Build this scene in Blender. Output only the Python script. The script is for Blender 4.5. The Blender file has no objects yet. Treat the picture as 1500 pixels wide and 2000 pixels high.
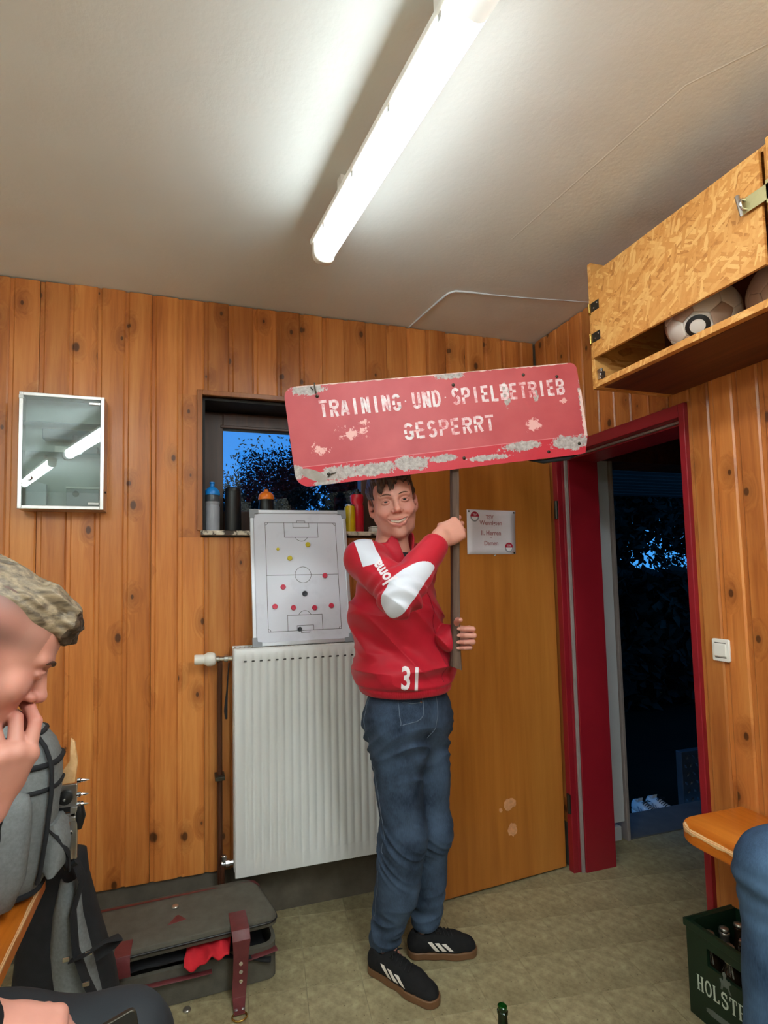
import bpy, bmesh, math, random
import numpy as np
from mathutils import Vector, Matrix
random.seed(7); rng = np.random.default_rng(7)
SC = bpy.context.scene
COL = SC.collection

# ---------------------------------------------------------------- camera, sky, exposure
F_PX, YAW, PIT, ROL, CX, CY = 1029.8, 0.293558, 0.0628836, -0.0183584, 678.0, 1060.7
def _cam():
    f = np.array([math.sin(YAW)*math.cos(PIT), math.cos(YAW)*math.cos(PIT), math.sin(PIT)])
    rt = np.array([math.cos(YAW), -math.sin(YAW), 0.0]); up = np.cross(rt, f)
    r2 = math.cos(ROL)*rt + math.sin(ROL)*up; u2 = -math.sin(ROL)*rt + math.cos(ROL)*up
    cd = bpy.data.cameras.new('camera'); co = bpy.data.objects.new('camera', cd); COL.objects.link(co)
    M = Matrix(((r2[0], u2[0], -f[0], 0), (r2[1], u2[1], -f[1], 0), (r2[2], u2[2], -f[2], 1.45), (0, 0, 0, 1)))
    co.matrix_world = M
    cd.sensor_fit = 'VERTICAL'; cd.sensor_height = 36.0; cd.lens = 36.0*F_PX/2000.0
    cd.shift_x = (750.0-CX)/2000.0; cd.shift_y = (CY-1000.0)/2000.0
    cd.clip_start = 0.02; cd.clip_end = 200
    SC.camera = co
_cam()
W = bpy.data.worlds.new('dusk_sky'); SC.world = W; W.use_nodes = True
def _sky():
    nt = W.node_tree; nt.nodes.clear()
    out = nt.nodes.new('ShaderNodeOutputWorld'); bg = nt.nodes.new('ShaderNodeBackground')
    tc = nt.nodes.new('ShaderNodeTexCoord'); sp = nt.nodes.new('ShaderNodeSeparateXYZ'); cr = nt.nodes.new('ShaderNodeValToRGB')
    nt.links.new(tc.outputs['Generated'], sp.inputs[0]); nt.links.new(sp.outputs['Z'], cr.inputs[0])
    e = cr.color_ramp.elements
    e[0].position = 0.0; e[0].color = (0.06, 0.38, 0.98, 1)
    e[1].position = 0.45; e[1].color = (0.024, 0.25, 0.80, 1)
    nt.links.new(cr.outputs[0], bg.inputs[0]); bg.inputs[1].default_value = 1.0
    nt.links.new(bg.outputs[0], out.inputs[0])
_sky()
LAMP_STRENGTH = 21.0
ROOM_LAMPS_STRENGTH = 70.0
LAMP_COLOR = (0.90, 1.0, 1.02)
VS = SC.view_settings
VS.view_transform = 'Standard'; VS.look = 'None'; VS.gamma = 1.0; VS.use_curve_mapping = False
VS.exposure = 0.0
SC.display_settings.display_device = 'sRGB'

# ---------------------------------------------------------------- materials
def srgb(r, g, b):
    f = lambda c: (c/12.92 if c <= 0.04045 else ((c+0.055)/1.055)**2.4)
    return (f(r/255.), f(g/255.), f(b/255.), 1.0)
class NT:
    """small node-tree writer"""
    def __init__(s, name):
        s.m = bpy.data.materials.new(name); s.m.use_nodes = True; s.t = s.m.node_tree
        s.b = s.t.nodes['Principled BSDF']
    def n(s, typ, **kw):
        nd = s.t.nodes.new('ShaderNode'+typ)
        for k, v in kw.items():
            if k.startswith('i_'):
                key = k[2:]; key = int(key) if key.isdigit() else key.replace('_', ' ')
                nd.inputs[key].default_value = v
            else: setattr(nd, k, v)
        return nd
    def l(s, a, b): s.t.links.new(a, b)
    def coord(s, which='Object', scale=(1, 1, 1), rand=0.0, rot=(0, 0, 0)):
        tc = s.n('TexCoord'); mp = s.n('Mapping'); mp.inputs['Scale'].default_value = scale; mp.inputs['Rotation'].default_value = rot
        s.l(tc.outputs[which], mp.inputs[0])
        if rand:
            oi = s.n('ObjectInfo'); cb = s.n('Math', operation='MULTIPLY'); cb.inputs[1].default_value = rand
            s.l(oi.outputs['Random'], cb.inputs[0]); cx = s.n('CombineXYZ')
            for i in range(3): s.l(cb.outputs[0], cx.inputs[i])
            s.l(cx.outputs[0], mp.inputs['Location'])
        return mp.outputs[0]
    def noise(s, vec, scale=5, detail=4, rough=0.55, dist=0.0):
        n = s.n('TexNoise'); n.inputs['Scale'].default_value = scale; n.inputs['Detail'].default_value = detail
        n.inputs['Roughness'].default_value = rough; n.inputs['Distortion'].default_value = dist
        if vec is not None: s.l(vec, n.inputs['Vector'])
        return n.outputs['Fac']
    def ramp(s, fac, stops, interp='LINEAR'):
        r = s.n('ValToRGB'); r.color_ramp.interpolation = interp
        e = r.color_ramp.elements
        while len(e) < len(stops): e.new(0.5)
        for i, (p, c) in enumerate(stops):
            e[i].position = p; e[i].color = c if len(c) == 4 else (*c, 1)
        s.l(fac, r.inputs[0]); return r.outputs[0]
    def mix(s, fac, a, b, mode='MIX'):
        m = s.n('Mix', data_type='RGBA', blend_type=mode)
        for sock, v in ((m.inputs[0], fac), (m.inputs[6], a), (m.inputs[7], b)):
            if hasattr(v, 'links'): s.l(v, sock)
            else: sock.default_value = v
        return m.outputs[2]
    def math(s, op, a, b=0.0, c=0.0, clamp=False):
        m = s.n('Math', operation=op, use_clamp=clamp)
        for i, v in enumerate((a, b, c)):
            if hasattr(v, 'links'): s.l(v, m.inputs[i])
            else: m.inputs[i].default_value = v
        return m.outputs[0]
    def bump(s, h, strength=0.3, dist=0.01):
        b = s.n('Bump'); b.inputs['Strength'].default_value = strength; b.inputs['Distance'].default_value = dist
        s.l(h, b.inputs['Height']); s.l(b.outputs[0], s.b.inputs['Normal'])
    def col(s, c):
        if hasattr(c, 'links'): s.l(c, s.b.inputs['Base Color'])
        else: s.b.inputs['Base Color'].default_value = c
    def set(s, rough=0.5, metal=0.0, spec=None, **kw):
        if hasattr(rough, 'links'): s.l(rough, s.b.inputs['Roughness'])
        else: s.b.inputs['Roughness'].default_value = rough
        s.b.inputs['Metallic'].default_value = metal
        if spec is not None: s.b.inputs['Specular IOR Level'].default_value = spec
        for k, v in kw.items(): s.b.inputs[k.replace('_', ' ')].default_value = v
        return s.m
BW = [(0, 0, 0), (1, 1, 1)]
def plain(name, c, rough=0.5, metal=0.0, spec=None, var=0.10, nscale=20.0, bump=0.0, bscale=200.0, rand=0.0):
    t = NT(name); v = t.coord('Object')
    f = t.noise(v, nscale, 4)
    d = tuple(max(0, x*(1-var)) for x in c[:3])+(1,); u = tuple(min(1, x*(1+var)) for x in c[:3])+(1,)
    t.col(t.ramp(f, [(0.3, d), (0.7, u)]))
    if bump: t.bump(t.noise(v, bscale, 3), bump, 0.002)
    return t.set(rough, metal, spec)
def wood(name, lo, mid, hi, knots=True, grain=60.0, axis=2, rough=0.33, rand=20.0, spec=0.45, obj_var=0.35, knot_scale=(7, 4.2, 1)):
    t = NT(name); v = t.coord('Object', rand=rand)
    st = [1.0, 1.0, 1.0]; st[axis] = 0.06
    mp = t.n('Mapping'); mp.inputs['Scale'].default_value = st; t.l(v, mp.inputs[0]); g = mp.outputs[0]
    # knots push the grain aside
    kf = None
    if knots:
        sx = t.n('SeparateXYZ'); t.l(v, sx.inputs[0]); cx2 = t.n('CombineXYZ'); o_ = [i for i in range(3) if i != axis]; t.l(t.math('ADD', sx.outputs[o_[0]], sx.outputs[o_[1]]), cx2.inputs[0]); t.l(sx.outputs[axis], cx2.inputs[1])
        km = t.n('Mapping'); km.inputs['Scale'].default_value = knot_scale; t.l(cx2.outputs[0], km.inputs[0])
        vo = t.n('TexVoronoi', feature='F1', voronoi_dimensions='2D'); vo.inputs['Scale'].default_value = 1.0; vo.inputs['Randomness'].default_value = 1.0
        t.l(km.outputs[0], vo.inputs['Vector'])
        sepc = t.n('SeparateColor'); t.l(vo.outputs['Color'], sepc.inputs[0])
        keep = t.math('GREATER_THAN', sepc.outputs[0], 0.30)
        size = t.math('MULTIPLY_ADD', sepc.outputs[1], 0.075, 0.025)
        size = t.math('MULTIPLY', size, keep)
        kd = t.math('DIVIDE', vo.outputs['Distance'], t.math('ADD', size, 0.0005))
        kf = t.math('SUBTRACT', 1.0, kd, clamp=True)
        halo = t.math('MULTIPLY', t.math('SUBTRACT', 1.0, t.math('DIVIDE', vo.outputs['Distance'], 0.32), clamp=True), keep)
        add = t.n('VectorMath', operation='SCALE'); t.l(t.math('MULTIPLY', halo, 0.05), add.inputs['Scale'])
        add.inputs[0].default_value = (1, 1, 1)
        vm = t.n('VectorMath', operation='ADD'); t.l(g, vm.inputs[0]); t.l(add.outputs[0], vm.inputs[1]); g = vm.outputs[0]
    n1 = t.noise(g, grain, 5, 0.6, 0.4); n2 = t.noise(g, grain*0.16, 3, 0.5, 0.8)
    f = t.math('ADD', t.math('MULTIPLY', n1, 0.45), t.math('MULTIPLY', n2, 0.55))
    c = t.ramp(f, [(0.34, lo), (0.5, mid), (0.68, hi)])
    oi = t.n('ObjectInfo')
    hv = t.n('HueSaturation'); t.l(c, hv.inputs['Color'])
    t.l(t.math('MULTIPLY_ADD', oi.outputs['Random'], obj_var, 1.0-obj_var/2), hv.inputs['Value']); c = hv.outputs[0]
    if kf is not None:
        c = t.mix(t.math('MULTIPLY', halo, 0.55), c, tuple(x*0.55 for x in lo[:3])+(1,))
        c = t.mix(t.math('MULTIPLY', t.ramp(kf, [(0.0, BW[0]), (0.35, BW[1])]), 0.85), c, (0.06, 0.02, 0.007, 1))
    t.col(c); t.bump(n1, 0.08, 0.003)
    return t.set(rough, 0, spec)
M = {}
M['pine'] = wood('varnished_pine', srgb(160, 88, 38), srgb(190, 114, 54), srgb(208, 138, 72))
M['pine_trim'] = wood('pine_trim', srgb(140, 78, 34), srgb(166, 98, 46), srgb(184, 118, 60), knots=False)
M['veneer'] = wood('door_veneer', srgb(152, 88, 32), srgb(174, 106, 42), srgb(192, 124, 54), knots=False, grain=25, rough=0.3, obj_var=0)
M['bench'] = wood('bench_wood', srgb(170, 88, 22), srgb(196, 106, 30), srgb(214, 128, 44), knots=True, axis=1, rough=0.28, obj_var=0.05, knot_scale=(4, 1.2, 1))
M['bare_wood'] = wood('bare_wood', srgb(200, 150, 95), srgb(222, 176, 122), srgb(236, 196, 146), knots=False, axis=1, rough=0.7, obj_var=0)
M['sash'] = wood('dark_sash_wood', srgb(52, 30, 20), srgb(68, 40, 26), srgb(86, 52, 34), knots=False, rough=0.4)
M['reveal'] = plain('dark_reveal_paint', srgb(26, 20, 18), 0.6)
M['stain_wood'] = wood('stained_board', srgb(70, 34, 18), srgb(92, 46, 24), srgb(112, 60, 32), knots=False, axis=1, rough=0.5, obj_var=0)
M['pole'] = wood('weathered_pole_wood', srgb(60, 44, 36), srgb(88, 68, 56), srgb(120, 97, 82), knots=False, grain=70, rough=0.8, obj_var=0)
def osb():
    t = NT('osb_strands'); v = t.coord('Object', rand=11)
    acc = None
    def layer(rot, sc):
        # sliver shaped strands: stretched voronoi cells turned to one direction
        mp = t.n('Mapping'); mp.inputs['Rotation'].default_value = rot; t.l(v, mp.inputs[0])
        m2 = t.n('Mapping'); m2.inputs['Scale'].default_value = sc; t.l(mp.outputs[0], m2.inputs[0])
        nz = t.n('TexNoise'); nz.inputs['Scale'].default_value = 1.3; t.l(m2.outputs[0], nz.inputs['Vector'])
        dm = t.n('Mix', data_type='VECTOR'); dm.inputs[0].default_value = 0.25
        t.l(m2.outputs[0], dm.inputs[4]); t.l(nz.outputs['Color'], dm.inputs[5])
        vo = t.n('TexVoronoi', feature='F1', distance='CHEBYCHEV'); vo.inputs['Scale'].default_value = 1.0
        t.l(dm.outputs[1], vo.inputs['Vector'])
        s = t.n('SeparateColor'); t.l(vo.outputs['Color'], s.inputs[0]); return s.outputs[0], s.outputs[1]
    a, a2 = layer((0.5, 0, 0), (14, 24, 120)); b, b2 = layer((-0.6, 0.0, 0), (14, 28, 130)); c, c2 = layer((1.35, 0, 0), (14, 30, 140))
    sel = t.math('GREATER_THAN', a2, 0.45); f = t.mix(sel, a, b)
    f = t.mix(t.math('GREATER_THAN', c2, 0.72), f, c)
    g = t.noise(v, 90, 4)
    ff = t.math('ADD', t.math('MULTIPLY', f, 0.75), t.math('MULTIPLY', g, 0.25))
    t.col(t.ramp(ff, [(0.05, srgb(150, 92, 40)), (0.2, srgb(196, 132, 64)), (0.55, srgb(208, 146, 76)), (0.9, srgb(226, 174, 104))]))
    t.bump(ff, 0.25, 0.004); return t.set(0.55, 0, 0.35)
M['osb'] = osb()
def ceiling_mat():
    t = NT('ceiling_paint'); v = t.coord('Object')
    f = t.noise(v, 1.2, 3); g = t.noise(v, 60, 3)
    t.col(t.ramp(f, [(0.3, srgb(222, 225, 221)), (0.7, srgb(232, 235, 231))]))
    t.bump(t.math('ADD', t.math('MULTIPLY', f, 2.0), t.math('MULTIPLY', g, 0.10)), 0.25, 0.03)
    return t.set(0.5, 0, 0.35)
M['ceiling'] = ceiling_mat()
def floor_mat(name, k=1.0):
    t = NT(name); v = t.coord('Object')
    a = t.noise(v, 26, 5, 0.65); b = t.noise(v, 3.0, 3); c = t.noise(v, 70, 2)
    col = t.ramp(a, [(0.28, srgb(124*k, 114*k, 84*k)), (0.5, srgb(158*k, 146*k, 112*k)), (0.72, srgb(182*k, 172*k, 134*k))])
    col = t.mix(t.ramp(c, [(0.66, BW[0]), (0.75, BW[1])]), col, srgb(84*k, 74*k, 52*k))
    col = t.mix(t.ramp(b, [(0.45, BW[0]), (0.75, (0.5, 0.5, 0.5))]), col, srgb(112*k, 100*k, 72*k))
    oi = t.n('ObjectInfo'); hv = t.n('HueSaturation'); t.l(col, hv.inputs['Color'])
    t.l(t.math('MULTIPLY_ADD', oi.outputs['Random'], 0.08, 0.96), hv.inputs['Value'])
    t.col(hv.outputs[0]); t.bump(a, 0.08, 0.003); return t.set(0.42, 0, 0.4)
M['tile'] = floor_mat('terrazzo_vinyl'); M['grout'] = floor_mat('tile_joint', 0.92)
M['wall_white'] = plain('white_wall_plaster', srgb(216, 214, 204), 0.7, var=0.03, nscale=3, bump=0.2, bscale=60)
M['plinth'] = plain('rough_plaster', srgb(92, 84, 72), 0.85, var=0.2, nscale=14, bump=0.3, bscale=60)
M['maroon'] = plain('maroon_gloss_paint', srgb(140, 24, 36), 0.35, var=0.08, nscale=6)
M['maroon_dark'] = M['maroon']
M['seal'] = plain('grey_seal', srgb(150, 138, 134), 0.6)
M['white_paint'] = plain('white_paint', srgb(214, 216, 220), 0.5, var=0.05, nscale=4)
M['radiator'] = plain('radiator_enamel', srgb(226, 226, 224), 0.3, var=0.02, nscale=3)
M['dark_gap'] = plain('dark_gap_tone', srgb(60, 58, 56), 0.6)
M['white_plastic'] = plain('white_plastic', srgb(232, 228, 218), 0.35, var=0.02)
M['chrome'] = plain('chrome', srgb(220, 220, 220), 0.15, 1.0, var=0.03)
M['dull_metal'] = plain('dull_night_metal', srgb(74, 78, 84), 0.45, 0.6)
M['cabinet_inside'] = plain('cabinet_inside_paint', srgb(190, 196, 192), 0.5, var=0.04)
M['steel'] = plain('brushed_steel', srgb(196, 192, 188), 0.32, 1.0, var=0.06, nscale=40)
M['zinc'] = plain('zinc_plate', srgb(196, 188, 140), 0.4, 0.8, var=0.12)
M['brass'] = plain('brass', srgb(214, 178, 96), 0.25, 1.0)
M['dark_steel'] = plain('dark_steel', srgb(70, 66, 58), 0.4, 0.8)
M['alu'] = plain('aluminium_frame', srgb(206, 208, 214), 0.4, 0.55, var=0.04)
M['grey_plastic'] = plain('grey_plastic', srgb(146, 150, 156), 0.5, var=0.04)
M['black_plastic'] = plain('black_plastic', srgb(20, 20, 21), 0.4)
M['pipe'] = plain('brown_pipe_paint', srgb(74, 40, 24), 0.4)
M['black_fabric'] = plain('black_fabric', srgb(26, 27, 30), 0.9, var=0.25, nscale=30, bump=0.3, bscale=600)
M['grey_fabric'] = plain('grey_melange_fabric', srgb(118, 122, 122), 0.9, var=0.14, nscale=120, bump=0.25, bscale=500)
M['bag_fabric'] = plain('dark_grey_canvas', srgb(88, 84, 74), 0.9, var=0.15, nscale=25, bump=0.3, bscale=400)
M['maroon_leather'] = plain('maroon_leather', srgb(104, 44, 46), 0.45, var=0.12, nscale=40, bump=0.15, bscale=150)
M['red_cloth'] = plain('red_cloth', srgb(206, 30, 44), 0.85, var=0.1, bump=0.2)
def whiteboard():
    t = NT('whiteboard_film'); v = t.coord('Object')
    a = t.noise(v, 9, 4, 0.6); sm = t.ramp(a, [(0.56, BW[0]), (0.8, (0.35, 0.35, 0.35))])
    t.col(t.mix(sm, srgb(226, 228, 240), srgb(176, 172, 190))); return t.set(0.28, 0, 0.4)
M['whiteboard'] = whiteboard()
M['line'] = plain('printed_black_line', srgb(36, 38, 46), 0.4)
M['yellow'] = plain('yellow_magnet', srgb(214, 196, 40), 0.4)
M['red_magnet'] = plain('red_magnet', srgb(206, 44, 74), 0.4)
M['black_magnet'] = plain('black_magnet', srgb(24, 26, 38), 0.4)
M['paper'] = plain('printed_paper', srgb(224, 218, 224), 0.4, var=0.02)
M['print_red'] = plain('faded_print', srgb(178, 120, 126), 0.5)
M['emblem_red'] = plain('emblem_red', srgb(176, 32, 58), 0.4)
M['emblem_grey'] = plain('emblem_grey', srgb(150, 150, 156), 0.4)
M['emblem_white'] = plain('emblem_white', srgb(232, 230, 232), 0.4)
M['exposed'] = plain('bare_chipboard', srgb(206, 144, 98), 0.8, var=0.15, nscale=60)
M['night_ground'] = plain('night_grass', (0.003, 0.005, 0.003, 1), 0.95, spec=0.05, var=0.4, nscale=2)
M['concrete_step'] = plain('concrete_step', srgb(84, 84, 84), 0.85, var=0.15, nscale=10, bump=0.3, bscale=80)
M['foliage'] = plain('dark_leaf', (0.010, 0.016, 0.012, 1), 0.9, spec=0.1, var=0.6, nscale=1.5)
M['bark'] = plain('bark', (0.02, 0.016, 0.012, 1), 0.9, var=0.3)
M['roof_wood'] = plain('roof_boards', (0.02, 0.017, 0.015, 1), 0.8)
def glass(name, col=(1, 1, 1, 1), rough=0.0, mixf=0.12, gloss=(0.9, 0.95, 1, 1), grough=0.01):
    # thin sheet: lets light through, mirrors a little
    t = NT(name); t.t.nodes.remove(t.b); out = t.t.nodes['Material Output']
    tr = t.n('BsdfTransparent'); tr.inputs[0].default_value = col
    gl = t.n('BsdfGlossy'); gl.inputs[0].default_value = gloss; gl.inputs['Roughness'].default_value = grough
    mx = t.n('MixShader'); fr = t.n('Fresnel'); fr.inputs[0].default_value = 1.45
    fac = t.math('ADD', fr.outputs[0], mixf, clamp=True)
    t.l(fac, mx.inputs[0]); t.l(tr.outputs[0], mx.inputs[1]); t.l(gl.outputs[0], mx.inputs[2]); t.l(mx.outputs[0], out.inputs[0])
    return t.m
M['window_glass'] = glass('window_glass', (0.92, 0.96, 1, 1), mixf=0.0)
M['cabinet_glass'] = glass('cabinet_glass', (0.86, 0.92, 0.91, 1), mixf=0.13)
M['shelf_glass'] = glass('shelf_glass', (0.75, 0.85, 0.8, 1), mixf=0.1)
def solid_glass(name, c, rough=0.03):
    t = NT(name); t.col(c); t.set(rough, 0, 0.5, Transmission_Weight=1.0, IOR=1.5); return t.m
M['green_glass'] = solid_glass('green_bottle_glass', (0.02, 0.22, 0.05, 1))
M['brown_glass'] = plain('brown_bottle_glass', (0.02, 0.012, 0.006, 1), 0.06, spec=0.8)
M['cap_metal'] = plain('crown_cap_metal', srgb(190, 186, 176), 0.3, 0.9)
M['crate'] = plain('dark_green_crate_plastic', srgb(16, 40, 24), 0.4, var=0.1, nscale=8)
M['crate_print'] = plain('pale_crate_print', srgb(196, 206, 190), 0.5)
M['crate_print_dim'] = plain('faded_crate_print', srgb(96, 104, 96), 0.5)
def emit(name, c, s):
    t = NT(name); t.b.inputs['Base Color'].default_value = (0.9, 0.9, 0.9, 1)
    t.b.inputs['Emission Color'].default_value = (*c, 1); t.b.inputs['Emission Strength'].default_value = s
    v = t.coord('Object'); t.set(t.math('MULTIPLY_ADD', t.noise(v, 30), 0.05, 0.3)); return t.m
M['tube'] = emit('lit_fluorescent_diffuser', LAMP_COLOR, LAMP_STRENGTH)
M['tube_room'] = emit('lit_fluorescent_diffuser_rear', LAMP_COLOR, ROOM_LAMPS_STRENGTH)
M['diffuser_clear'] = emit('glowing_clear_end', (0.80, 0.88, 0.84), 0.75)

# ---------------------------------------------------------------- mesh helpers
class MB:
    def __init__(s): s.v = []; s.f = []; s.mi = []
    def add(s, vs, fs, mi=0):
        o = len(s.v); s.v += [tuple(map(float, p)) for p in vs]; s.f += [tuple(i+o for i in f) for f in fs]; s.mi += [mi]*len(fs); return s
    def box(s, lo, hi, mi=0, R=None, c=None):
        x0, y0, z0 = lo; x1, y1, z1 = hi
        vs = [(x0, y0, z0), (x1, y0, z0), (x1, y1, z0), (x0, y1, z0), (x0, y0, z1), (x1, y0, z1), (x1, y1, z1), (x0, y1, z1)]
        if R is not None: vs = [tuple(np.asarray(c)+np.asarray(R) @ np.asarray(p)) for p in vs]
        return s.add(vs, [(0, 3, 2, 1), (4, 5, 6, 7), (0, 1, 5, 4), (1, 2, 6, 5), (2, 3, 7, 6), (3, 0, 4, 7)], mi)
    def tube(s, path, r, n=10, mi=0, cap=True, flat=None):
        P = np.array(path, float); m = len(P); rr = np.full(m, r) if np.isscalar(r) else np.array(r, float)
        T = np.gradient(P, axis=0); T /= np.linalg.norm(T, axis=1)[:, None]+1e-12
        up = np.array([0, 0, 1.0]) if abs(T[0][2]) < 0.9 else np.array([1.0, 0, 0])
        vs = []
        a = np.cross(T[0], up); a /= np.linalg.norm(a)
        for i in range(m):
            a = a-T[i]*(a @ T[i]); a /= np.linalg.norm(a); b = np.cross(T[i], a)
            for k in range(n):
                t = 2*math.pi*k/n; vs.append(P[i]+rr[i]*(a*math.cos(t)+b*math.sin(t)*(1 if flat is None else flat)))
        fs = [(i*n+k, i*n+(k+1) % n, (i+1)*n+(k+1) % n, (i+1)*n+k) for i in range(m-1) for k in range(n)]
        if cap: fs += [tuple(range(n))[::-1], tuple(range((m-1)*n, m*n))]
        return s.add(vs, fs, mi)
    def lathe(s, prof, o, ax=(0, 0, 1), n=24, mi=0):
        ax = np.array(ax, float); ax /= np.linalg.norm(ax); t = np.array([1.0, 0, 0]) if abs(ax[0]) < 0.9 else np.array([0, 1.0, 0])
        a = np.cross(ax, t); a /= np.linalg.norm(a); b = np.cross(ax, a); o = np.array(o, float); vs = []
        for (r, h) in prof:
            for k in range(n):
                u = 2*math.pi*k/n; vs.append(o+ax*h+max(r, 1e-5)*(a*math.cos(u)+b*math.sin(u)))
        m = len(prof)
        fs = [(i*n+k, i*n+(k+1) % n, (i+1)*n+(k+1) % n, (i+1)*n+k) for i in range(m-1) for k in range(n)]
        fs += [tuple(range(n))[::-1], tuple(range((m-1)*n, m*n))]
        return s.add(vs, fs, mi)
    def prism(s, poly, o, u, v, w, h, mi=0):
        """2D outline poly in the plane (u,v) at o, pushed along w by h"""
        o, u, v, w = (np.array(q, float) for q in (o, u, v, w)); n = len(poly)
        vs = [o+u*p[0]+v*p[1] for p in poly]+[o+u*p[0]+v*p[1]+w*h for p in poly]
        return s.add(vs, [tuple(range(n))[::-1], tuple(range(n, 2*n))]+[(i, (i+1) % n, n+(i+1) % n, n+i) for i in range(n)], mi)
    def grid(s, P, mi=0, closed=False):
        P = np.array(P, float); a, b = P.shape[:2]
        fs = [(i*b+j, i*b+(j+1) % b, (i+1)*b+(j+1) % b, (i+1)*b+j) for i in range(a-1) for j in range(b if closed else b-1)]
        return s.add(P.reshape(-1, 3), fs, mi)
    def build(s, name, mats, parent=None, smooth=None, bevel=0.0, kind=None, recalc=True, seg=2):
        me = bpy.data.meshes.new(name); me.from_pydata(s.v, [], s.f)
        mats = mats if isinstance(mats, (list, tuple)) else [mats]
        for m in mats: me.materials.append(m)
        if len(mats) > 1: me.polygons.foreach_set('material_index', s.mi)
        if recalc:
            bm = bmesh.new(); bm.from_mesh(me); bmesh.ops.recalc_face_normals(bm, faces=bm.faces); bm.to_mesh(me); bm.free()
        ob = bpy.data.objects.new(name, me); COL.objects.link(ob)
        if smooth is not None: me.shade_smooth(); me.set_sharp_from_angle(angle=math.radians(smooth))
        if bevel:
            md = ob.modifiers.new('bevel', 'BEVEL'); md.width = bevel; md.segments = seg; md.limit_method = 'ANGLE'; md.angle_limit = math.radians(40)
        if kind: ob['kind'] = kind
        if parent is not None: adopt(ob, parent)
        return ob
def adopt(ob, parent):
    # things are unrotated empties at their base and parts keep world coordinates
    ob.parent = parent
    if parent.type == 'EMPTY': ob.matrix_parent_inverse = Matrix.Translation(-parent.location)
def thing(name, label, cat, loc=(0, 0, 0), group=None):
    o = bpy.data.objects.new(name, None); COL.objects.link(o); o.location = loc; o.empty_display_size = 0.05
    return tag(o, label, cat, group)
def tag(o, label, cat, group=None):
    o['label'] = label; o['category'] = cat
    if group: o['group'] = group
    return o
def struct(o): o['kind'] = 'structure'; return o
def lab(o, t): o['label'] = t; return o
def text_mesh(body, size=1.0, bold=0.0, extrude=0.0, align='CENTER', spacing=1.0, shear=0.0):
    c = bpy.data.curves.new('lettering', 'FONT'); c.body = body; c.size = size; c.align_x = align; c.offset = bold; c.extrude = extrude
    c.space_character = spacing; c.shear = shear; c.resolution_u = 3
    o = bpy.data.objects.new('lettering_tmp', c); COL.objects.link(o)
    dg = bpy.context.evaluated_depsgraph_get(); me = bpy.data.meshes.new_from_object(o.evaluated_get(dg))
    v = np.array([tuple(p.co) for p in me.vertices]); f = [tuple(p.vertices) for p in me.polygons]
    bpy.data.objects.remove(o); bpy.data.curves.remove(c); bpy.data.meshes.remove(me)
    return v, f
def ribbon(pts, w, closed=False):
    """outline quads of a stroke with mitred corners, in 2D"""
    P = [np.array(p, float) for p in pts]; n = len(P); L = []; R = []
    for i in range(n):
        if closed: a, b = P[(i-1) % n], P[(i+1) % n]
        else: a, b = P[max(i-1, 0)], P[min(i+1, n-1)]
        d0 = P[i]-a; d1 = b-P[i]
        d0 = d0/(np.linalg.norm(d0)+1e-12) if np.linalg.norm(d0) > 1e-9 else d1/np.linalg.norm(d1)
        d1 = d1/(np.linalg.norm(d1)+1e-12) if np.linalg.norm(d1) > 1e-9 else d0
        n0 = np.array([-d0[1], d0[0]]); n1 = np.array([-d1[1], d1[0]]); m = n0+n1; m /= np.linalg.norm(m)+1e-12
        k = (w/2)/max(0.35, m @ n1); L.append(P[i]+m*k); R.append(P[i]-m*k)
    qs = []
    for i in range(n if closed else n-1):
        j = (i+1) % n; qs.append([R[i], R[j], L[j], L[i]])
    return qs
def flat_strokes(mb, strokes, w, o, u, v, wv, h, mi=0):
    for st in strokes:
        closed = False
        if isinstance(st, tuple) and st[0] == 'c': closed = True; st = st[1]
        for q in ribbon(st, w, closed): mb.prism(q, o, u, v, wv, h, mi)
def arc(cx, cy, r, a0, a1, n=12, ry=None):
    ry = r if ry is None else ry
    return [(cx+r*math.cos(math.radians(a0+(a1-a0)*i/n)), cy+ry*math.sin(math.radians(a0+(a1-a0)*i/n))) for i in range(n+1)]
def rrect(x0, y0, x1, y1, r, n=5):
    out = []
    for cx, cy, a in ((x1-r, y1-r, 0), (x0+r, y1-r, 90), (x0+r, y0+r, 180), (x1-r, y0+r, 270)):
        out += arc(cx, cy, r, a, a+90, n)
    return out
# ================================================================ THE ROOM
XL, XR, YB, YF, ZC = -2.30, 1.793, 2.372, -3.60, 2.695
# ---- floor: joint bed and single tiles where they can be told apart
flo = struct(MB().box((XL-0.2, YF-0.2, -0.12), (3.6, 2.60, -0.0014)).build('floor', M['grout']))
def tile_mesh(sz):
    h = sz/2; b = 0.0006
    vs = [(-h, -h, -0.0012), (h, -h, -0.0012), (h, h, -0.0012), (-h, h, -0.0012)]
    vs += [(x*(h-b)/h, y*(h-b)/h, 0) for x, y, z in vs[:4]]
    me = bpy.data.meshes.new('tile'); me.from_pydata(vs, [], [(4, 5, 6, 7), (0, 1, 5, 4), (1, 2, 6, 5), (2, 3, 7, 6), (3, 0, 4, 7)])
    me.materials.append(M['tile']); return me
TS = 0.2; tme = tile_mesh(TS-0.0010); A = math.radians(-8.0); ca, sa = math.cos(A), math.sin(A)
for i in range(-12, 16):
    for j in range(-6, 8):
        x = 1.28+ca*i*TS-sa*j*TS; y = 1.705+sa*i*TS+ca*j*TS
        if not (-0.95 < x < 2.75 and 0.78 < y < 2.55): continue
        if x > 2.05 and y < 1.2: continue
        o = bpy.data.objects.new('tile', tme); COL.objects.link(o); o.location = (x, y, random.uniform(-0.0001, 0.0003)); o.rotation_euler = (0, 0, A)
        o.parent = flo
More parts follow.
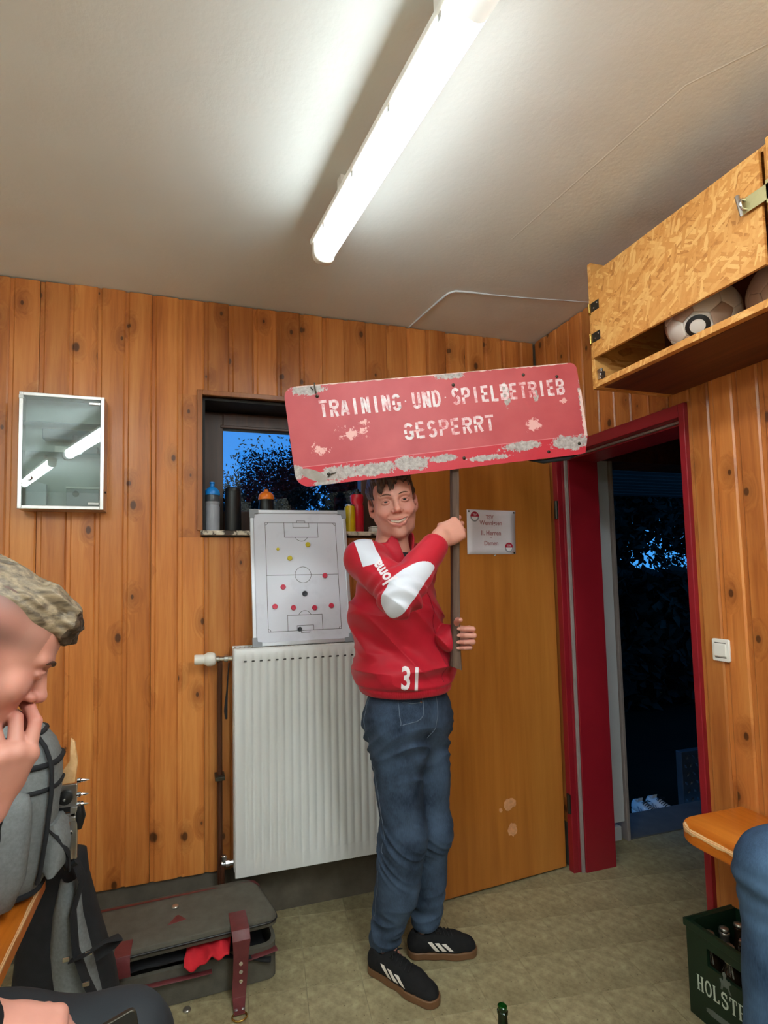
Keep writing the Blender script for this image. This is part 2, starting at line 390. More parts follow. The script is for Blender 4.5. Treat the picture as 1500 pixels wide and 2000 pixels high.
struct(MB().box((XL-0.2, YF-0.2, -0.002), (2.05, 0.72, 0.0)).build('floor_near', M['tile']))
struct(MB().box((XL, 0.72, -0.0035), (-0.97, 2.38, 0.0)).build('floor_side', M['tile']))
# ---- ceiling
cei = struct(MB().box((XL-0.2, YF-0.2, ZC), (2.0, 2.60, ZC+0.12)).build('ceiling', M['ceiling']))
mb = MB()
mb.tube([(1.158, 1.63, ZC), (1.19, 1.3, ZC), (1.226, 0.968, ZC), (1.32, 0.832, ZC), (1.40, 0.2, ZC)], 0.0035, 6, flat=0.12)
mb.build('seam', M['ceiling'], cei, smooth=60)
mb = MB()
mb.tube([(1.064, 2.368, ZC-0.002), (1.075, 2.25, ZC-0.002), (1.092, 2.10, ZC-0.002), (1.104, 2.03, ZC-0.002), (1.125, 2.006, ZC-0.002), (1.20, 1.998, ZC-0.001), (1.30, 1.994, ZC), (1.45, 1.98, ZC+0.001), (1.78, 1.934, ZC+0.001)], [0.005, 0.005, 0.005, 0.005, 0.005, 0.005, 0.004, 0.004, 0.003], 8)
tag(mb.build('ceiling_cable', M['white_paint'], smooth=60), 'thin white painted cable running over the ceiling above the sign', 'cable')
# ---- plank builder: one profiled board, origin at its foot
def plank(name, w, h, parent, loc, facing, mat=M['pine']):
    g, d = 0.014, 0.0065                         # recessed tongue and depth of the joint
    prof = [(0, d), (g, d), (g+0.006, 0.0), (w-0.006, 0.0), (w, 0.004), (w, d+0.010), (0, d+0.010)]
    vs = []
    for z in (0, h):
        for (a, b) in prof: vs.append((a, b, z) if facing == 'y' else (b, -a, z))
    n = len(prof)
    fs = [tuple(range(n))[::-1], tuple(range(n, 2*n))]+[(i, (i+1) % n, n+(i+1) % n, n+i) for i in range(n)]
    me = MB().add(vs, fs); o = me.build(name, mat); o.location = loc; o.parent = parent
    return o
PL = 0.22                                        # boards stop here, bare plinth below
W0, W1, WZ0, WZ1 = 0.06, 0.95, 1.66, 2.26        # window opening
mb = MB()
ys0, ys1 = YB+0.016, YB+0.24
mb.box((XL-0.2, ys0, 0), (W0, ys1, ZC)); mb.box((W1, ys0, 0), (2.0, ys1, ZC)); mb.box((W0, ys0, 0), (W1, ys1, WZ0-0.022)); mb.box((W0, ys0, WZ1), (W1, ys1, ZC))
wb = struct(mb.build('wall_back', M['plinth']))
x = -0.805-14*0.1085; pw = 0.1085
while x < XR-0.004:
    w = min(pw, XR-0.002-x); c0, c1 = x, x+w
    if c1 > W0-0.03 and c0 < W1+0.03:
        # boards cut at the window: leave the opening free
        if c0 < W0-0.03 or c1 > W1+0.03:
            pass
        plank('plank', w, WZ0-0.03-PL, wb, (c0, YB, PL), 'y'); plank('plank', w, ZC-WZ1-0.003-random.uniform(0, 0.004), wb, (c0, YB, WZ1), 'y')
        if c0 < W0-0.012: plank('plank', W0-0.004-c0, WZ1-WZ0+0.03, wb, (c0, YB, WZ0-0.03), 'y')
        if c1 > W1+0.012: plank('plank', c1-W1-0.004, WZ1-WZ0+0.03, wb, (W1+0.004, YB, WZ0-0.03), 'y')
    else:
        plank('plank', w, ZC-PL-random.uniform(0.0, 0.006), wb, (c0, YB, PL), 'y')
    x += pw+random.uniform(-0.002, 0.002)
# ---- right wall with the doorway
DY0, DY1, DZ = 1.52, 2.215, 2.03
mb = MB(); xs0, xs1 = XR+0.016, 2.0
mb.box((xs0, YF-0.2, 0), (xs1, DY0-0.01, ZC)); mb.box((xs0, DY0-0.01, DZ+0.02), (xs1, DY1+0.01, ZC)); mb.box((xs0, DY1+0.01, 0), (xs1, YB+0.016, ZC))
wr = struct(mb.build('wall_right', M['plinth']))
y = 1.494
while y > -0.35:                                  # boards from the door towards the camera
    plank('plank', 0.086, ZC-PL-0.003, wr, (XR, y, PL), 'x'); y -= 0.0862
for k in range(10):                               # short boards over the door, up to the corner
    y0 = YB-0.004-k*0.0885
    if y0-0.0885 < 1.494-0.02: plank('plank', y0-1.496, ZC-DZ-0.055, wr, (XR, y0, DZ+0.052), 'x'); break
    plank('plank', 0.088, ZC-DZ-0.055-random.uniform(0, 0.004), wr, (XR, y0, DZ+0.052), 'x')
plank('plank', YB-0.004-(DY1+0.036), DZ+0.05-PL, wr, (XR, YB-0.004, PL), 'x')
struct(MB().box((XL-0.2, YF-0.2, 0), (XL, YB+0.24, ZC)).build('wall_left', M['wall_white']))
struct(MB().box((XL, YF-0.2, 0), (2.0, YF, ZC)).build('wall_front', M['wall_white']))
# ---- steel door frame, maroon, with a grey seal
mb = MB()
xf = XR-0.012
for (y0, y1) in ((DY0-0.026, DY0), (DY1, DY1+0.034)): mb.box((xf, y0, 0), (xf+0.03, y1, DZ+0.05))
mb.box((xf, DY0, DZ), (xf+0.03, DY1, DZ+0.05))
mb.box((xf+0.03, DY1, 0), (2.02, DY1+0.03, DZ+0.05)); mb.box((xf+0.03, DY0-0.026, 0), (2.02, DY0, DZ+0.05)); mb.box((xf+0.03, DY0, DZ), (2.02, DY1, DZ+0.05))
mb.box((xf+0.06, DY1-0.016, 0), (2.02, DY1, DZ)); mb.box((xf+0.06, DY0, 0), (2.02, DY0+0.016, DZ)); mb.box((xf+0.06, DY0+0.016, DZ-0.016), (2.02, DY1-0.016, DZ))
df = struct(mb.build('trim_1', M['maroon'], bevel=0.003))
mb = MB(); mb.box((xf+0.042, DY1-0.010, 0.0), (xf+0.059, DY1-0.0005, DZ-0.002)); mb.build('seal', M['seal'], df, bevel=0.002)
mb = MB(); mb.box((xf+0.042, DY0+0.001, DZ-0.010), (xf+0.059, DY1-0.011, DZ-0.0005)); mb.build('seal', M['seal'], df, bevel=0.002)
mb = MB(); mb.lathe([(0.010, 0), (0.010, 0.09)], (xf-0.004, DY1+0.010, 0.28), n=12); mb.lathe([(0.010, 0), (0.010, 0.09)], (xf-0.004, DY1+0.010, 1.72), n=12)
mb.build('hinge', M['dark_steel'], df, smooth=40)
# ---- open door leaf, swung back against the wall
hx, hy, ex, ey = 1.776, 2.262, 0.965, 2.196
u = np.array([ex-hx, ey-hy, 0]); DW = np.linalg.norm(u); u /= DW; nrm = np.array([u[1], -u[0], 0]); nrm = nrm if nrm[1] < 0 else -nrm
def leaf_pt(a, z, out=0.0): return np.array([hx, hy, 0])+u*a+np.array([0, 0, z])+nrm*out
mb = MB(); mb.prism([(0, 0.012), (DW, 0.012), (DW, 2.015), (0, 2.015)], (hx, hy, 0), u, (0, 0, 1), -nrm, 0.04)
leaf = struct(mb.build('door_1', M['veneer'], bevel=0.002))
# splintered spots in the veneer, low on the leaf
def blob(seed, a, b, n=18, j=0.28):
    r = random.Random(seed); return [(a*math.cos(2*math.pi*i/n)*(1+r.uniform(-j, j)), b*math.sin(2*math.pi*i/n)*(1+r.uniform(-j, j))) for i in range(n)]
def on_leaf(x, z):
    a = (x-hx)*u[0]/(u[0]**2) if True else 0
    return a
for (px, pz, a, b, sd) in ((1.452, 0.365, 0.036, 0.026, 3), (1.402, 0.345, 0.009, 0.010, 5), (1.462, 0.245, 0.028, 0.031, 9)):
    mb = MB(); mb.prism(blob(sd, a, b), leaf_pt((px-hx)/u[0], pz, 0.0), u, (0, 0, 1), nrm, 0.0012); mb.build('bare_patch', M['exposed'], leaf)
# ---- window
win = struct(bpy.data.objects.new('window_1', None)); COL.objects.link(win); win.location = (0.5, YB, WZ0)
mb = MB(); t0 = 0.022
for lo, hi in (((W0-t0, YB-0.016, WZ0), (W0, YB+0.02, WZ1+t0)), ((W1, YB-0.016, WZ0), (W1+t0, YB+0.02, WZ1+t0)), ((W0, YB-0.016, WZ1), (W1, YB+0.02, WZ1+t0))): mb.box(lo, hi)
mb.build('window_frame', M['pine_trim'], win, bevel=0.002)
mb = MB(); d1 = YB+0.24
mb.box((W0, YB+0.021, WZ0), (W0+0.012, d1, WZ1)); mb.box((W1-0.012, YB+0.021, WZ0), (W1, d1, WZ1)); mb.box((W0+0.012, YB+0.021, WZ1-0.012), (W1-0.012, d1, WZ1))
mb.build('reveal', M['reveal'], win)
ws = 0.175+YB
mb = MB(); a0, a1, b0, b1 = W0+0.03, W1-0.03, WZ0+0.0, WZ1-0.02; st = 0.07
mb.box((a0-0.018, ws, b0), (a0+st, ws+0.06, b1)); mb.box((a1-st, ws, b0), (a1+0.018, ws+0.06, b1)); mb.box((a0+st, ws, b1-st), (a1-st, ws+0.06, b1)); mb.box((a0+st, ws, b0), (a1-st, ws+0.06, b0+0.11))
mb.box((a0-0.018, ws+0.01, b1), (a1+0.018, ws+0.06, WZ1-0.012))
mb.box((a0+st-0.012, ws-0.008, b1-st-0.002), (a1-st+0.012, ws, b1-st+0.012))
mb.build('sash', M['sash'], win, bevel=0.003)
MB().prism([(ws+0.050, b0+0.10), (ws+0.054, b0+0.10), (ws+0.008, b1-st+0.005), (ws+0.004, b1-st+0.005)], (a0+st-0.005, 0, 0), (0, 1, 0), (0, 0, 1), (1, 0, 0), a1-a0-2*st+0.01).build('pane', M['window_glass'], win)
def sill_mat():
    t = NT('chipped_stone_sill'); v = t.coord('Object'); f = t.noise(v, 30, 4, 0.6)
    t.col(t.ramp(f, [(0.42, srgb(60, 46, 36)), (0.5, srgb(196, 184, 164)), (0.7, srgb(224, 214, 196))])); return t.set(0.5)
M['sill'] = sill_mat()
mb = MB(); r = random.Random(4); n = 60; P = []
for i in range(n+1):
    xx = 0.052+i*(1.0-0.052)/n; f = YB-0.030+r.uniform(-0.0012, 0.0018)
    P.append([(xx, ws, WZ0-0.001), (xx, f+0.004, WZ0-0.001), (xx, f, WZ0-0.005+r.uniform(-0.002, 0.001)), (xx, f, WZ0-0.020), (xx, ws, WZ0-0.022)])
mb.grid(P, closed=True); mb.add(P[0], [(0, 1, 2, 3, 4)]); mb.add(P[-1], [(0, 1, 2, 3, 4)]); mb.build('sill', M['sill'], win)
# ---- hall behind the doorway and its outer door
mb = MB(); mb.box((2.0, ys0, 0.10), (2.262, ys0+0.10, 2.6)); struct(mb.build('wall_hall', M['white_paint'], bevel=0.004))
mb = MB(); mb.box((2.266, ys0-0.012, 0.0), (2.285, ys0+0.12, 2.07)); struct(mb.build('trim_2', M['seal'], bevel=0.003))
mb = MB(); r = random.Random(2)
for k in range(4): mb.box((2.005+k*0.062, ys0+0.004+r.uniform(0, 0.01), 0), (2.005+k*0.062+0.056, ys0+0.09, 0.06+r.uniform(0, 0.038)))
struct(mb.build('baseboard_hall', M['white_paint'], bevel=0.003))
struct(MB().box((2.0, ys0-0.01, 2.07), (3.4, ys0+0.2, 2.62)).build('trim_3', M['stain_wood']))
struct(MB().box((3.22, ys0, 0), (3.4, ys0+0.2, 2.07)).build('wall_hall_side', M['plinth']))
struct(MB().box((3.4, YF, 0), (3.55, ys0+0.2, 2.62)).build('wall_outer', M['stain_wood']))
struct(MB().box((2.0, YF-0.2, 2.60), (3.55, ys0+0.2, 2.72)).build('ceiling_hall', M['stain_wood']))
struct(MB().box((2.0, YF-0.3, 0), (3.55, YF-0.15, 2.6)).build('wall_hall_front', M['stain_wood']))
struct(MB().box((-40, 2.64, -0.35), (60, 70, -0.15)).build('floor_outside', M['night_ground']))
mb = MB()
for k in range(18): mb.box((1.9, 2.62+k*0.12, 2.44-k*0.008), (6.5, 2.62+k*0.12+0.112, 2.47-k*0.008))
struct(mb.build('trim_4', M['roof_wood']))      # eaves boards over the outer wall, drawn out deep to hold off sky light
# ================================================================ LAMPS
def lamp(p0, p1, label, name='fluorescent_lamp', mat='tube_room'):
    p0, p1 = np.array(p0, float), np.array(p1, float); d = p1-p0; L = np.linalg.norm(d); d /= L; s = np.array([d[1], -d[0], 0]); up = np.array([0, 0, 1.0])
    t = thing(name, label, 'lamp', tuple((p0+p1)/2+np.array([0, 0, ZC-p0[2]])), 'fluorescent tube lamps on the ceiling')
    body = rrect(-0.044, 0.030, 0.044, 0.052, 0.006, 3)
    mb = MB(); mb.prism(body, p0+d*0.004, s, up, d, L-0.008); mb.build('housing', M['white_plastic'], t, smooth=40)
    prof = arc(0, 0, 0.033, 180+35, 360-35, 14)
    prof = [(-0.034, 0.030), (-0.036, 0.016)]+arc(0, 0.004, 0.036, 190, 350, 14)+[(0.036, 0.016), (0.034, 0.030)]
    mb = MB(); mb.prism(prof, p0+d*0.03, s, up, d, L-0.03-0.075); mb.build('diffuser', M[mat], t, smooth=40)
    mb = MB(); mb.prism(prof, p0+d*(L-0.0745), s, up, d, 0.068); cl = mb.build('clear_end', M['diffuser_clear'], t, smooth=40)
    mb = MB(); mb.lathe([(0.0, 0), (0.013, 0.001), (0.013, 0.04), (0.006, 0.046), (0, 0.047)], p0+d*(L-0.052)+up*0.004, d, 16); mb.build('lamp_socket', M['grey_plastic'], cl, smooth=40)
    ep = rrect(-0.038, -0.035, 0.038, 0.060, 0.03, 5)
    mb = MB(); mb.prism(ep, p0, s, up, d, 0.029); mb.build('end_cap', M['white_plastic'], t, smooth=40, bevel=0.006)
    mb = MB(); mb.prism(ep, p0+d*(L-0.006), s, up, d, 0.02); mb.build('end_cap', M['white_plastic'], t, smooth=40, bevel=0.004)
    for f in (0.13, 0.38, 0.62, 0.86):
        for sg in (-1, 1):
            o = p0+d*L*f+s*sg*0.0365+up*0.022
            mb = MB(); mb.prism(rrect(-0.006, -0.008, 0.006, 0.012, 0.003, 2), o, d, up, s*sg, 0.004); mb.build('clip', M['chrome'], t)
    for f in (0.2, 0.8):
        o = p0+d*L*f; mb = MB(); mb.prism([(-0.016, 0.058), (0.016, 0.058), (0.016, ZC-p0[2]), (-0.016, ZC-p0[2])], o, s, up, d, 0.03); mb.build('mounting_bracket', M['white_plastic'], t)
    return t
lamp((0.445, 1.710, 2.560), (0.543, 0.774, 2.560), 'lit fluorescent tube lamp under the ceiling in front of the plank wall', mat='tube')
lamp((0.60, 0.35, 2.560), (0.705, -0.65, 2.560), 'lit fluorescent tube lamp behind the first one in the same row')
lamp((1.16, 0.15, 2.560), (1.26, -1.0, 2.560), 'lit fluorescent tube lamp of the right-hand row, nearer the plank wall')
lamp((1.29, -1.35, 2.560), (1.39, -2.5, 2.560), 'lit fluorescent tube lamp of the right-hand row, farther from the plank wall')
lamp((-0.48, 0.55, 2.560), (-1.03, -0.57, 2.560), 'lit fluorescent tube lamp mirrored at the upper right of the cabinet glass')
lamp((-1.22, -0.91, 2.560), (-1.80, -2.20, 2.560), 'lit fluorescent tube lamp mirrored at the lower left of the cabinet glass')

# ================================================================ GLASS CABINET ON THE BACK WALL
def cabinet():
    x0, x1, z0, z1, y1, y0 = -0.628, -0.324, 1.732, 2.190, YB, YB-0.088
    t = thing('wall_cabinet', 'small steel wall cabinet with a mirroring glass door', 'cabinet', ((x0+x1)/2, y1, z0))
    w = 0.002
    mb = MB(); mb.box((x0, y0, z0), (x0+w, y1, z1)); mb.box((x1-w, y0, z0), (x1, y1, z1)); mb.box((x0+w, y0, z0), (x1-w, y1, z0+w)); mb.box((x0+w, y0, z1-w), (x1-w, y1, z1)); mb.box((x0+w, y1-w, z0+w), (x1-w, y1, z1-w))
    mb.build('body', M['steel'], t)
    MB().box((x0+0.0025, y1-0.004, z0+0.0025), (x1-0.0025, y1-0.0021, z1-0.0025)).build('back_sheet', M['cabinet_inside'], t)
    f = 0.014; mb = MB(); yf = y0-0.002
    mb.box((x0, yf, z0), (x0+f, y0+0.004, z1)); mb.box((x1-f, yf, z0), (x1, y0+0.004, z1)); mb.box((x0+f, yf, z0), (x1-f, y0+0.004, z0+f)); mb.box((x0+f, yf, z1-f), (x1-f, y0+0.004, z1))
    mb.build('frame', M['steel'], t, bevel=0.0015)
    g = MB().box((x0+f+0.001, y0-0.001, z0+f+0.001), (x1-f-0.001, y0+0.003, z1-f-0.001)).build('glass_door', M['cabinet_glass'], t)
    for zc in (z1-f-0.016, z0+f+0.010):
        MB().box((x1-f-0.042, y0-0.005, zc-0.005), (x1-f-0.002, y0-0.0015, zc+0.005)).build('hinge_plate', M['chrome'], g, bevel=0.001)
    MB().lathe([(0.012, 0), (0.012, 0.006), (0.009, 0.009), (0.003, 0.009), (0.0028, 0.007), (0, 0.007)], (x0+0.040, y0-0.001, z0+0.121), (0, -1, 0), 20).build('lock', M['chrome'], g, smooth=40)
    MB().box((x0, y0-0.006, z1-f-0.014), (x0+f+0.002, y0-0.002, z1-f+0.002)).build('corner_clip', M['chrome'], g, bevel=0.001)
    MB().lathe([(0.004, 0), (0.004, 0.006)], (x1, y0+0.03, z0+0.075), (1, 0, 0), 10).build('side_knob', M['black_plastic'], t)
    for k, z in enumerate((z0+0.345, z0+0.225)):
        s = MB().box((x0+w, y0+0.016, z), (x1-w, y1-w, z+0.005)).build('shelf', M['shelf_glass'], t)
    # contents, seen dimly behind the glass
    MB().box((x0+0.075, y0+0.03, z0+0.285), (x0+0.245, y1-0.012, z0+0.325)).build('blue_grey_box', plain('blue_grey_card', srgb(92, 104, 118), 0.6), t, bevel=0.002)
    MB().box((x0+0.12, y0+0.025, z0+0.231), (x0+0.165, y1-0.012, z0+0.256)).build('white_pack', M['white_plastic'], t, bevel=0.002)
    MB().box((x0+0.18, y0+0.03, z0+0.231), (x0+0.275, y1-0.012, z0+0.262)).build('grey_pack', M['grey_plastic'], t, bevel=0.002)
    MB().box((x0+0.165, y0+0.02, z0+0.0165), (x0+0.285, y1-0.012, z0+0.085)).build('grey_first_aid_box', M['grey_plastic'], t, bevel=0.003)
    MB().box((x0+0.163, y0+0.018, z0+0.0855), (x0+0.287, y1-0.010, z0+0.094)).build('white_lid', M['white_plastic'], t, bevel=0.002)
    MB().lathe([(0.012, 0), (0.012, 0.004)], (x0+0.20, y0+0.0205, z0+0.065), (0, -1, 0), 16).build('round_mark', M['black_plastic'], t)
    MB().prism([(0, 0), (0.07, 0.015), (0.07, 0.10), (0, 0.12)], (x0+0.02, y1-0.03, z0+0.003), (1, 0, 0), (0, 0, 1), (0, -1, 0), 0.02).build('folded_sheet', M['white_paint'], t)
cabinet()

# ================================================================ RADIATOR
def radiator():
    x0, x1, z0, z1, yf, yb = 0.182, 0.905, 0.237, 1.155, 2.249, 2.352
    t = thing('radiator', 'white ribbed panel radiator under the window behind the standing man', 'radiator', ((x0+x1)/2, yb, z0))
    pitch = 0.0333; n = int((x1-x0-0.05)/pitch); m0 = (x1-x0-n*pitch)/2
    us = [0.0, 0.003, 0.012]; dep = [0.006, 0.001, 0.0]
    for k in range(n):
        b = m0+k*pitch
        us += [b+0.010, b+0.0135, b+0.0200, b+0.0235]; dep += [0, 0.0048, 0.0048, 0]
    us += [x1-x0-0.012, x1-x0-0.003, x1-x0]; dep += [0.0, 0.001, 0.006]
    zs = [(0.0, 0), (0.004, 0), (0.060, 0), (0.074, 1), (z1-z0-0.052, 1), (z1-z0-0.046, 0), (z1-z0-0.005, 0), (z1-z0, 0)]
    P = []
    for (zz, act) in zs:
        e = 0.005 if zz in (0.0, z1-z0) else 0.0
        P.append([(x0+uu, yf+(dd*act if 0.012 < uu < x1-x0-0.012 else dd)+e, z0+zz) for uu, dd in zip(us, dep)])
    mb = MB(); mb.grid(P); mb.build('front_panel', M['radiator'], t, smooth=50)
    for k in range(n):                                   # dark strip in place of the shadow gap above each channel
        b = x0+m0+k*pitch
        MB().box((b+0.0105, yf+0.0003, z1-0.0545), (b+0.0230, yf+0.0035, z1-0.0485)).build('dark_gap', M['dark_gap'], t)
    mb = MB(); mb.box((x0+0.002, yf+0.0062, z0+0.003), (x1-0.002, yf+0.030, z1-0.012)); mb.build('water_panel', M['radiator'], t)
    for xa in (x0-0.001, x1-0.003): MB().box((xa, yf+0.031, z0+0.012), (xa+0.004, yb-0.025, z1-0.004)).build('side_cover', M['radiator'], t, bevel=0.001)
    mb = MB(); mb.box((x0, yf+0.002, z1-0.006), (x1, yf+0.014, z1+0.003)); mb.box((x0, yb-0.014, z1-0.006), (x1, yb-0.002, z1+0.003))
    for k in range(36): mb.box((x0+0.01+k*0.0197, yf+0.014, z1-0.006), (x0+0.014+k*0.0197, yb-0.014, z1+0.002))
    mb.build('top_grille', M['radiator'], t, bevel=0.0008, seg=1)
    mb = MB(); mb.box((x0+0.01, yb-0.024, z0+0.01), (x1-0.01, yb, z1-0.012)); mb.build('rear_panel', M['radiator'], t)
    # valve with thermostat head
    vy, vz = 2.300, z1-0.042
    mb = MB(); mb.lathe([(0.012, 0), (0.012, 0.02), (0.016, 0.021), (0.016, 0.036), (0.011, 0.037), (0.011, 0.055), (0.014, 0.056), (0.014, 0.07)], (x0-0.001, vy, vz), (-1, 0, 0.02), 12); mb.build('valve', M['chrome'], t, smooth=30)
    mb = MB(); mb.lathe([(0.016, 0.068), (0.025, 0.074), (0.029, 0.088), (0.029, 0.102), (0.024, 0.112), (0.020, 0.116), (0.021, 0.150), (0.019, 0.156), (0, 0.157)], (x0-0.001, vy, vz), (-1, 0, 0.02), 24); h = mb.build('thermostat_head', M['white_plastic'], t, smooth=40)
    mb = MB(); mb.lathe([(0.012, 0), (0.012, 0.018), (0.018, 0.019), (0.018, 0.034), (0.010, 0.036), (0.010, 0.05)], (x0, vy, z0+0.045), (-1, 0, 0), 10); mb.lathe([(0.009, 0), (0.011, 0.03), (0.008, 0.033)], (x0-0.04, vy, z0+0.045), (0, 0, 1), 10); mb.build('return_valve', M['chrome'], t, smooth=30)
    return t
radiator()
def riser(label, pts, r, bracket_z=()):
    t = thing('heating_pipe', label, 'pipe', pts[-1]); mb = MB(); mb.tube(pts, r, 12); mb.build('pipe', M['pipe'], t, smooth=50)
    for z in bracket_z:
        mb = MB(); mb.box((pts[0][0]-0.02, pts[0][1]+0.002, z-0.008), (pts[0][0]+0.02, YB-0.001, z+0.008)); mb.build('pipe_clip', M['dark_steel'], t, bevel=0.002)
riser('brown painted heating pipe rising to the thermostat valve beside the radiator', [(0.128, 2.302, 1.10), (0.128, 2.310, 1.06), (0.128, 2.335, 1.0), (0.128, 2.338, 0.3), (0.128, 2.338, 0.002)], 0.011, (0.62,))
riser('brown heating pipe at the return valve low beside the radiator', [(0.137, 2.30, 0.275), (0.135, 2.302, 0.24), (0.135, 2.302, 0.002)], 0.010)
tt = thing('hanging_strap', 'black strap loop hanging from the radiator valve', 'strap', (0.150, 2.29, 0.86))
mb = MB(); mb.tube([(0.164, 2.284, 1.098), (0.160, 2.282, 1.05), (0.156, 2.282, 0.99), (0.152, 2.282, 0.94), (0.150, 2.282, 0.90), (0.152, 2.282, 0.87)], [0.006, 0.006, 0.008, 0.014, 0.018, 0.012], 10, flat=0.4); mb.build('strap_loop', M['black_fabric'], tt, smooth=60)

# ================================================================ TACTICS BOARD
BO = np.array([0.262, 2.262, 1.160]); BU = np.array([1.0, -0.012, 0.004]); BU /= np.linalg.norm(BU)
BV = np.array([0.0, 0.092, 0.59]); BV /= np.linalg.norm(BV); BN = np.cross(BU, BV); BN /= np.linalg.norm(BN)   # BN to the room
BWid, BHei = 0.440, 0.600
def bp(a, b, out=0.0): return BO+BU*a*BWid+BV*b*BHei+BN*out
def board():
    t = thing('tactics_board', 'white football tactics board with a printed pitch, standing on the radiator', 'board', tuple(bp(0.5, 0)))
    pr = lambda x0, y0, x1, y1, o, h, m, nm, p=t, bv=0.0: MB().prism([(x0, y0), (x1, y0), (x1, y1), (x0, y1)], BO+BN*o, BU, BV, BN, h).build(nm, m, p, bevel=bv)
    pr(0.004, 0.004, BWid-0.004, BHei-0.004, -0.012, 0.0125, M['whiteboard'], 'board_surface')
    f = 0.016
    pr(0, f, f, BHei-f, -0.013, 0.018, M['alu'], 'frame_rail', bv=0.002); pr(BWid-f, f, BWid, BHei-f, -0.013, 0.018, M['alu'], 'frame_rail', bv=0.002)
    pr(0, 0, BWid, f, -0.013, 0.018, M['alu'], 'frame_rail', bv=0.002); pr(0, BHei-f, BWid, BHei, -0.013, 0.018, M['alu'], 'frame_rail', bv=0.002)
    c = 0.038
    for sx in (0, 1):
        for sy in (0, 1):
            X = lambda a: a if sx == 0 else BWid-a
            Y = lambda a: a if sy == 0 else BHei-a
            poly = [(X(-0.002), Y(-0.002)), (X(c), Y(-0.002)), (X(c), Y(f+0.002)), (X(f+0.004), Y(f+0.004)), (X(f+0.002), Y(c)), (X(-0.002), Y(c))]
            if sx ^ sy: poly = poly[::-1]
            MB().prism(poly, BO-BN*0.0135, BU, BV, BN, 0.0205).build('corner_piece', M['grey_plastic'], t, bevel=0.0015)
    # pitch lines; a,b are fractions of the board
    L, R, B, T = 0.150, 0.885, 0.098, 0.902
    def q(a, b): return (a*BWid, b*BHei)
    S = []
    S.append(('c', [q(L, B), q(R, B), q(R, T), q(L, T)])); S.append([q(L, 0.505), q(R, 0.505)])
    cx = (L+R)/2; S.append(('c', arc(cx*BWid, 0.505*BHei, 0.036, 0, 360, 28)[:-1]))
    for s, e in ((1, T), (-1, B)):
        S.append([q(cx-0.175, e), q(cx-0.175, e-s*0.112), q(cx+0.175, e-s*0.112), q(cx+0.175, e)])
        S.append([q(cx-0.083, e), q(cx-0.083, e-s*0.036), q(cx+0.083, e-s*0.036), q(cx+0.083, e)])
        S.append([q(cx-0.043, e), q(cx-0.043, e+s*0.014), q(cx+0.043, e+s*0.014), q(cx+0.043, e)])
        ay = (e-s*0.112)*BHei; S.append(arc(cx*BWid, ay+s*0.012, 0.030, -155 if s > 0 else 25, -25 if s > 0 else 155, 12))
    for (a, b, s0) in ((L, B, 0), (R, B, 90), (R, T, 180), (L, T, 270)): S.append(arc(a*BWid, b*BHei, 0.011, s0, s0+90, 6))
    mb = MB(); flat_strokes(mb, S, 0.0018, BO+BN*0.0005, BU, BV, BN, 0.0004); mb.build('pitch_lines', M['line'], t)
board()
def magnet(a, b, r, m, label, cat_group):
    t = tag(MB().lathe([(0, 0), (r, 0), (r, 0.005), (r*0.86, 0.0075), (r*0.6, 0.0072), (0, 0.0066)], bp(a, b, 0.0012), BN, 20).build('magnet', m, smooth=45), label, 'magnet', cat_group)
magnet(0.270, 0.700, 0.0065, M['yellow'], 'smallest yellow magnet, left of the other two on the tactics board', 'yellow magnets on the board')
magnet(0.580, 0.733, 0.0110, M['yellow'], 'yellow magnet near the upper penalty box of the tactics board', 'yellow magnets on the board')
magnet(0.388, 0.630, 0.0110, M['yellow'], 'yellow magnet lowest of the three, left of the board middle', 'yellow magnets on the board')
for a, b, l in ((0.742, 0.495, 'red magnet on the right, just at the halfway line of the tactics board'), (0.310, 0.417, 'red magnet alone on the left below the halfway line of the board'),
                (0.222, 0.277, 'leftmost red magnet of the row of four low on the board'), (0.405, 0.264, 'second red magnet from the left in the row of four'),
                (0.618, 0.258, 'third red magnet from the left in the row of four'), (0.792, 0.269, 'rightmost red magnet of the row of four low on the board')):
    magnet(a, b, 0.0115, M['red_magnet'], l, 'red magnets on the board')
magnet(0.526, 0.364, 0.0120, M['black_magnet'], 'black magnet under the centre circle of the tactics board', 'black magnets on the board')
magnet(0.460, 0.108, 0.0095, M['black_magnet'], 'black magnet in the bottom goal area of the tactics board', 'black magnets on the board')

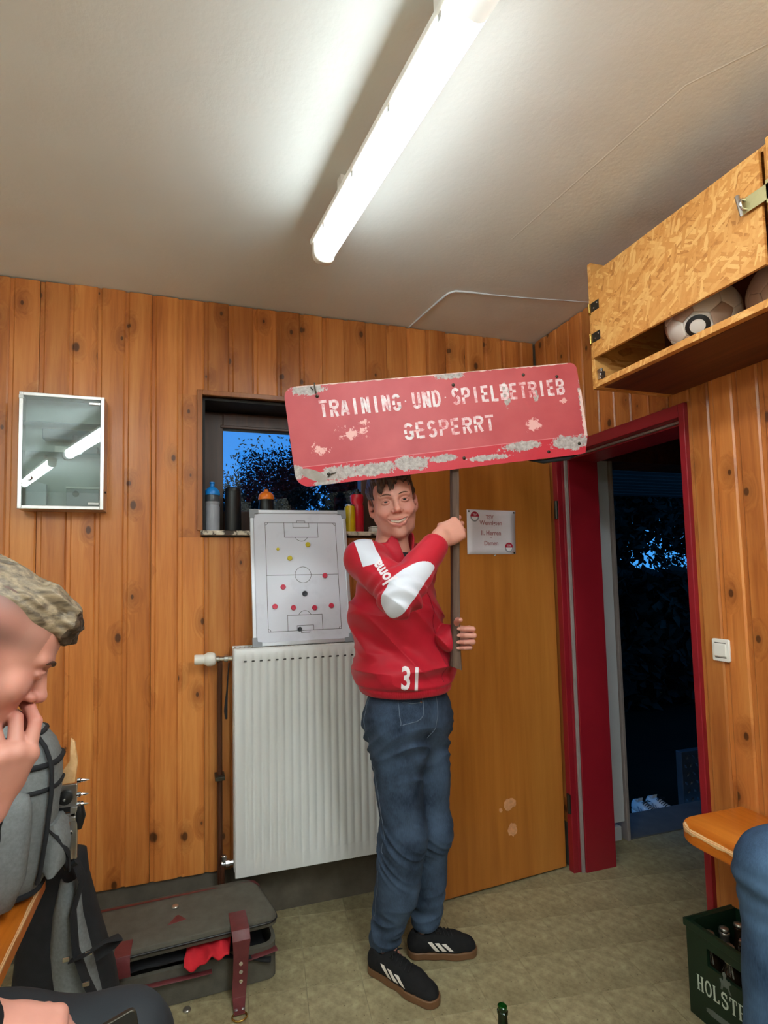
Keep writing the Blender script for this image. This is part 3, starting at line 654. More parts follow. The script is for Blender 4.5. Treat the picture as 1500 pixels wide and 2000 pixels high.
# ================================================================ BOTTLES ON THE SILL
SY = 2.432
def bottle(name, label, x, parts, y=SY, cat='bottle'):
    t = thing(name, label, cat, (x, y, WZ0))
    for nm, prof, m in parts: MB().lathe(prof, (x, y, WZ0), n=28).build(nm, m, t, smooth=40)
    return t
M['grey_bottle'] = plain('translucent_grey_bottle', srgb(158, 160, 168), 0.4, var=0.04)
M['smoke'] = plain('smoky_plastic', srgb(72, 78, 84), 0.3)
M['blue_cap'] = plain('blue_cap_plastic', srgb(24, 136, 224), 0.35); M['orange_cap'] = plain('orange_cap_plastic', srgb(242, 126, 30), 0.35)
M['red_can'] = plain('red_bottle_paint', srgb(206, 26, 46), 0.3); M['yellow_can'] = plain('yellow_can_paint', srgb(206, 170, 12), 0.3)
bottle('sport_bottle', 'grey sport bottle with a blue nozzle cap at the left end of the sill', 0.104, [
    ('body', [(0, 0), (0.031, 0.001), (0.033, 0.01), (0.033, 0.112), (0.030, 0.120), (0.033, 0.128), (0.033, 0.134)], M['grey_bottle']),
    ('neck_ring', [(0.033, 0.1345), (0.034, 0.137), (0.033, 0.150), (0.031, 0.160), (0.031, 0.164), (0, 0.164)], M['smoke']),
    ('cap', [(0.034, 0.1645), (0.035, 0.172), (0.031, 0.186), (0.020, 0.198), (0.0105, 0.203), (0.0095, 0.216), (0.012, 0.219), (0.011, 0.225), (0, 0.226)], M['blue_cap'])])
bottle('drinking_bottle', 'tall plain black bottle right next to the grey sport bottle', 0.196, [
    ('body', [(0, 0), (0.036, 0.001), (0.037, 0.01), (0.037, 0.12), (0.036, 0.15), (0.035, 0.182)], M['black_plastic']),
    ('cap', [(0.0355, 0.1825), (0.0355, 0.196), (0.032, 0.201), (0, 0.202)], M['black_plastic'])])
bottle('sport_bottle', 'dark sport bottle with an orange dome cap behind the tactics board', 0.347, [
    ('body', [(0, 0), (0.034, 0.001), (0.036, 0.01), (0.036, 0.12), (0.033, 0.14), (0.035, 0.1495)], M['black_plastic']),
    ('cap', [(0.036, 0.150), (0.037, 0.158), (0.034, 0.172), (0.024, 0.184), (0.011, 0.189), (0.010, 0.196), (0.008, 0.199), (0, 0.2)], M['orange_cap'])])
bottle('flask', 'tall red metal flask with a black top beside the standing man', 0.792, [
    ('body', [(0, 0), (0.031, 0.001), (0.032, 0.008), (0.032, 0.13), (0.028, 0.142), (0.032, 0.155), (0.033, 0.182), (0.030, 0.187)], M['red_can']),
    ('cap', [(0.022, 0.1875), (0.022, 0.20), (0.012, 0.204), (0.012, 0.214), (0, 0.215)], M['black_plastic'])], y=2.442)
bottle('spray_can', 'small yellow spray can in front of the red flask', 0.742, [
    ('body', [(0, 0), (0.025, 0.001), (0.026, 0.006), (0.026, 0.118), (0.022, 0.124)], M['yellow_can']),
    ('cap', [(0.0225, 0.1245), (0.0225, 0.130), (0.018, 0.134), (0, 0.134)], M['steel'])], y=2.40, cat='can')
tt = thing('soap_dish', 'small white plastic tub on the sill right of the red flask', 'tub', (0.872, 2.40, WZ0))
MB().box((0.842, 2.375, WZ0+0.0005), (0.902, 2.425, WZ0+0.02)).build('tub_body', M['white_plastic'], tt, bevel=0.005); MB().box((0.840, 2.373, WZ0+0.0205), (0.904, 2.427, WZ0+0.027)).build('lid', M['white_plastic'], tt, bevel=0.003)

# ================================================================ PAPER ON THE DOOR
def paper():
    a0 = (1.541-hx)/u[0]; a1 = (1.262-hx)/u[0]; O = leaf_pt(a1, 1.5425, 0.0016); du = -u; dv = np.array([0.018, 0, 1.0]); dv /= np.linalg.norm(dv); w = abs(a1-a0); h = 0.214
    t = thing('door_notice', 'white paper notice with two round club crests pinned on the wooden door', 'notice', tuple(O))
    mb = MB(); n = 8; P = []
    for j in range(n+1):
        row = []
        for i in range(n+1):
            cu = 0.0015+0.004*max(0, (i/n-0.75)*4)**2*max(0, (j/n-0.7)*3.3)
            row.append(O+du*w*i/n+dv*h*j/n+nrm*cu)
        P.append(row)
    mb.grid(P); pp = mb.build('sheet', M['paper'], t, smooth=60)
    sd = pp.modifiers.new('thickness', 'SOLIDIFY'); sd.thickness = 0.0006; sd.offset = 1
    for s, yy, sz in (('TSV', 0.795, 0.028), ('Wennigsen', 0.665, 0.030), ('II. Herren', 0.435, 0.031), ('-', 0.355, 0.026), ('Damen', 0.205, 0.030)):
        v, f = text_mesh(s, sz, bold=0.0006); xc = 0.46 if s in ('TSV',) else 0.485
        MB().add([O+du*(w*xc+p[0]*0.95)+dv*(h*yy+p[1])+nrm*0.0028 for p in v], f).build('printed_line', M['print_red'], t, recalc=False)
    for (cx, cy) in ((0.155, 0.845), (0.855, 0.155)):
        C0 = O+du*w*cx+dv*h*cy+nrm*0.0026; r = 0.0245
        e = MB().prism(arc(0, 0, r, 0, 360, 28)[:-1], C0, du, dv, nrm, 0.0003).build('crest', M['emblem_grey'], t)
        MB().prism(arc(0, 0, r*0.99, 0, 180, 18), C0+nrm*0.0003, du, dv, nrm, 0.0003).build('crest_top', M['emblem_red'], e)
        MB().prism([(-r*0.78, 0)]+arc(0, 0, r*0.70, 180, 360, 18)[0:]+[(r*0.78, 0)], C0+nrm*0.0003, du, dv, nrm, 0.0003).build('crest_bottom', M['emblem_white'], e)
        v, f = text_mesh('TSV', 0.013, bold=0.0003); MB().add([C0+du*p[0]+dv*(p[1]+0.005)+nrm*0.0008 for p in v], f).build('crest_lettering', M['emblem_white'], e, recalc=False)
    for (a, b) in ((0.965, 0.955), (0.955, 0.03), (0.03, 0.96)):
        MB().lathe([(0.003, 0), (0.0045, 0.002), (0.003, 0.004), (0, 0.0045)], O+du*w*a+dv*h*b+nrm*0.004, nrm, 10).build('pin', M['dark_steel'], t)
    MB().prism([(-0.006, -0.002), (0.005, 0.0), (0.006, 0.005), (-0.004, 0.003)], O+du*w*0.56+dv*(-0.006)+nrm*0.0005, du, dv, nrm, 0.002).build('paper_scrap', M['white_paint'], t)
paper()

# ================================================================ LIGHT SWITCH
tt = thing('light_switch', 'white rocker light switch on the right plank wall', 'switch', (XR, 1.411, 1.168))
Rm = [(-0.0315, -0.040), (0.0315, 0.040)]
MB().prism(rrect(-0.031, -0.039, 0.031, 0.039, 0.006, 4), (XR, 1.411, 1.168), (0, -1, 0), (0, 0, 1), (-1, 0, 0), 0.009).build('switch_frame', M['white_plastic'], tt, smooth=50, bevel=0.002)
MB().prism([(-0.021, -0.021), (0.021, -0.021), (0.021, 0.021), (-0.021, 0.021)], (XR-0.0085, 1.411, 1.168), (0, -1, 0), (0, 0, 1), (-1, 0, 0.06), 0.005).build('rocker', M['white_plastic'], tt, bevel=0.0015)
for dz in (-0.0255, 0.0255): MB().box((XR-0.0096, 1.391, 1.168+dz-0.0012), (XR-0.0090, 1.431, 1.168+dz+0.0012)).build('gap', M['dark_gap'], tt)

# ================================================================ OSB LOCKER UP ON THE RIGHT WALL
CXF = 1.443
def locker():
    t = thing('wall_locker', 'chipboard strand locker with hinged flap hung high on the right wall', 'locker', (XR, 1.0, 2.125))
    xb = XR-0.002
    MB().box((CXF-0.002, 1.556, 2.125), (xb, 1.572, 2.605)).build('end_panel', M['osb'], t, bevel=0.001)
    fl = MB().box((CXF-0.004, -0.25, 2.1275), (xb, 1.5555, 2.1485)).build('bottom_board', M['osb'], t, bevel=0.001)
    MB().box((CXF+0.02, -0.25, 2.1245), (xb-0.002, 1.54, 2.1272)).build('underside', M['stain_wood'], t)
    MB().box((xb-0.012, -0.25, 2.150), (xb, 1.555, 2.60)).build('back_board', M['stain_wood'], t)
    MB().box((CXF+0.012, -0.25, 2.552), (xb-0.0125, 1.5555, 2.566)).build('top_board', M['osb'], t)
    for y0, xd in ((0.916, CXF+0.018), (0.32, xb-0.0125), (-0.25, xb-0.0125)): MB().box((CXF+0.0, y0, 2.1495), (xd, y0+0.022, 2.551)).build('divider', M['osb'], t)
    d1 = MB().box((CXF-0.012, 0.944, 2.236), (CXF-0.001, 1.5535, 2.548)).build('flap_door', M['osb'], t, bevel=0.0012)
    d2 = MB().box((CXF-0.020, 0.33, 2.236), (CXF-0.009, 0.920, 2.558)).build('flap_door', M['osb'], t, bevel=0.0012)
    for z in (2.310, 2.425):
        mb = MB(); mb.box((CXF-0.0145, 1.512, z-0.017), (CXF-0.0125, 1.551, z+0.017)); h = mb.build('hinge', M['dark_steel'], d1, bevel=0.0008)
        mb = MB(); mb.lathe([(0.0045, 0), (0.0045, 0.036)], (CXF-0.0165, 1.556, z-0.018), n=12); mb.box((CXF-0.0045, 1.5565, z-0.018), (CXF-0.0025, 1.572, z+0.018)); mb.build('hinge_barrel', M['brass'], d1, smooth=40)
        for dy in (1.520, 1.536):
            MB().lathe([(0.003, 0), (0.002, 0.001), (0, 0.0012)], (CXF-0.0146, dy, z+(0.007 if dy < 1.53 else -0.006)), (-1, 0, 0), 8).build('screw', M['chrome'], d1)
    # hasp with its staple at the other end
    mb = MB(); mb.box((CXF-0.0225, 0.905, 2.395), (CXF-0.0205, 0.985, 2.437)); mb.box((CXF-0.0225, 0.905, 2.385), (CXF-0.0205, 0.925, 2.447)); mb.build('hasp', M['zinc'], d1, bevel=0.0008)
    mb = MB(); mb.tube([(CXF-0.012, 0.976, 2.405), (CXF-0.036, 0.976, 2.403), (CXF-0.042, 0.976, 2.412), (CXF-0.042, 0.976, 2.424), (CXF-0.036, 0.976, 2.430), (CXF-0.012, 0.976, 2.428)], 0.0035, 8); mb.tube([(CXF-0.033, 0.990, 2.448), (CXF-0.034, 0.984, 2.420), (CXF-0.034, 0.980, 2.385)], [0.006, 0.006, 0.004], 8); mb.build('staple', M['steel'], d1, smooth=50)
    # door catch inside the gap by the end panel
    mb = MB(); mb.box((CXF+0.006, 1.542, 2.158), (CXF+0.030, 1.5555, 2.188)); mb.box((CXF+0.002, 1.534, 2.166), (CXF+0.018, 1.546, 2.176)); mb.box((CXF-0.001, 1.528, 2.178), (CXF+0.006, 1.548, 2.192)); mb.build('latch_bracket', M['steel'], t, bevel=0.001)
locker()
def football(name, label, c, r, seed, mark, cols):
    """32 panel ball: truncated icosahedron pushed out to the sphere, seams pressed in"""
    ph = (1+5**0.5)/2; I = [np.array(p, float) for p in [(-1, ph, 0), (1, ph, 0), (-1, -ph, 0), (1, -ph, 0), (0, -1, ph), (0, 1, ph), (0, -1, -ph), (0, 1, -ph), (ph, 0, -1), (ph, 0, 1), (-ph, 0, -1), (-ph, 0, 1)]]
    I = [p/np.linalg.norm(p) for p in I]
    T = [(0, 11, 5), (0, 5, 1), (0, 1, 7), (0, 7, 10), (0, 10, 11), (1, 5, 9), (5, 11, 4), (11, 10, 2), (10, 7, 6), (7, 1, 8), (3, 9, 4), (3, 4, 2), (3, 2, 6), (3, 6, 8), (3, 8, 9), (4, 9, 5), (2, 4, 11), (6, 2, 10), (8, 6, 7), (9, 8, 1)]
    q = np.random.default_rng(seed).normal(size=4); q /= np.linalg.norm(q); w, x, y, z = q
    Rm = np.array([[1-2*(y*y+z*z), 2*(x*y-z*w), 2*(x*z+y*w)], [2*(x*y+z*w), 1-2*(x*x+z*z), 2*(y*z-x*w)], [2*(x*z-y*w), 2*(y*z+x*w), 1-2*(x*x+y*y)]])
    t = thing(name, label, 'ball', (c[0], c[1], c[2]-r), 'footballs in the locker')
    def cell(poly):
        n = len(poly); ctr = sum(poly)/n; rows = []
        for k, s in enumerate((1.0, 0.94, 0.86, 0.6, 0.3)):
            rr = (0.975, 1.0, 1.004, 1.006, 1.007)[k]; ring = []
            for i in range(n):
                for m in range(4):
                    p = poly[i]*(1-m/4)+poly[(i+1) % n]*m/4; p = ctr+(p-ctr)*s; ring.append(p/np.linalg.norm(p)*rr)
            rows.append(ring)
        vs = [p for ring in rows for p in ring]+[ctr/np.linalg.norm(ctr)*1.008]; N = n*4
        fs = [(a*N+i, a*N+(i+1) % N, (a+1)*N+(i+1) % N, (a+1)*N+i) for a in range(4) for i in range(N)]+[(4*N+i, 4*N+(i+1) % N, 5*N) for i in range(N)]
        return [np.array(c)+r*(Rm @ p) for p in vs], fs
    cells = []
    for vi in range(12):
        nb = [tr for tr in T if vi in tr]; pts = []
        for tr in nb:
            for o in tr:
                if o != vi: pts.append(o)
        pts = sorted(set(pts)); ax = I[vi]; a = np.cross(ax, [0.31, 0.77, 0.55]); a /= np.linalg.norm(a); b = np.cross(ax, a)
        pts.sort(key=lambda o: math.atan2(I[o] @ b, I[o] @ a)); cells.append(([I[vi]+(I[o]-I[vi])/3 for o in pts], 1))
    for tr in T:
        poly = []
        for i in range(3): p, n2 = I[tr[i]], I[tr[(i+1) % 3]]; poly += [p+(n2-p)/3, p+(n2-p)*2/3]
        cells.append((poly, 0))
    for k, (poly, pent) in enumerate(cells):
        vs, fs = cell(poly); MB().add(vs, fs).build('panel', cols[pent], t, smooth=60)
    if mark is not None:
        d = np.array(mark, float); d /= np.linalg.norm(d); a = np.cross(d, [0, 0, 1]); a /= np.linalg.norm(a); b = np.cross(a, d)
        P = [[np.array(c)+r*1.010*(d*math.cos(th)+(a*math.cos(f)+b*math.sin(f))*math.sin(th)) for f in np.linspace(0, 2*math.pi, 28, endpoint=False)] for th in (0.20, 0.26, 0.32)]
        MB().grid(P, closed=True).build('ring_mark', M['black_plastic'], t, smooth=60)
M['ball_white'] = plain('scuffed_white_ball', srgb(214, 206, 196), 0.5, var=0.1, nscale=8); M['ball_tan'] = plain('aged_ball_leather', srgb(178, 150, 130), 0.6, var=0.1, nscale=8); M['ball_cream'] = plain('cream_ball', srgb(214, 206, 160), 0.5, var=0.08); M['ball_dark'] = plain('dark_ball_panel', srgb(60, 48, 44), 0.5)
football('football', 'scuffed white football with a black ring mark, leftmost in the locker gap', (1.575, 1.235, 2.1492+0.105), 0.105, 3, (-0.78, -0.42, -0.58), (M['ball_white'], M['ball_tan']))
football('football', 'tan leather football in the middle of the locker gap', (1.670, 1.044, 2.1492+0.104), 0.102, 5, None, (M['ball_tan'], M['ball_tan']))
football('football', 'cream football at the right end of the locker gap', (1.578, 0.850, 2.1492+0.107), 0.105, 9, None, (M['ball_cream'], M['ball_dark']))

# ================================================================ BENCHES
def bench(label, x0, x1, y0, y1, z, corner, legs_y, wall_x):
    """board with two rounded free corners; corner = 'hi' rounds the far end"""
    t = thing('bench', label, 'bench', ((x0+x1)/2, (y0+y1)/2, 0)); th = 0.042; rr = 0.10
    if wall_x > 0: out = [(x1, y0), (x1, y1)]+[(x0+rr-rr*math.sin(math.radians(a)), y1-rr+rr*math.cos(math.radians(a))) for a in range(0, 91, 10)]+[(x0, y0)]
    else: out = [(x0, y0), (x1, y0)]+[(x1-0.03+0.03*math.cos(math.radians(a)), y1-0.03+0.03*math.sin(math.radians(a))) for a in range(0, 91, 15)]+[(x0, y1)]
    MB().prism(out, (0, 0, z-th), (1, 0, 0), (0, 1, 0), (0, 0, 1), th).build('seat', M['bench'], t, bevel=0.004)
    # varnish chipped off along the front edge
    r = random.Random(5); E = out[2:-1] if wall_x > 0 else out[2:-1]
    path = []
    if wall_x > 0:
        path = [p for p in E[4:]]+[(x0, y1-rr-(y1-rr-y0)*k/60) for k in range(1, 40)]
    else: path = [(x1, y0+(y1-0.03-y0)*k/60) for k in range(20, 60)]
    P = []
    for i, p in enumerate(path):
        j = (i+1) if i < len(path)-1 else i-1
        e = np.array([path[min(i+1, len(path)-1)][0]-path[max(i-1, 0)][0], path[min(i+1, len(path)-1)][1]-path[max(i-1, 0)][1]]); e /= np.linalg.norm(e)+1e-9
        nn = np.array([e[1], -e[0]]) if wall_x > 0 else np.array([e[1], -e[0]])
        if wall_x > 0 and nn[0] > 0: nn = -nn
        if wall_x < 0 and nn[0] < 0: nn = -nn
        d = (0.007 if wall_x > 0 else 0.003)*r.uniform(0.15, 1.25); hgt = (0.012 if wall_x > 0 else 0.005)*r.uniform(0.2, 1.1)
        q = np.array(p); P.append([(*(q-nn*d-nn*0.002), z+0.0006), (*(q+nn*0.0007-nn*0.0035), z+0.0006), (*(q+nn*0.0009), z-0.0042), (*(q+nn*0.0009), z-0.0045-hgt)])
    MB().grid(P).build('chipped_edge', M['bare_wood'], t)
    for ly in legs_y:
        mb = MB(); xa, xb = (x0+0.10, x1-0.01) if wall_x > 0 else (x0+0.01, x1-0.10)
        mb.box((xa, ly, z-th-0.05), (xb, ly+0.04, z-th-0.0005)); mb.build('bracket', M['bench'], t, bevel=0.003)
        s = xb if wall_x > 0 else xa
        mb = MB(); mb.box((min(s, s-math.copysign(0.035, wall_x)), ly, 0.002), (max(s, s-math.copysign(0.035, wall_x)), ly+0.04, z-th-0.0505)); mb.build('leg', M['bench'], t, bevel=0.003)
bench('orange varnished wooden bench with a chipped edge along the right wall', 1.472, XR-0.003, -0.6, 1.375, 0.652, 'hi', (0.45, -0.5), 1)
bench('orange varnished wooden bench under the grey backpack at the left wall', -0.80, -0.372, -0.6, 1.70, 0.652, 'hi', (1.30, 0.2, -0.5), -1)
# ================================================================ SUITCASE ON THE FLOOR
struct(MB().box((2.285, YB+0.013, -0.003), (3.22, 2.63, 0.006)).build('trim_5', M['concrete_step'], bevel=0.003))
def suitcase():
    t = thing('suitcase', 'dark grey canvas suitcase with maroon leather straps on the floor before the radiator', 'suitcase', (-0.07, 2.1, 0))
    def ring(poly, z): return [(p[0], p[1], z) for p in poly]
    def rpoly(P, r, n=5):
        out = []; m = len(P)
        for i in range(m):
            a, b, c = (np.array(P[(i+k) % m], float) for k in (-1, 0, 1)); u1 = (a-b)/np.linalg.norm(a-b); u2 = (c-b)/np.linalg.norm(c-b)
            p, q = b+u1*r, b+u2*r
            for k in range(n+1): s = k/n; out.append(tuple((1-s)**2*p+2*s*(1-s)*b+s*s*q))
        return out
    top = [(-0.50, 1.950), (0.322, 1.992), (0.262, 2.268), (-0.48, 2.245)]; low = [(-0.50, 1.972), (0.318, 2.006), (0.262, 2.258), (-0.48, 2.235)]
    o = rpoly(low, 0.05); i = rpoly([(-0.488, 1.984), (0.304, 2.018), (0.250, 2.246), (-0.468, 2.223)], 0.045)
    hgt = lambda p: 0.118+0.07*max(0, min(1, (p[1]-2.0)/0.22))       # base wall higher at the hinge side
    P = [ring(o, 0.003), [(p[0]*1.0, p[1], 0.05) for p in o], [(p[0], p[1], hgt(p)) for p in o], [(p[0], p[1], hgt(p)+0.001) for p in i], ring(i, 0.012)]
    mb = MB(); mb.grid(P, closed=True); n = len(o); mb.add(ring(o, 0.003), [tuple(range(n))]); mb.add(ring(i, 0.012), [tuple(range(n))]); mb.build('base', M['bag_fabric'], t, smooth=45)
    lp = rpoly(top, 0.055, 6); c = np.mean(np.array(lp), axis=0)
    lidz = lambda p: 0.205+0.012*math.sin(p[0]*7)*0.5
    rows = []
    for s, dz in ((0.97, -0.022), (1.0, -0.018), (1.0, 0.0), (0.985, 0.012), (0.95, 0.016), (0.6, 0.019), (0.2, 0.019)):
        rows.append([(*(c+(np.array(p)-c)*s), lidz(c+(np.array(p)-c)*s)+dz) for p in lp])
    mb = MB(); mb.grid(rows, closed=True); mb.add(rows[0], [tuple(range(len(lp)))]); mb.add(rows[-1], [tuple(range(len(lp)))]); mb.build('lid', M['bag_fabric'], t, smooth=50)
    mb = MB(); mb.tube([(*p, lidz(p)-0.004) for p in lp]+[(*lp[0], lidz(lp[0])-0.004)], 0.0042, 8); mb.build('lid_piping', M['black_plastic'], t, smooth=60)
    # maroon binding along the hinge side and on the corners
    E = [p for p in lp if p[1] > 2.19]
    E.sort(key=lambda p: p[0]); rows = [[(x, y-0.030+0.001, lidz((x, y))+0.0165), (x, y-0.006, lidz((x, y))+0.0145), (x, y+0.002, lidz((x, y))+0.004), (x, y+0.002, lidz((x, y))-0.012)] for x, y in E]
    MB().grid(rows).build('leather_binding', M['maroon_leather'], t, smooth=60)
    MB().prism([(-0.035, -0.002), (0.03, 0.012), (0.004, 0.046), (-0.006, 0.046)], (-0.035, 2.065, 0.2225), (1, 0, 0), (0, 1, 0), (0, 0, 1), 0.002).build('leather_patch', M['maroon_leather'], t, bevel=0.0006)
    mb = MB(); mb.tube([(0.19, 1.995, 0.096), (0.25, 1.999, 0.10), (0.31, 2.006, 0.104)], [0.016, 0.016, 0.016], 8, flat=0.25); mb.build('leather_band', M['maroon_leather'], t, smooth=60)
    mb = MB(); mb.tube([(-0.4, 1.966, 0.098), (-0.2, 1.974, 0.092), (0.08, 1.982, 0.09)], 0.012, 8, flat=0.3); mb.build('leather_band', M['maroon_leather'], t, smooth=60)
    # wide strap lying over the lid edge down to the floor
    path = [(0.130+0.0, 2.055, 0.2255), (0.132, 2.00, 0.2265), (0.134, 1.955, 0.222), (0.136, 1.938, 0.200), (0.134, 1.940, 0.15), (0.132, 1.946, 0.09), (0.128, 1.944, 0.045), (0.126, 1.934, 0.016), (0.124, 1.905, 0.006), (0.122, 1.875, 0.005)]
    path = [(p[0]+0.042, p[1], p[2]) for p in path]
    def strap(path, w, th, ws=None):
        rows = []
        for k, p in enumerate(path):
            p = np.array(p); a = np.array(path[max(k-1, 0)]); b = np.array(path[min(k+1, len(path)-1)]); d = b-a; d /= np.linalg.norm(d); s = np.array([1.0, 0.03, 0]); nn = np.cross(s, d); nn /= np.linalg.norm(nn)
            if nn[1] > 0.2 or nn[2] < -0.2: nn = -nn
            ww = w*(ws[k] if ws else 1)
            rows.append([p-s*ww/2, p+s*ww/2, p+s*ww/2+nn*th, p-s*ww/2+nn*th])
        mb = MB(); mb.grid(rows, closed=True); mb.add(rows[0], [(0, 1, 2, 3)]); mb.add(rows[-1], [(0, 1, 2, 3)]); return mb
    st = strap(path, 0.062, 0.004, [1.0, 1.0, 1.0, 0.98, 0.84, 0.82, 0.80, 0.72, 0.62, 0.58]).build('leather_strap', M['maroon_leather'], t, bevel=0.001, smooth=50)
    for (y, z, d) in ((1.9365, 0.125, (0, -1, 0.1)), (1.9365, 0.098, (0, -1, 0.1)), (1.940, 0.065, (0, -1, 0))): MB().lathe([(0.003, 0), (0.0065, 0.0005), (0.0065, 0.002), (0.003, 0.0022)], (0.175, y, z), d, 12).build('eyelet', M['chrome'], st)
    for x in (0.154, 0.178): MB().lathe([(0.003, 0), (0.006, 0.0005), (0.006, 0.002), (0, 0.0026)], (x, 1.89, 0.0098), (0, 0, 1), 12).build('rivet', M['chrome'], st)
    mb = MB(); pts = [(0.164+0.024*math.cos(a), 1.868+0.02*math.sin(a), 0.006) for a in np.linspace(0, 2*math.pi, 17)]; mb.tube(pts, 0.0028, 8, cap=False); mb.build('buckle_ring', M['brass'], st, smooth=60)
    p2 = [(-0.205, 2.02, 0.2225), (-0.206, 1.975, 0.223), (-0.207, 1.948, 0.219), (-0.207, 1.938, 0.195), (-0.205, 1.942, 0.160)]
    strap(p2, 0.052, 0.004).build('leather_strap', M['maroon_leather'], t, bevel=0.001, smooth=50)
    return t
suitcase()
def cloth(name, label, mat, x0, x1, y0, y1, z, amp, seed, cat, n=26, m=14, droop=0.0):
    r = np.random.default_rng(seed); K = [(r.uniform(-1, 1, 2)*60, r.uniform(0, 6.28)) for _ in range(7)]
    P = []
    for j in range(m+1):
        row = []
        for i in range(n+1):
            a, b = i/n, j/m; x = x0+(x1-x0)*a; y = y0+(y1-y0)*b
            w = sum(math.sin(k[0]*x+k[1]*y+p) for k, p in K)/7
            e = 4*a*(1-a)*0.5+0.5
            row.append((x+0.004*math.sin(b*9), y, z*e+amp*w+droop*(1-b)**2*-1))
        P.append(row)
    o = MB().grid(P).build(name, mat, smooth=80); s = o.modifiers.new('thickness', 'SOLIDIFY'); s.thickness = 0.005
    return tag(o, label, cat)
cloth('jumble_of_clothes', 'black crumpled sportswear packed inside the half-open suitcase', M['black_fabric'], -0.44, 0.285, 1.985, 2.20, 0.146, 0.012, 3, 'clothes', 40, 16)
def red_shirt():
    r = np.random.default_rng(8); P = []
    for j in range(13):
        row = []
        for i in range(25):
            a, b = i/24, j/12; x = -0.012+0.150*a+0.01*(1-b); edge = 0.5+0.5*math.sin(a*3.14)
            y = 2.03-0.088*b*(0.75+0.25*edge); z = 0.170-0.004*b+0.010*math.sin(a*9+b*3)*b+0.006*math.sin(a*21-b*5)-0.030*b*b*(1-0.5*a)+0.012*a
            row.append((x, y, z))
        P.append(row)
    o = MB().grid(P).build('red_shirt', M['red_cloth'], smooth=80); o.modifiers.new('thickness', 'SOLIDIFY').thickness = 0.005
    return tag(o, 'bright red cloth poking out of the half-open suitcase', 'cloth')
red_shirt()

# ================================================================ BOTTLE CAPS
def cap(x, y, z, label, tilt=(0, 0, 1)):
    mb = MB(); n = 21; prof = [(0.0135, 0.0), (0.0138, 0.001), (0.0125, 0.004), (0.0105, 0.0062), (0.004, 0.0068), (0, 0.0068)]
    o = mb.lathe(prof, (x, y, z), tilt, 42).build('crown_cap', M['cap_metal'], smooth=50); return tag(o, label, 'bottle cap', 'crown caps lying about')
cap(-0.045, 2.165, 0.2235, 'silver bottle cap lying on the suitcase lid'); cap(-0.003, 1.955, 0.0015, 'silver bottle cap lying on the floor in front of the suitcase')

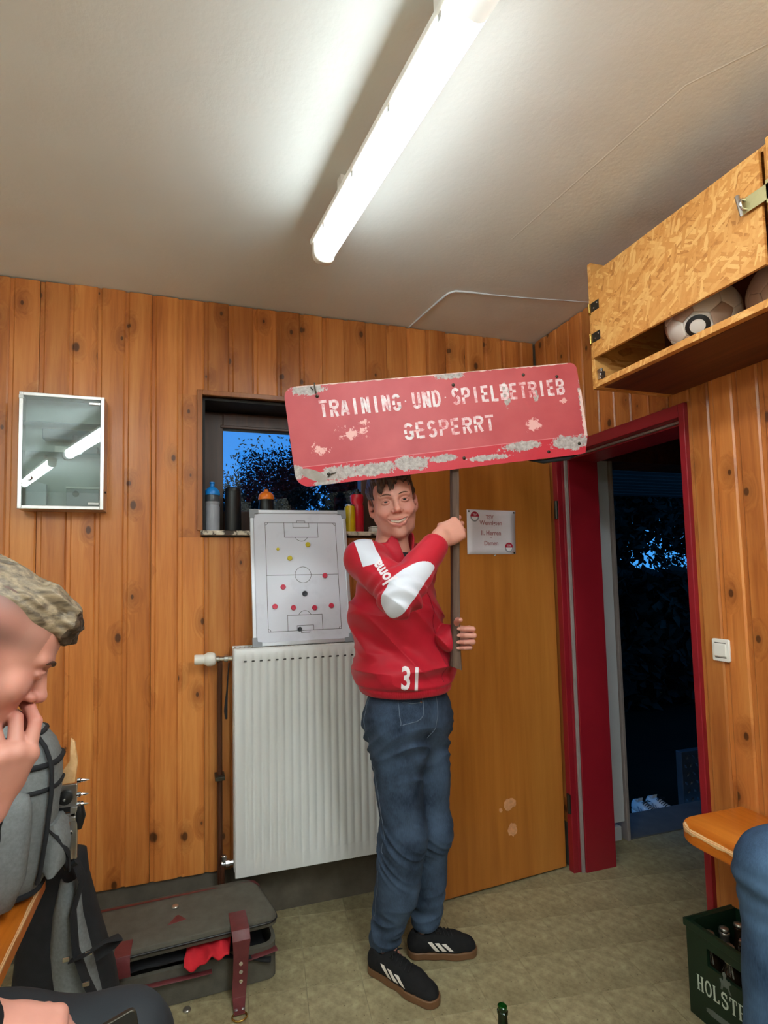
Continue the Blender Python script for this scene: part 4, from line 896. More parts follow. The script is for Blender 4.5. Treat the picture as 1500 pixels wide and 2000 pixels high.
# ================================================================ BACKPACK, BRACKET, SIDE BAG
def loft(rows, cap=True):
    mb = MB(); mb.grid(rows, closed=True); n = len(rows[0])
    if cap: mb.add(rows[0], [tuple(range(n))]); mb.add(rows[-1], [tuple(range(n))])
    return mb
def sup(cx, cy, a, b, z, n=32, e=3.2, tilt=0.0):
    out = []
    for k in range(n):
        t = 2*math.pi*k/n; c, s = math.cos(t), math.sin(t)
        x = math.copysign(abs(c)**(2/e), c)*a; y = math.copysign(abs(s)**(2/e), s)*b
        out.append((cx+x, cy+y, z+tilt*x))
    return out
def backpack():
    t = thing('backpack', 'grey backpack with black piping standing on the left bench', 'backpack', (-0.53, 1.60, 0.654))
    PRF = ((0.12, 0.06, 0.656, 0), (0.165, 0.088, 0.668, 0), (0.182, 0.10, 0.72, 0), (0.197, 0.104, 0.82, 0), (0.207, 0.102, 0.92, 0), (0.206, 0.098, 0.985, 0), (0.190, 0.092, 1.03, 0), (0.165, 0.084, 1.065, -0.02), (0.13, 0.07, 1.090, -0.03), (0.07, 0.04, 1.102, -0.03))
    rows = [sup(-0.53, 1.60, a, b, z, tilt=tl) for (a, b, z, tl) in PRF]
    pz = lambda z, k: float(np.interp(z, [q[2] for q in PRF], [q[k] for q in PRF]))
    loft(rows).build('main_body', M['grey_fabric'], t, smooth=70)
    rows = [sup(-0.545, 1.478, a, b, z) for (a, b, z) in ((0.10, 0.02, 0.668), (0.150, 0.040, 0.685), (0.172, 0.052, 0.74), (0.182, 0.050, 0.84), (0.184, 0.040, 0.905), (0.178, 0.026, 0.935), (0.15, 0.012, 0.950))]
    loft(rows).build('front_pocket', M['grey_fabric'], t, smooth=70)
    def pipe(z, a, b, cx, cy, r, tl=0.0, nm='piping'):
        mb = MB(); R = sup(cx, cy, a, b, z, tilt=tl); mb.tube(R+[R[0]], r, 8, cap=False); mb.build(nm, M['black_fabric'], t, smooth=60)
    for z, r_ in ((0.674, 0.008), (0.985, 0.0075), (0.925, 0.006), (1.062, 0.006)): pipe(z, pz(z, 0), pz(z, 1), -0.53, 1.60, r_, pz(z, 3))
    mb = MB(); mb.tube([(-0.53+pz(z, 0)*0.97, 1.60-pz(z, 1)*0.72, z) for z in np.linspace(0.70, 1.06, 14)], 0.0055, 8); mb.build('zip', M['black_fabric'], t, smooth=60)
    mb = MB(); mb.tube([(-0.60, 1.60, 1.098), (-0.56, 1.60, 1.135), (-0.48, 1.60, 1.140), (-0.42, 1.60, 1.105), (-0.395, 1.60, 1.07)], [0.010, 0.014, 0.016, 0.014, 0.010], 10, flat=0.45); mb.build('carry_handle', M['black_fabric'], t, smooth=60)
    rows = [sup(-0.335, 1.60, a, 0.055, z) for a, z in ((0.012, 0.70), (0.030, 0.72), (0.034, 0.76), (0.028, 0.81), (0.012, 0.83))]
    loft(rows).build('side_pocket', M['grey_fabric'], t, smooth=70)
    mb = MB(); mb.tube([(-0.37, 1.555, 0.858), (-0.32, 1.55, 0.80), (-0.298, 1.58, 0.74), (-0.30, 1.60, 0.69)], 0.010, 8, flat=0.4); mb.build('pocket_trim', M['black_fabric'], t, smooth=60)
    mb = MB()
    wav = [(-0.70+0.02*k, 1.424-0.002+(0.0 if k < 12 else 0.004*(k-11)), 0.80+0.012*math.sin(k*0.9)) for k in range(14)]
    mb.tube(wav, 0.0025, 6); mb.build('crease_seam', M['grey_fabric'], t, smooth=60)
backpack()
def bracket():
    t = thing('metal_bracket', 'silver metal bracket with pointed studs beside the grey backpack', 'bracket', (-0.29, 1.64, 0.655))
    X = -0.300; Y = 1.632
    mb = MB(); mb.box((X-0.042, Y, 0.838), (X+0.010, Y+0.010, 0.898)); mb.build('upper_plate', M['steel'], t, bevel=0.002)
    mb = MB(); mb.lathe([(0.019, 0), (0.019, 0.008), (0.013, 0.010), (0.006, 0.012), (0, 0.014)], (X-0.018, Y, 0.866), (0, -1, 0), 20); mb.build('round_knob', M['black_plastic'], t, smooth=40)
    MB().lathe([(0.004, 0), (0.004, 0.003), (0, 0.004)], (X-0.018, Y-0.013, 0.864), (0, -1, 0), 10).build('knob_screw', M['chrome'], t)
    mb = MB(); mb.box((X-0.050, Y-0.004, 0.800), (X+0.008, Y+0.012, 0.812)); mb.box((X-0.050, Y-0.002, 0.8125), (X+0.008, Y+0.012, 0.822)); mb.build('cross_bar', M['steel'], t, bevel=0.002)
    mb = MB(); mb.box((X-0.006, Y-0.002, 0.700), (X+0.012, Y+0.008, 0.838)); mb.build('upright_bar', M['steel'], t, bevel=0.002)
    mb = MB(); mb.box((X-0.046, Y+0.003, 0.823), (X+0.006, Y+0.011, 0.837)); mb.build('rubber_pad', M['black_plastic'], t, bevel=0.002)
    for z in (0.905, 0.868, 0.842): 
        mb = MB(); mb.lathe([(0.007, 0), (0.007, 0.008), (0.004, 0.010), (0.0035, 0.022), (0.0, 0.032)], (X+0.010, Y+0.004, z), (1, -0.1, 0), 10); mb.build('pointed_stud', M['chrome'], t, smooth=30)
    for x, z in ((-0.004, 0.772), (-0.016, 0.735), (-0.028, 0.728)): MB().lathe([(0.006, 0), (0.005, 0.005), (0, 0.006)], (X+x, Y-0.003, z), (0, -1, 0), 10).build('screw', M['chrome'], t)
    mb = MB(); mb.tube([(X+0.014, Y+0.01, 0.845), (X+0.018, Y+0.006, 0.81), (X+0.014, Y+0.01, 0.775)], [0.010, 0.014, 0.008], 8); mb.build('rubber_grip', M['black_plastic'], t, smooth=60)
    mb = MB(); mb.prism([(-0.028, 0.90), (0.004, 0.90), (0.010, 0.955), (0.002, 1.01), (-0.008, 1.02), (-0.010, 0.96), (-0.030, 0.93)], (X, Y+0.002, 0), (1, 0, 0), (0, 0, 1), (0, 1, 0), 0.012); mb.build('wooden_arm', M['bare_wood'], t, bevel=0.002)
    mb = MB(); mb.tube([(X-0.03, Y+0.01, 0.79), (X-0.035, Y+0.012, 0.73), (X-0.01, Y+0.01, 0.68), (X+0.012, Y+0.006, 0.695)], 0.014, 8); mb.build('strap', M['black_fabric'], t, smooth=60)
bracket()
def side_bag():
    t = thing('shoulder_bag', 'black and grey shoulder bag with buckled straps hanging past the left bench end', 'bag', (-0.33, 1.80, 0))
    rows = [sup(cx, 1.80, a, b, z, 28, 2.8) for (cx, a, b, z) in ((-0.34, 0.10, 0.05, 0.004), (-0.34, 0.15, 0.075, 0.02), (-0.335, 0.155, 0.080, 0.12), (-0.345, 0.135, 0.075, 0.30), (-0.36, 0.105, 0.065, 0.46), (-0.365, 0.08, 0.055, 0.58), (-0.362, 0.070, 0.045, 0.645), (-0.36, 0.04, 0.02, 0.66))]
    loft(rows).build('bag_body', M['black_fabric'], t, smooth=70)
    rows = [[(-0.29-0.03*k, 1.722+0.001*j, z) for j in (0, 3)] for k, z in ()]
    P = [[(x0, 1.742-0.022*math.sin(i/6*math.pi)-(0.006 if 0 < i < 6 else 0), z) if True else 0 for i, x0 in enumerate(np.linspace(a, b, 7))] for a, b, z in ((-0.36, -0.22, 0.16), (-0.37, -0.24, 0.28), (-0.375, -0.268, 0.40), (-0.365, -0.292, 0.50), (-0.345, -0.302, 0.60))]
    MB().grid(P).build('grey_panel', M['grey_fabric'], t, smooth=70).modifiers.new('thickness', 'SOLIDIFY').thickness = 0.004
    def strap(pts, w, m=M['black_fabric'], nm='strap'):
        mb = MB(); mb.tube(pts, w, 8, flat=0.25); return mb.build(nm, m, t, smooth=60)
    strap([(-0.345, 1.715, 0.66), (-0.30, 1.70, 0.655), (-0.285, 1.70, 0.61), (-0.31, 1.71, 0.52), (-0.30, 1.70, 0.42), (-0.27, 1.69, 0.34), (-0.24, 1.70, 0.26)], 0.020)
    s = strap([(-0.31, 1.695, 0.40), (-0.27, 1.675, 0.42), (-0.22, 1.675, 0.445), (-0.185, 1.69, 0.44), (-0.20, 1.70, 0.42), (-0.25, 1.69, 0.40)], 0.015)
    for (x, z) in ((-0.262, 0.425), (-0.268, 0.345), (-0.318, 0.42)): MB().box((x-0.009, 1.668, z-0.006), (x+0.009, 1.674, z+0.006)).build('buckle', M['chrome'], s, bevel=0.002)
side_bag()

# ================================================================ BEER CRATE AND BOTTLES
CX0, CX1, CYa, CYb, CH = 1.585, 1.803, 1.075, 1.433, 0.295
def crate():
    t = thing('bottle_crate', 'dark green beer crate full of bottles under the right bench', 'crate', ((CX0+CX1)/2, (CYa+CYb)/2, 0))
    w = 0.012; mb = MB()
    hy0, hy1, hz0, hz1 = 1.165, 1.362, 0.190, 0.244
    z0 = 0.002
    mb.box((CX0, CYa, z0), (CX0+w, hy0, CH)); mb.box((CX0, hy1, z0), (CX0+w, CYb, CH)); mb.box((CX0, hy0, z0), (CX0+w, hy1, hz0)); mb.box((CX0, hy0, hz1), (CX0+w, hy1, CH))
    mb.box((CX1-w, CYa, z0), (CX1, CYb, CH)); mb.box((CX0+w, CYb-w, z0), (CX1-w, CYb, CH)); mb.box((CX0+w, CYa, z0), (CX1-w, CYa+w, CH)); mb.box((CX0+w, CYa+w, z0), (CX1-w, CYb-w, z0+0.01))
    mb.build('crate_body', M['crate'], t)
    mb = MB(); r = 0.006
    mb.box((CX0-r, CYa-r, CH-0.022), (CX0-0.0002, CYb+r, CH+0.002)); mb.box((CX1+0.0002, CYa-r, CH-0.022), (CX1+r, CYb+r, CH+0.002)); mb.box((CX0-0.0002, CYb+0.0002, CH-0.022), (CX1+0.0002, CYb+r, CH+0.002)); mb.box((CX0-0.0002, CYa-r, CH-0.022), (CX1+0.0002, CYa-0.0002, CH+0.002))
    mb.build('rim', M['crate'], t, bevel=0.002)
    for k in range(1, 3): MB().box((CX0+w+0.0005, CYb-0.0791-(2*k-1)*0.0662-0.001, z0+0.011), (CX1-w-0.0005, CYb-0.0791-(2*k-1)*0.0662+0.001, 0.17)).build('partition', M['crate'], t)
    yl = 1.403
    def on(p, out=0.0008): return (CX0-out, yl-p[0], 0.094+p[1]+0.010*math.sin(p[0]*6))
    # condensed letters with slab feet: (stroke points, width)
    sf = lambda x, y: ([(x-.13, y), (x+.13, y)], .07)
    stem = lambda x: [([(x, 0), (x, 1)], .17), sf(x, .035), sf(x, .965)]
    LG = {'H': stem(.16)+stem(.54)+[([(.16, .5), (.54, .5)], .08)], 'O': [(arc(.35, .5, .26, 0, 360, 20, .46), .13)], 'L': stem(.16)+[([(.1, .04), (.58, .04)], .08), ([(.56, .0), (.56, .26)], .08)],
          'S': [(arc(.33, .73, .22, 40, 200, 8, .22)+arc(.33, .27, .24, 60, -150, 10, .24)[1:], .15), ([(.53, .72), (.53, .96)], .07), ([(.11, .04), (.11, .30)], .07)], 'T': [([(.35, 0), (.35, 1)], .17), sf(.35, .035), ([(.05, .955), (.65, .955)], .08), ([(.07, .72), (.07, .97)], .07), ([(.63, .72), (.63, .97)], .07)],
          'E': stem(.16)+[([(.1, .04), (.56, .04)], .08), ([(.1, .96), (.56, .96)], .08), ([(.16, .5), (.44, .5)], .08), ([(.55, .0), (.55, .24)], .07), ([(.55, .76), (.55, 1)], .07)], 'N': stem(.14)+stem(.58)+[([(.14, .96), (.58, .04)], .15)]}
    for k, ch in enumerate('HOLSTEN'):
        mb = MB()
        for n_, (st, w_) in enumerate(LG[ch]):
            for q_ in ribbon(st, w_): mb.add([on((k*0.0272+p[0]*0.036, p[1]*0.047), 0.0008+0.00006*n_) for p in q_], [(0, 1, 2, 3)])
        mb.build('letter', M['crate_print'], t, recalc=False)
    # small rider emblem above the lettering
    rid = [(-0.016, 0.0), (-0.013, 0.018), (-0.018, 0.03), (-0.012, 0.034), (-0.006, 0.030), (-0.005, 0.042), (-0.008, 0.052), (0.0, 0.060), (0.006, 0.052), (0.004, 0.042), (0.010, 0.036), (0.016, 0.040), (0.020, 0.032), (0.013, 0.026), (0.014, 0.012), (0.020, 0.0), (0.013, 0.0), (0.008, 0.013), (-0.006, 0.013), (-0.010, 0.0)]
    MB().add([on((p[0]+0.098, p[1]+0.052)) for p in rid], [tuple(range(len(rid)))]).build('rider_emblem', M['crate_print_dim'], t, recalc=False)
    MB().add([on((p[0]*0.9+0.075, p[1]-0.045), 0.0006) for p in blob(4, 0.05, 0.012, 20, 0.2)], [tuple(range(20))]).build('small_print', M['crate_print_dim'], t, recalc=False)
    return t
crate()
def beer(x, y, z, label, glass, foil, capped=True, group=None):
    t = thing('beer_bottle', label, 'bottle', (x, y, z), group)
    MB().lathe([(0, 0.004), (0.028, 0.0), (0.0305, 0.004), (0.0305, 0.150), (0.028, 0.165), (0.020, 0.182), (0.0145, 0.200), (0.0125, 0.236), (0.0150, 0.238), (0.0150, 0.244), (0.0128, 0.246), (0.0132, 0.256), (0.0108, 0.258), (0.009, 0.254), (0.009, 0.20), (0, 0.19)][: (16)], (x, y, z), n=24).build('glass_body', glass, t, smooth=40)
    if foil: MB().lathe([(0.0148, 0.205), (0.0134, 0.232), (0.0158, 0.2375), (0.0158, 0.2445), (0.0134, 0.2465)], (x, y, z), n=24).build('foil', M['cap_metal'], t, smooth=50)
    if capped: MB().lathe([(0.0146, 0.250), (0.0150, 0.2515), (0.0136, 0.257), (0.011, 0.2592), (0, 0.2596)], (x, y, z), n=21).build('crown_cap', M['cap_metal'], t, smooth=40)
    return t
names = ('front', 'middle', 'rear')
for i in range(3):
    for j in range(5):
        x = CX0+0.012+0.0325+i*0.0645; y = CYb-0.012-0.034-j*0.0662
        row = ('far end row', 'second row from the far end', 'middle row', 'fourth row from the far end', 'row at the seated leg')[j]
        colm = ('printed side', 'centre column', 'wall side')[i]
        beer(x, y, 0.0125, 'dark beer bottle in the green crate, %s, %s' % (row, colm), M['brown_glass'], (i+j) % 3 == 1, True, 'beer bottles in the green crate')
beer(0.832, 1.352, 0.0015, 'open green glass beer bottle standing alone on the floor in front', M['green_glass'], False, False)

# ================================================================ OUTSIDE
def checker_box():
    t = thing('metal_plate', 'raised-pattern metal plate standing upright outside the doorway', 'metal plate', (3.3, 2.72, -0.15))
    MB().box((3.03, 2.70, -0.15), (3.7, 2.745, 0.285)).build('plate_body', M['dull_metal'], t, bevel=0.004)
    me = None
    for i in range(8):
        for j in range(8):
            cx, cz = 3.055+i*0.046+(0.023 if j % 2 else 0), -0.125+j*0.053
            d = (1, 1) if (i+j) % 2 else (1, -1); k = 0.70711
            if me is None or True:
                pts = [(-0.018, 0), (0, -0.008), (0.018, 0), (0, 0.008)]; P = [(cx+(p[0]-p[1]*d[1])*k, 2.6995, cz+(p[0]*d[1]+p[1])*k) for p in pts]+[(cx, 2.693, cz)]
                MB().add(P, [(0, 1, 4), (1, 2, 4), (2, 3, 4), (3, 0, 4)]).build('raised_diamond', M['dull_metal'], t)
checker_box()
def leaf_cloud(n, c, rad, size, seed, squash=None, ground=-0.15):
    r = np.random.default_rng(seed); c = np.array(c); rad = np.array(rad)
    # several lumps make up the crown
    L = r.normal(size=(26, 3)); L /= np.linalg.norm(L, axis=1)[:, None]; L = c+L*rad*r.uniform(0.35, 0.85, (26, 1))
    P = L[r.integers(0, 26, n)]+r.normal(size=(n, 3))*rad*0.20; P = P[P[:, 2] > ground+0.05]; n = len(P)
    a = r.normal(size=(n, 3)); a /= np.linalg.norm(a, axis=1)[:, None]; b = np.cross(a, r.normal(size=(n, 3))); b /= np.linalg.norm(b, axis=1)[:, None]
    s = size*r.uniform(0.6, 1.3, (n, 1))
    V = np.stack([P-a*s, P+b*s*0.45, P+a*s, P-b*s*0.45], 1).reshape(-1, 3)
    return V, np.arange(4*n).reshape(n, 4)
def tree(label, x, y, base, trunk_h, c, rad, n, size, seed):
    t = thing('tree', label, 'tree', (x, y, base), 'trees outside at dusk')
    mb = MB(); mb.tube([(x, y, base-0.02), (x+0.05, y, base+trunk_h*0.5), (c[0], c[1], c[2])], [0.14, 0.11, 0.04], 8)
    r = random.Random(seed)
    for k in range(7):
        a = r.uniform(0, 6.28); q = np.array(c)+np.array([math.cos(a)*rad[0]*0.6, math.sin(a)*rad[1]*0.6, rad[2]*r.uniform(-0.4, 0.6)])
        mb.tube([(x+0.03, y, base+trunk_h*r.uniform(0.5, 1)), tuple((np.array([x, y, base+trunk_h])+q)/2+0.1), tuple(q)], [0.06, 0.04, 0.012], 6)
    mb.build('trunk', M['bark'], t, smooth=60)
    V, F = leaf_cloud(n, c, rad, size, seed)
    me = bpy.data.meshes.new('crown'); me.from_pydata(V.tolist(), [], F.tolist()); me.materials.append(M['foliage']); o = bpy.data.objects.new('crown', me); COL.objects.link(o); o['kind'] = 'stuff'; adopt(o, t)
tree('broad dark tree seen against the blue sky in the window', 1.95, 13.9, -0.15, 2.4, (1.95, 13.9, 3.1), (1.55, 1.3, 1.75), 24000, 0.052, 11)
tree('low dark bush-like tree at the left edge of the window view', -1.2, 15.8, -0.15, 1.6, (-1.3, 15.8, 2.5), (1.3, 1.0, 1.6), 6000, 0.085, 12)
tree('tall dark tree right of the sky gap, behind the sign', 3.3, 10.2, -0.15, 2.0, (3.35, 10.2, 2.4), (0.85, 0.85, 2.0), 14000, 0.06, 13)
tree('large dark tree beyond the doorway', 9.6, 12.4, -0.15, 2.4, (9.6, 12.4, 4.4), (2.1, 1.5, 3.3), 15000, 0.12, 14)
tree('dark spreading tree close behind the hedge outside the doorway', 6.6, 7.1, -0.15, 2.0, (6.6, 7.1, 3.7), (1.5, 0.8, 2.1), 15000, 0.10, 17)
tree('low wide dark bush right behind the hedge outside the doorway', 7.0, 9.2, -0.15, 1.2, (7.0, 9.2, 2.2), (1.7, 0.55, 1.1), 22000, 0.12, 18)
tree('dark tree behind the large one beyond the doorway', 6.6, 16.6, -0.15, 2.4, (6.6, 16.6, 4.6), (2.6, 1.5, 3.6), 13000, 0.13, 15)
tree('dark tree at the right side beyond the doorway', 15.0, 12.0, -0.15, 2.4, (15.0, 12.0, 4.4), (2.2, 1.6, 3.3), 12000, 0.13, 16)
def hedge():
    t = thing('hedge', 'black garden hedge low beyond the doorway', 'hedge', (5.5, 5.3, -0.15))
    r = np.random.default_rng(5); n = 14000; n = 20000; P = np.stack([r.uniform(2.3, 9, n), r.uniform(4.9, 5.7, n), r.uniform(-0.1, 1.40, n)+r.normal(size=n)*0.04], 1)
    a = r.normal(size=(n, 3)); a /= np.linalg.norm(a, axis=1)[:, None]; b = np.cross(a, r.normal(size=(n, 3))); b /= np.linalg.norm(b, axis=1)[:, None]; s = 0.11*r.uniform(0.6, 1.3, (n, 1))
    V = np.stack([P-a*s, P+b*s*0.5, P+a*s, P-b*s*0.5], 1).reshape(-1, 3)
    me = bpy.data.meshes.new('foliage'); me.from_pydata(V.tolist(), [], np.arange(4*n).reshape(n, 4).tolist()); me.materials.append(M['foliage']); o = bpy.data.objects.new('foliage', me); COL.objects.link(o); o['kind'] = 'stuff'; adopt(o, t)
hedge()
# ================================================================ THE SIGN ON ITS POLE
S_TL = np.array([0.300, 1.690, 2.075]); S_TR = np.array([1.345, 1.543, 2.208]); S_BL = np.array([0.352, 1.696, 1.745])
SU = S_TR-S_TL; SWid = np.linalg.norm(SU); SU /= SWid
SV = S_BL-S_TL; SV -= SU*(SV @ SU); SHei = np.linalg.norm(SV); SV /= SHei        # SV points down the sign
SN = np.cross(SU, SV); SN = SN if SN[1] < 0 else -SN                              # towards the room
def sp(a, b, out=0.0): return S_TL+SU*a*SWid+SV*b*SHei+SN*out
def sign_mat():
    t = NT('worn_red_sign_enamel'); tc = t.n('TexCoord'); v = tc.outputs['UV']
    se = t.n('SeparateXYZ'); t.l(v, se.inputs[0]); X, Y = se.outputs[0], se.outputs[1]       # UV: X in widths of 3.2, Y in heights of 1 (down)
    n1 = t.noise(v, 6, 7, 0.78, 0.6); n2 = t.noise(v, 24, 5, 0.75, 0.4); n3 = t.noise(v, 2.2, 3)
    base = t.ramp(n3, [(0.3, srgb(174, 68, 74)), (0.7, srgb(190, 84, 88))])
    band = t.math('GREATER_THAN', t.math('ADD', Y, t.math('MULTIPLY', X, 0.004)), 0.805)
    base = t.mix(band, base, srgb(188, 44, 58))
    edge = t.math('LESS_THAN', t.math('ABSOLUTE', t.math('SUBTRACT', t.math('ADD', Y, t.math('MULTIPLY', X, 0.004)), 0.803)), 0.004)
    base = t.mix(t.math('MULTIPLY', edge, 0.5), base, srgb(226, 150, 156))
    def spot(cx, cy, rx, ry):
        dx = t.math('DIVIDE', t.math('SUBTRACT', X, cx), rx); dy = t.math('DIVIDE', t.math('SUBTRACT', Y, cy), ry)
        r = t.math('SQRT', t.math('ADD', t.math('MULTIPLY', dx, dx), t.math('MULTIPLY', dy, dy)))
        return t.math('SUBTRACT', 1.0, r, clamp=True)
    nn = t.math('ADD', t.math('MULTIPLY', n1, 0.55), t.math('MULTIPLY', n2, 0.45))
    def patches(lst, thr):
        acc = None
        for s in lst:
            g = spot(*s); acc = g if acc is None else t.math('MAXIMUM', acc, g)
        return t.math('GREATER_THAN', t.math('ADD', nn, t.math('MULTIPLY', acc, 0.45)), thr)
    grey = patches([(1.18, 0.89, 0.30, 0.13), (0.80, 0.90, 0.40, 0.10), (0.45, 0.90, 0.35, 0.11), (1.55, 0.87, 0.25, 0.06), (2.42, 0.84, 0.38, 0.08), (3.0, 0.86, 0.40, 0.12), (2.02, 0.92, 0.35, 0.05), (0.30, 0.985, 0.2, 0.05), (0.23, 0.03, 0.30, 0.10), (1.72, 0.02, 0.25, 0.07), (2.33, 0.28, 0.06, 0.20), (2.66, 0.32, 0.05, 0.1), (3.2, 0.5, 0.06, 0.45), (0.03, 0.86, 0.1, 0.12)], 0.675)
    pink = patches([(0.62, 0.52, 0.5, 0.25), (0.30, 0.65, 0.35, 0.2), (2.6, 0.62, 0.3, 0.2), (2.98, 0.40, 0.14, 0.1), (0.75, 0.42, 0.25, 0.1), (1.3, 0.56, 0.3, 0.05)], 0.86)
    col = t.mix(t.math('MULTIPLY', pink, 0.8), base, srgb(238, 190, 186))
    col = t.mix(grey, col, t.ramp(n2, [(0.35, srgb(140, 131, 126)), (0.7, srgb(196, 187, 184))]))
    dirt = t.math('MULTIPLY', t.ramp(t.noise(v, 3.5, 5, 0.7), [(0.55, BW[0]), (0.85, BW[1])]), 0.35)
    col = t.mix(dirt, col, srgb(150, 78, 82))
    t.col(col); t.bump(t.math('SUBTRACT', n2, t.math('MULTIPLY', grey, 0.6)), 0.12, 0.002)
    return t.set(0.42, 0, 0.4)
M['sign'] = sign_mat()
def letter_mat():
    t = NT('stencilled_white_paint'); tc = t.n('TexCoord'); v = tc.outputs['Object']; b = t.noise(v, 9, 3); n = t.noise(v, 70, 4, 0.7)
    f = t.math('ADD', t.math('MULTIPLY', n, 0.6), t.math('MULTIPLY', b, 0.6))
    t.col(t.ramp(f, [(0.52, srgb(232, 222, 224)), (0.62, srgb(226, 186, 190)), (0.74, srgb(204, 100, 108))])); return t.set(0.5)
M['stencil'] = letter_mat()
def sign():
    t = thing('warning_sign', 'long worn red sign with white stencilled lettering, held up on a wooden pole', 'sign', tuple(sp(0.53, 1.0, -0.02)))
    out = []
    w, h = SWid, SHei
    # outline, corners rounded, lower right corner cut off
    for cx, cy, a0 in ((0.035, 0.035, 180), ):
        out += [(cx+0.035*math.cos(math.radians(a)), cy+0.035*math.sin(math.radians(a))) for a in range(180, 271, 15)]
    out += [(w-0.026+0.026*math.cos(math.radians(a)), 0.026+0.026*math.sin(math.radians(a))) for a in range(270, 361, 15)]
    out += [(w+0.004, h*0.55), (w+0.006, h*0.80), (w-0.012, h*0.985), (w-0.03, h*0.995)]
    out += [(0.045+0.045*math.cos(math.radians(a)), h-0.045+0.045*math.sin(math.radians(a))) for a in range(90, 181, 15)]
    mb = MB(); n = len(out); O = S_TL
    front = [O+SU*a+SV*b for a, b in out]; back = [p-SN*0.004 for p in front]
    mb.add(front+back, [tuple(range(n)), tuple(range(n, 2*n))[::-1]]+[(i, (i+1) % n, n+(i+1) % n, n+i) for i in range(n)])
    p = mb.build('sign_panel', M['sign'], t); uv = p.data.uv_layers.new(name='UVMap')
    for lp in p.data.loops:
        q = np.array(p.data.vertices[lp.vertex_index].co)-S_TL; uv.data[lp.index].uv = ((q @ SU)/SHei, (q @ SV)/SHei)
    # white edge where the enamel has come off along the top
    mb = MB(); r = random.Random(6); rows = []
    for i in range(90):
        a = (0.04+0.93*i/89)*w; d = 0.0035*r.uniform(0.1, 1.3); rows.append([S_TL+SU*a+SV*0.0+SN*0.0006-SV*0.0003, S_TL+SU*a+SV*d+SN*0.0004])
    mb.grid(rows); mb.build('chipped_edge', plain('chipped_primer', srgb(222, 190, 180), 0.6), t, recalc=False)
    mb = MB(); rows = [[S_TL+SU*(w+0.0045-0.000)+SV*b*h+SN*0.0007, S_TL+SU*(w-0.003-0.007*r.random())+SV*b*h+SN*0.0005] for b in np.linspace(0.30, 0.80, 34)]
    mb.grid(rows); mb.build('chipped_edge', bpy.data.materials['chipped_primer'], t, recalc=False)
    # grey bare spot bent at the lower left corner
    MB().add([S_TL+SU*(0.062+p[0])+SV*(h-0.035+p[1])+SN*0.0007 for p in [(0.046*math.cos(a)*math.cos(0.45)-0.017*math.sin(a)*math.sin(0.45), 0.046*math.cos(a)*math.sin(0.45)+0.017*math.sin(a)*math.cos(0.45)) for a in np.linspace(0, 6.28, 22, endpoint=False)]], [tuple(range(22))]).build('bare_metal_spot', plain('bare_sign_metal', srgb(150, 140, 132), 0.5, var=0.15, nscale=40), t, recalc=False)
    # stencil alphabet, strokes in a box w 0.56 x h 1
    G = {'T': [[(0, .94), (.56, .94)], [(.28, .80), (.28, 0)]], 'R': [[(.07, 0), (.07, .42)], [(.07, .54), (.07, 1)], [(.17, .94), (.36, .94)]+arc(.36, .74, .20, 90, -90, 6, .20)[1:-1]+[(.36, .54), (.17, .54)], [(.30, .43), (.50, 0)]],
         'A': [[(.05, 0), (.24, .90)], [(.32, .90), (.51, 0)], [(.18, .27), (.38, .27)]], 'I': [[(.28, 0), (.28, 1)]], 'N': [[(.07, 0), (.07, 1)], [(.17, .92), (.40, .10)], [(.49, 0), (.49, 1)]],
         'G': [arc(.30, .70, .22, 20, 170, 6, .24), [(.08, .62), (.08, .36)], arc(.30, .28, .22, 190, 350, 6, .22), [(.51, .14), (.51, .42), (.34, .42)]],
         'U': [[(.07, 1), (.07, .30)], arc(.28, .28, .21, 195, 345, 6, .22), [(.49, .30), (.49, 1)]], 'D': [[(.07, 0), (.07, 1)], [(.18, .94), (.28, .94)]+arc(.28, .5, .22, 88, -88, 8, .44)+[(.18, .06)]],
         'S': [arc(.28, .73, .21, 25, 180, 6, .22)+[(.10, .60), (.20, .53)], [(.34, .50), (.44, .42)]+arc(.28, .27, .21, 15, -155, 7, .22)],
         'P': [[(.07, 0), (.07, .42)], [(.07, .54), (.07, 1)], [(.17, .94), (.36, .94)]+arc(.34, .70, .20, 90, -90, 6, .24)[1:-1]+[(.17, .46)]],
         'E': [[(.08, 0), (.08, .42)], [(.08, .56), (.08, 1)], [(.18, .94), (.52, .94)], [(.18, .50), (.46, .50)], [(.18, .06), (.52, .06)]], 'L': [[(.08, 0), (.08, 1)], [(.18, .06), (.52, .06)]],
         'B': [[(.07, 0), (.07, .42)], [(.07, .56), (.07, 1)], [(.17, .94), (.34, .94)]+arc(.34, .74, .18, 90, -90, 6, .20)[1:-1]+[(.17, .54)], [(.17, .46), (.36, .46)]+arc(.34, .26, .20, 90, -90, 6, .20)[1:-1]+[(.17, .06)]]}
    def line(txt, a0, a1, b0, b1, dots=()):
        H = (b1-b0)*h; n = len(txt); step = (a1-a0)*w/(n-0.44)
        for k, c in enumerate(txt):
            if c == ' ':
                mb = MB()
                for s in ((-0.0032, 0.0032),): mb.prism(rrect(s[0]*0.8, -0.002, s[1]*0.8, 0.003, 0.0015, 2), S_TL+SU*(a0*w+step*(k+0.28))+SV*(b0*h+H*0.5)+SN*0.0002, SU, -SV, SN, 0.0005)
                mb.build('stencil_dot', M['stencil'], t); continue
            o = S_TL+SU*(a0*w+step*k)+SV*(b1*h+random.uniform(-0.0008, 0.0008))+SN*0.0002
            sc = H; mb = MB()
            for st in G[c]: 
                for q in ribbon([(p[0]*step*1.30, p[1]*sc) for p in st], 0.0098): mb.prism(q, o, SU, -SV, SN, 0.0005)
            mb.build('stencil_letter', M['stencil'], t)
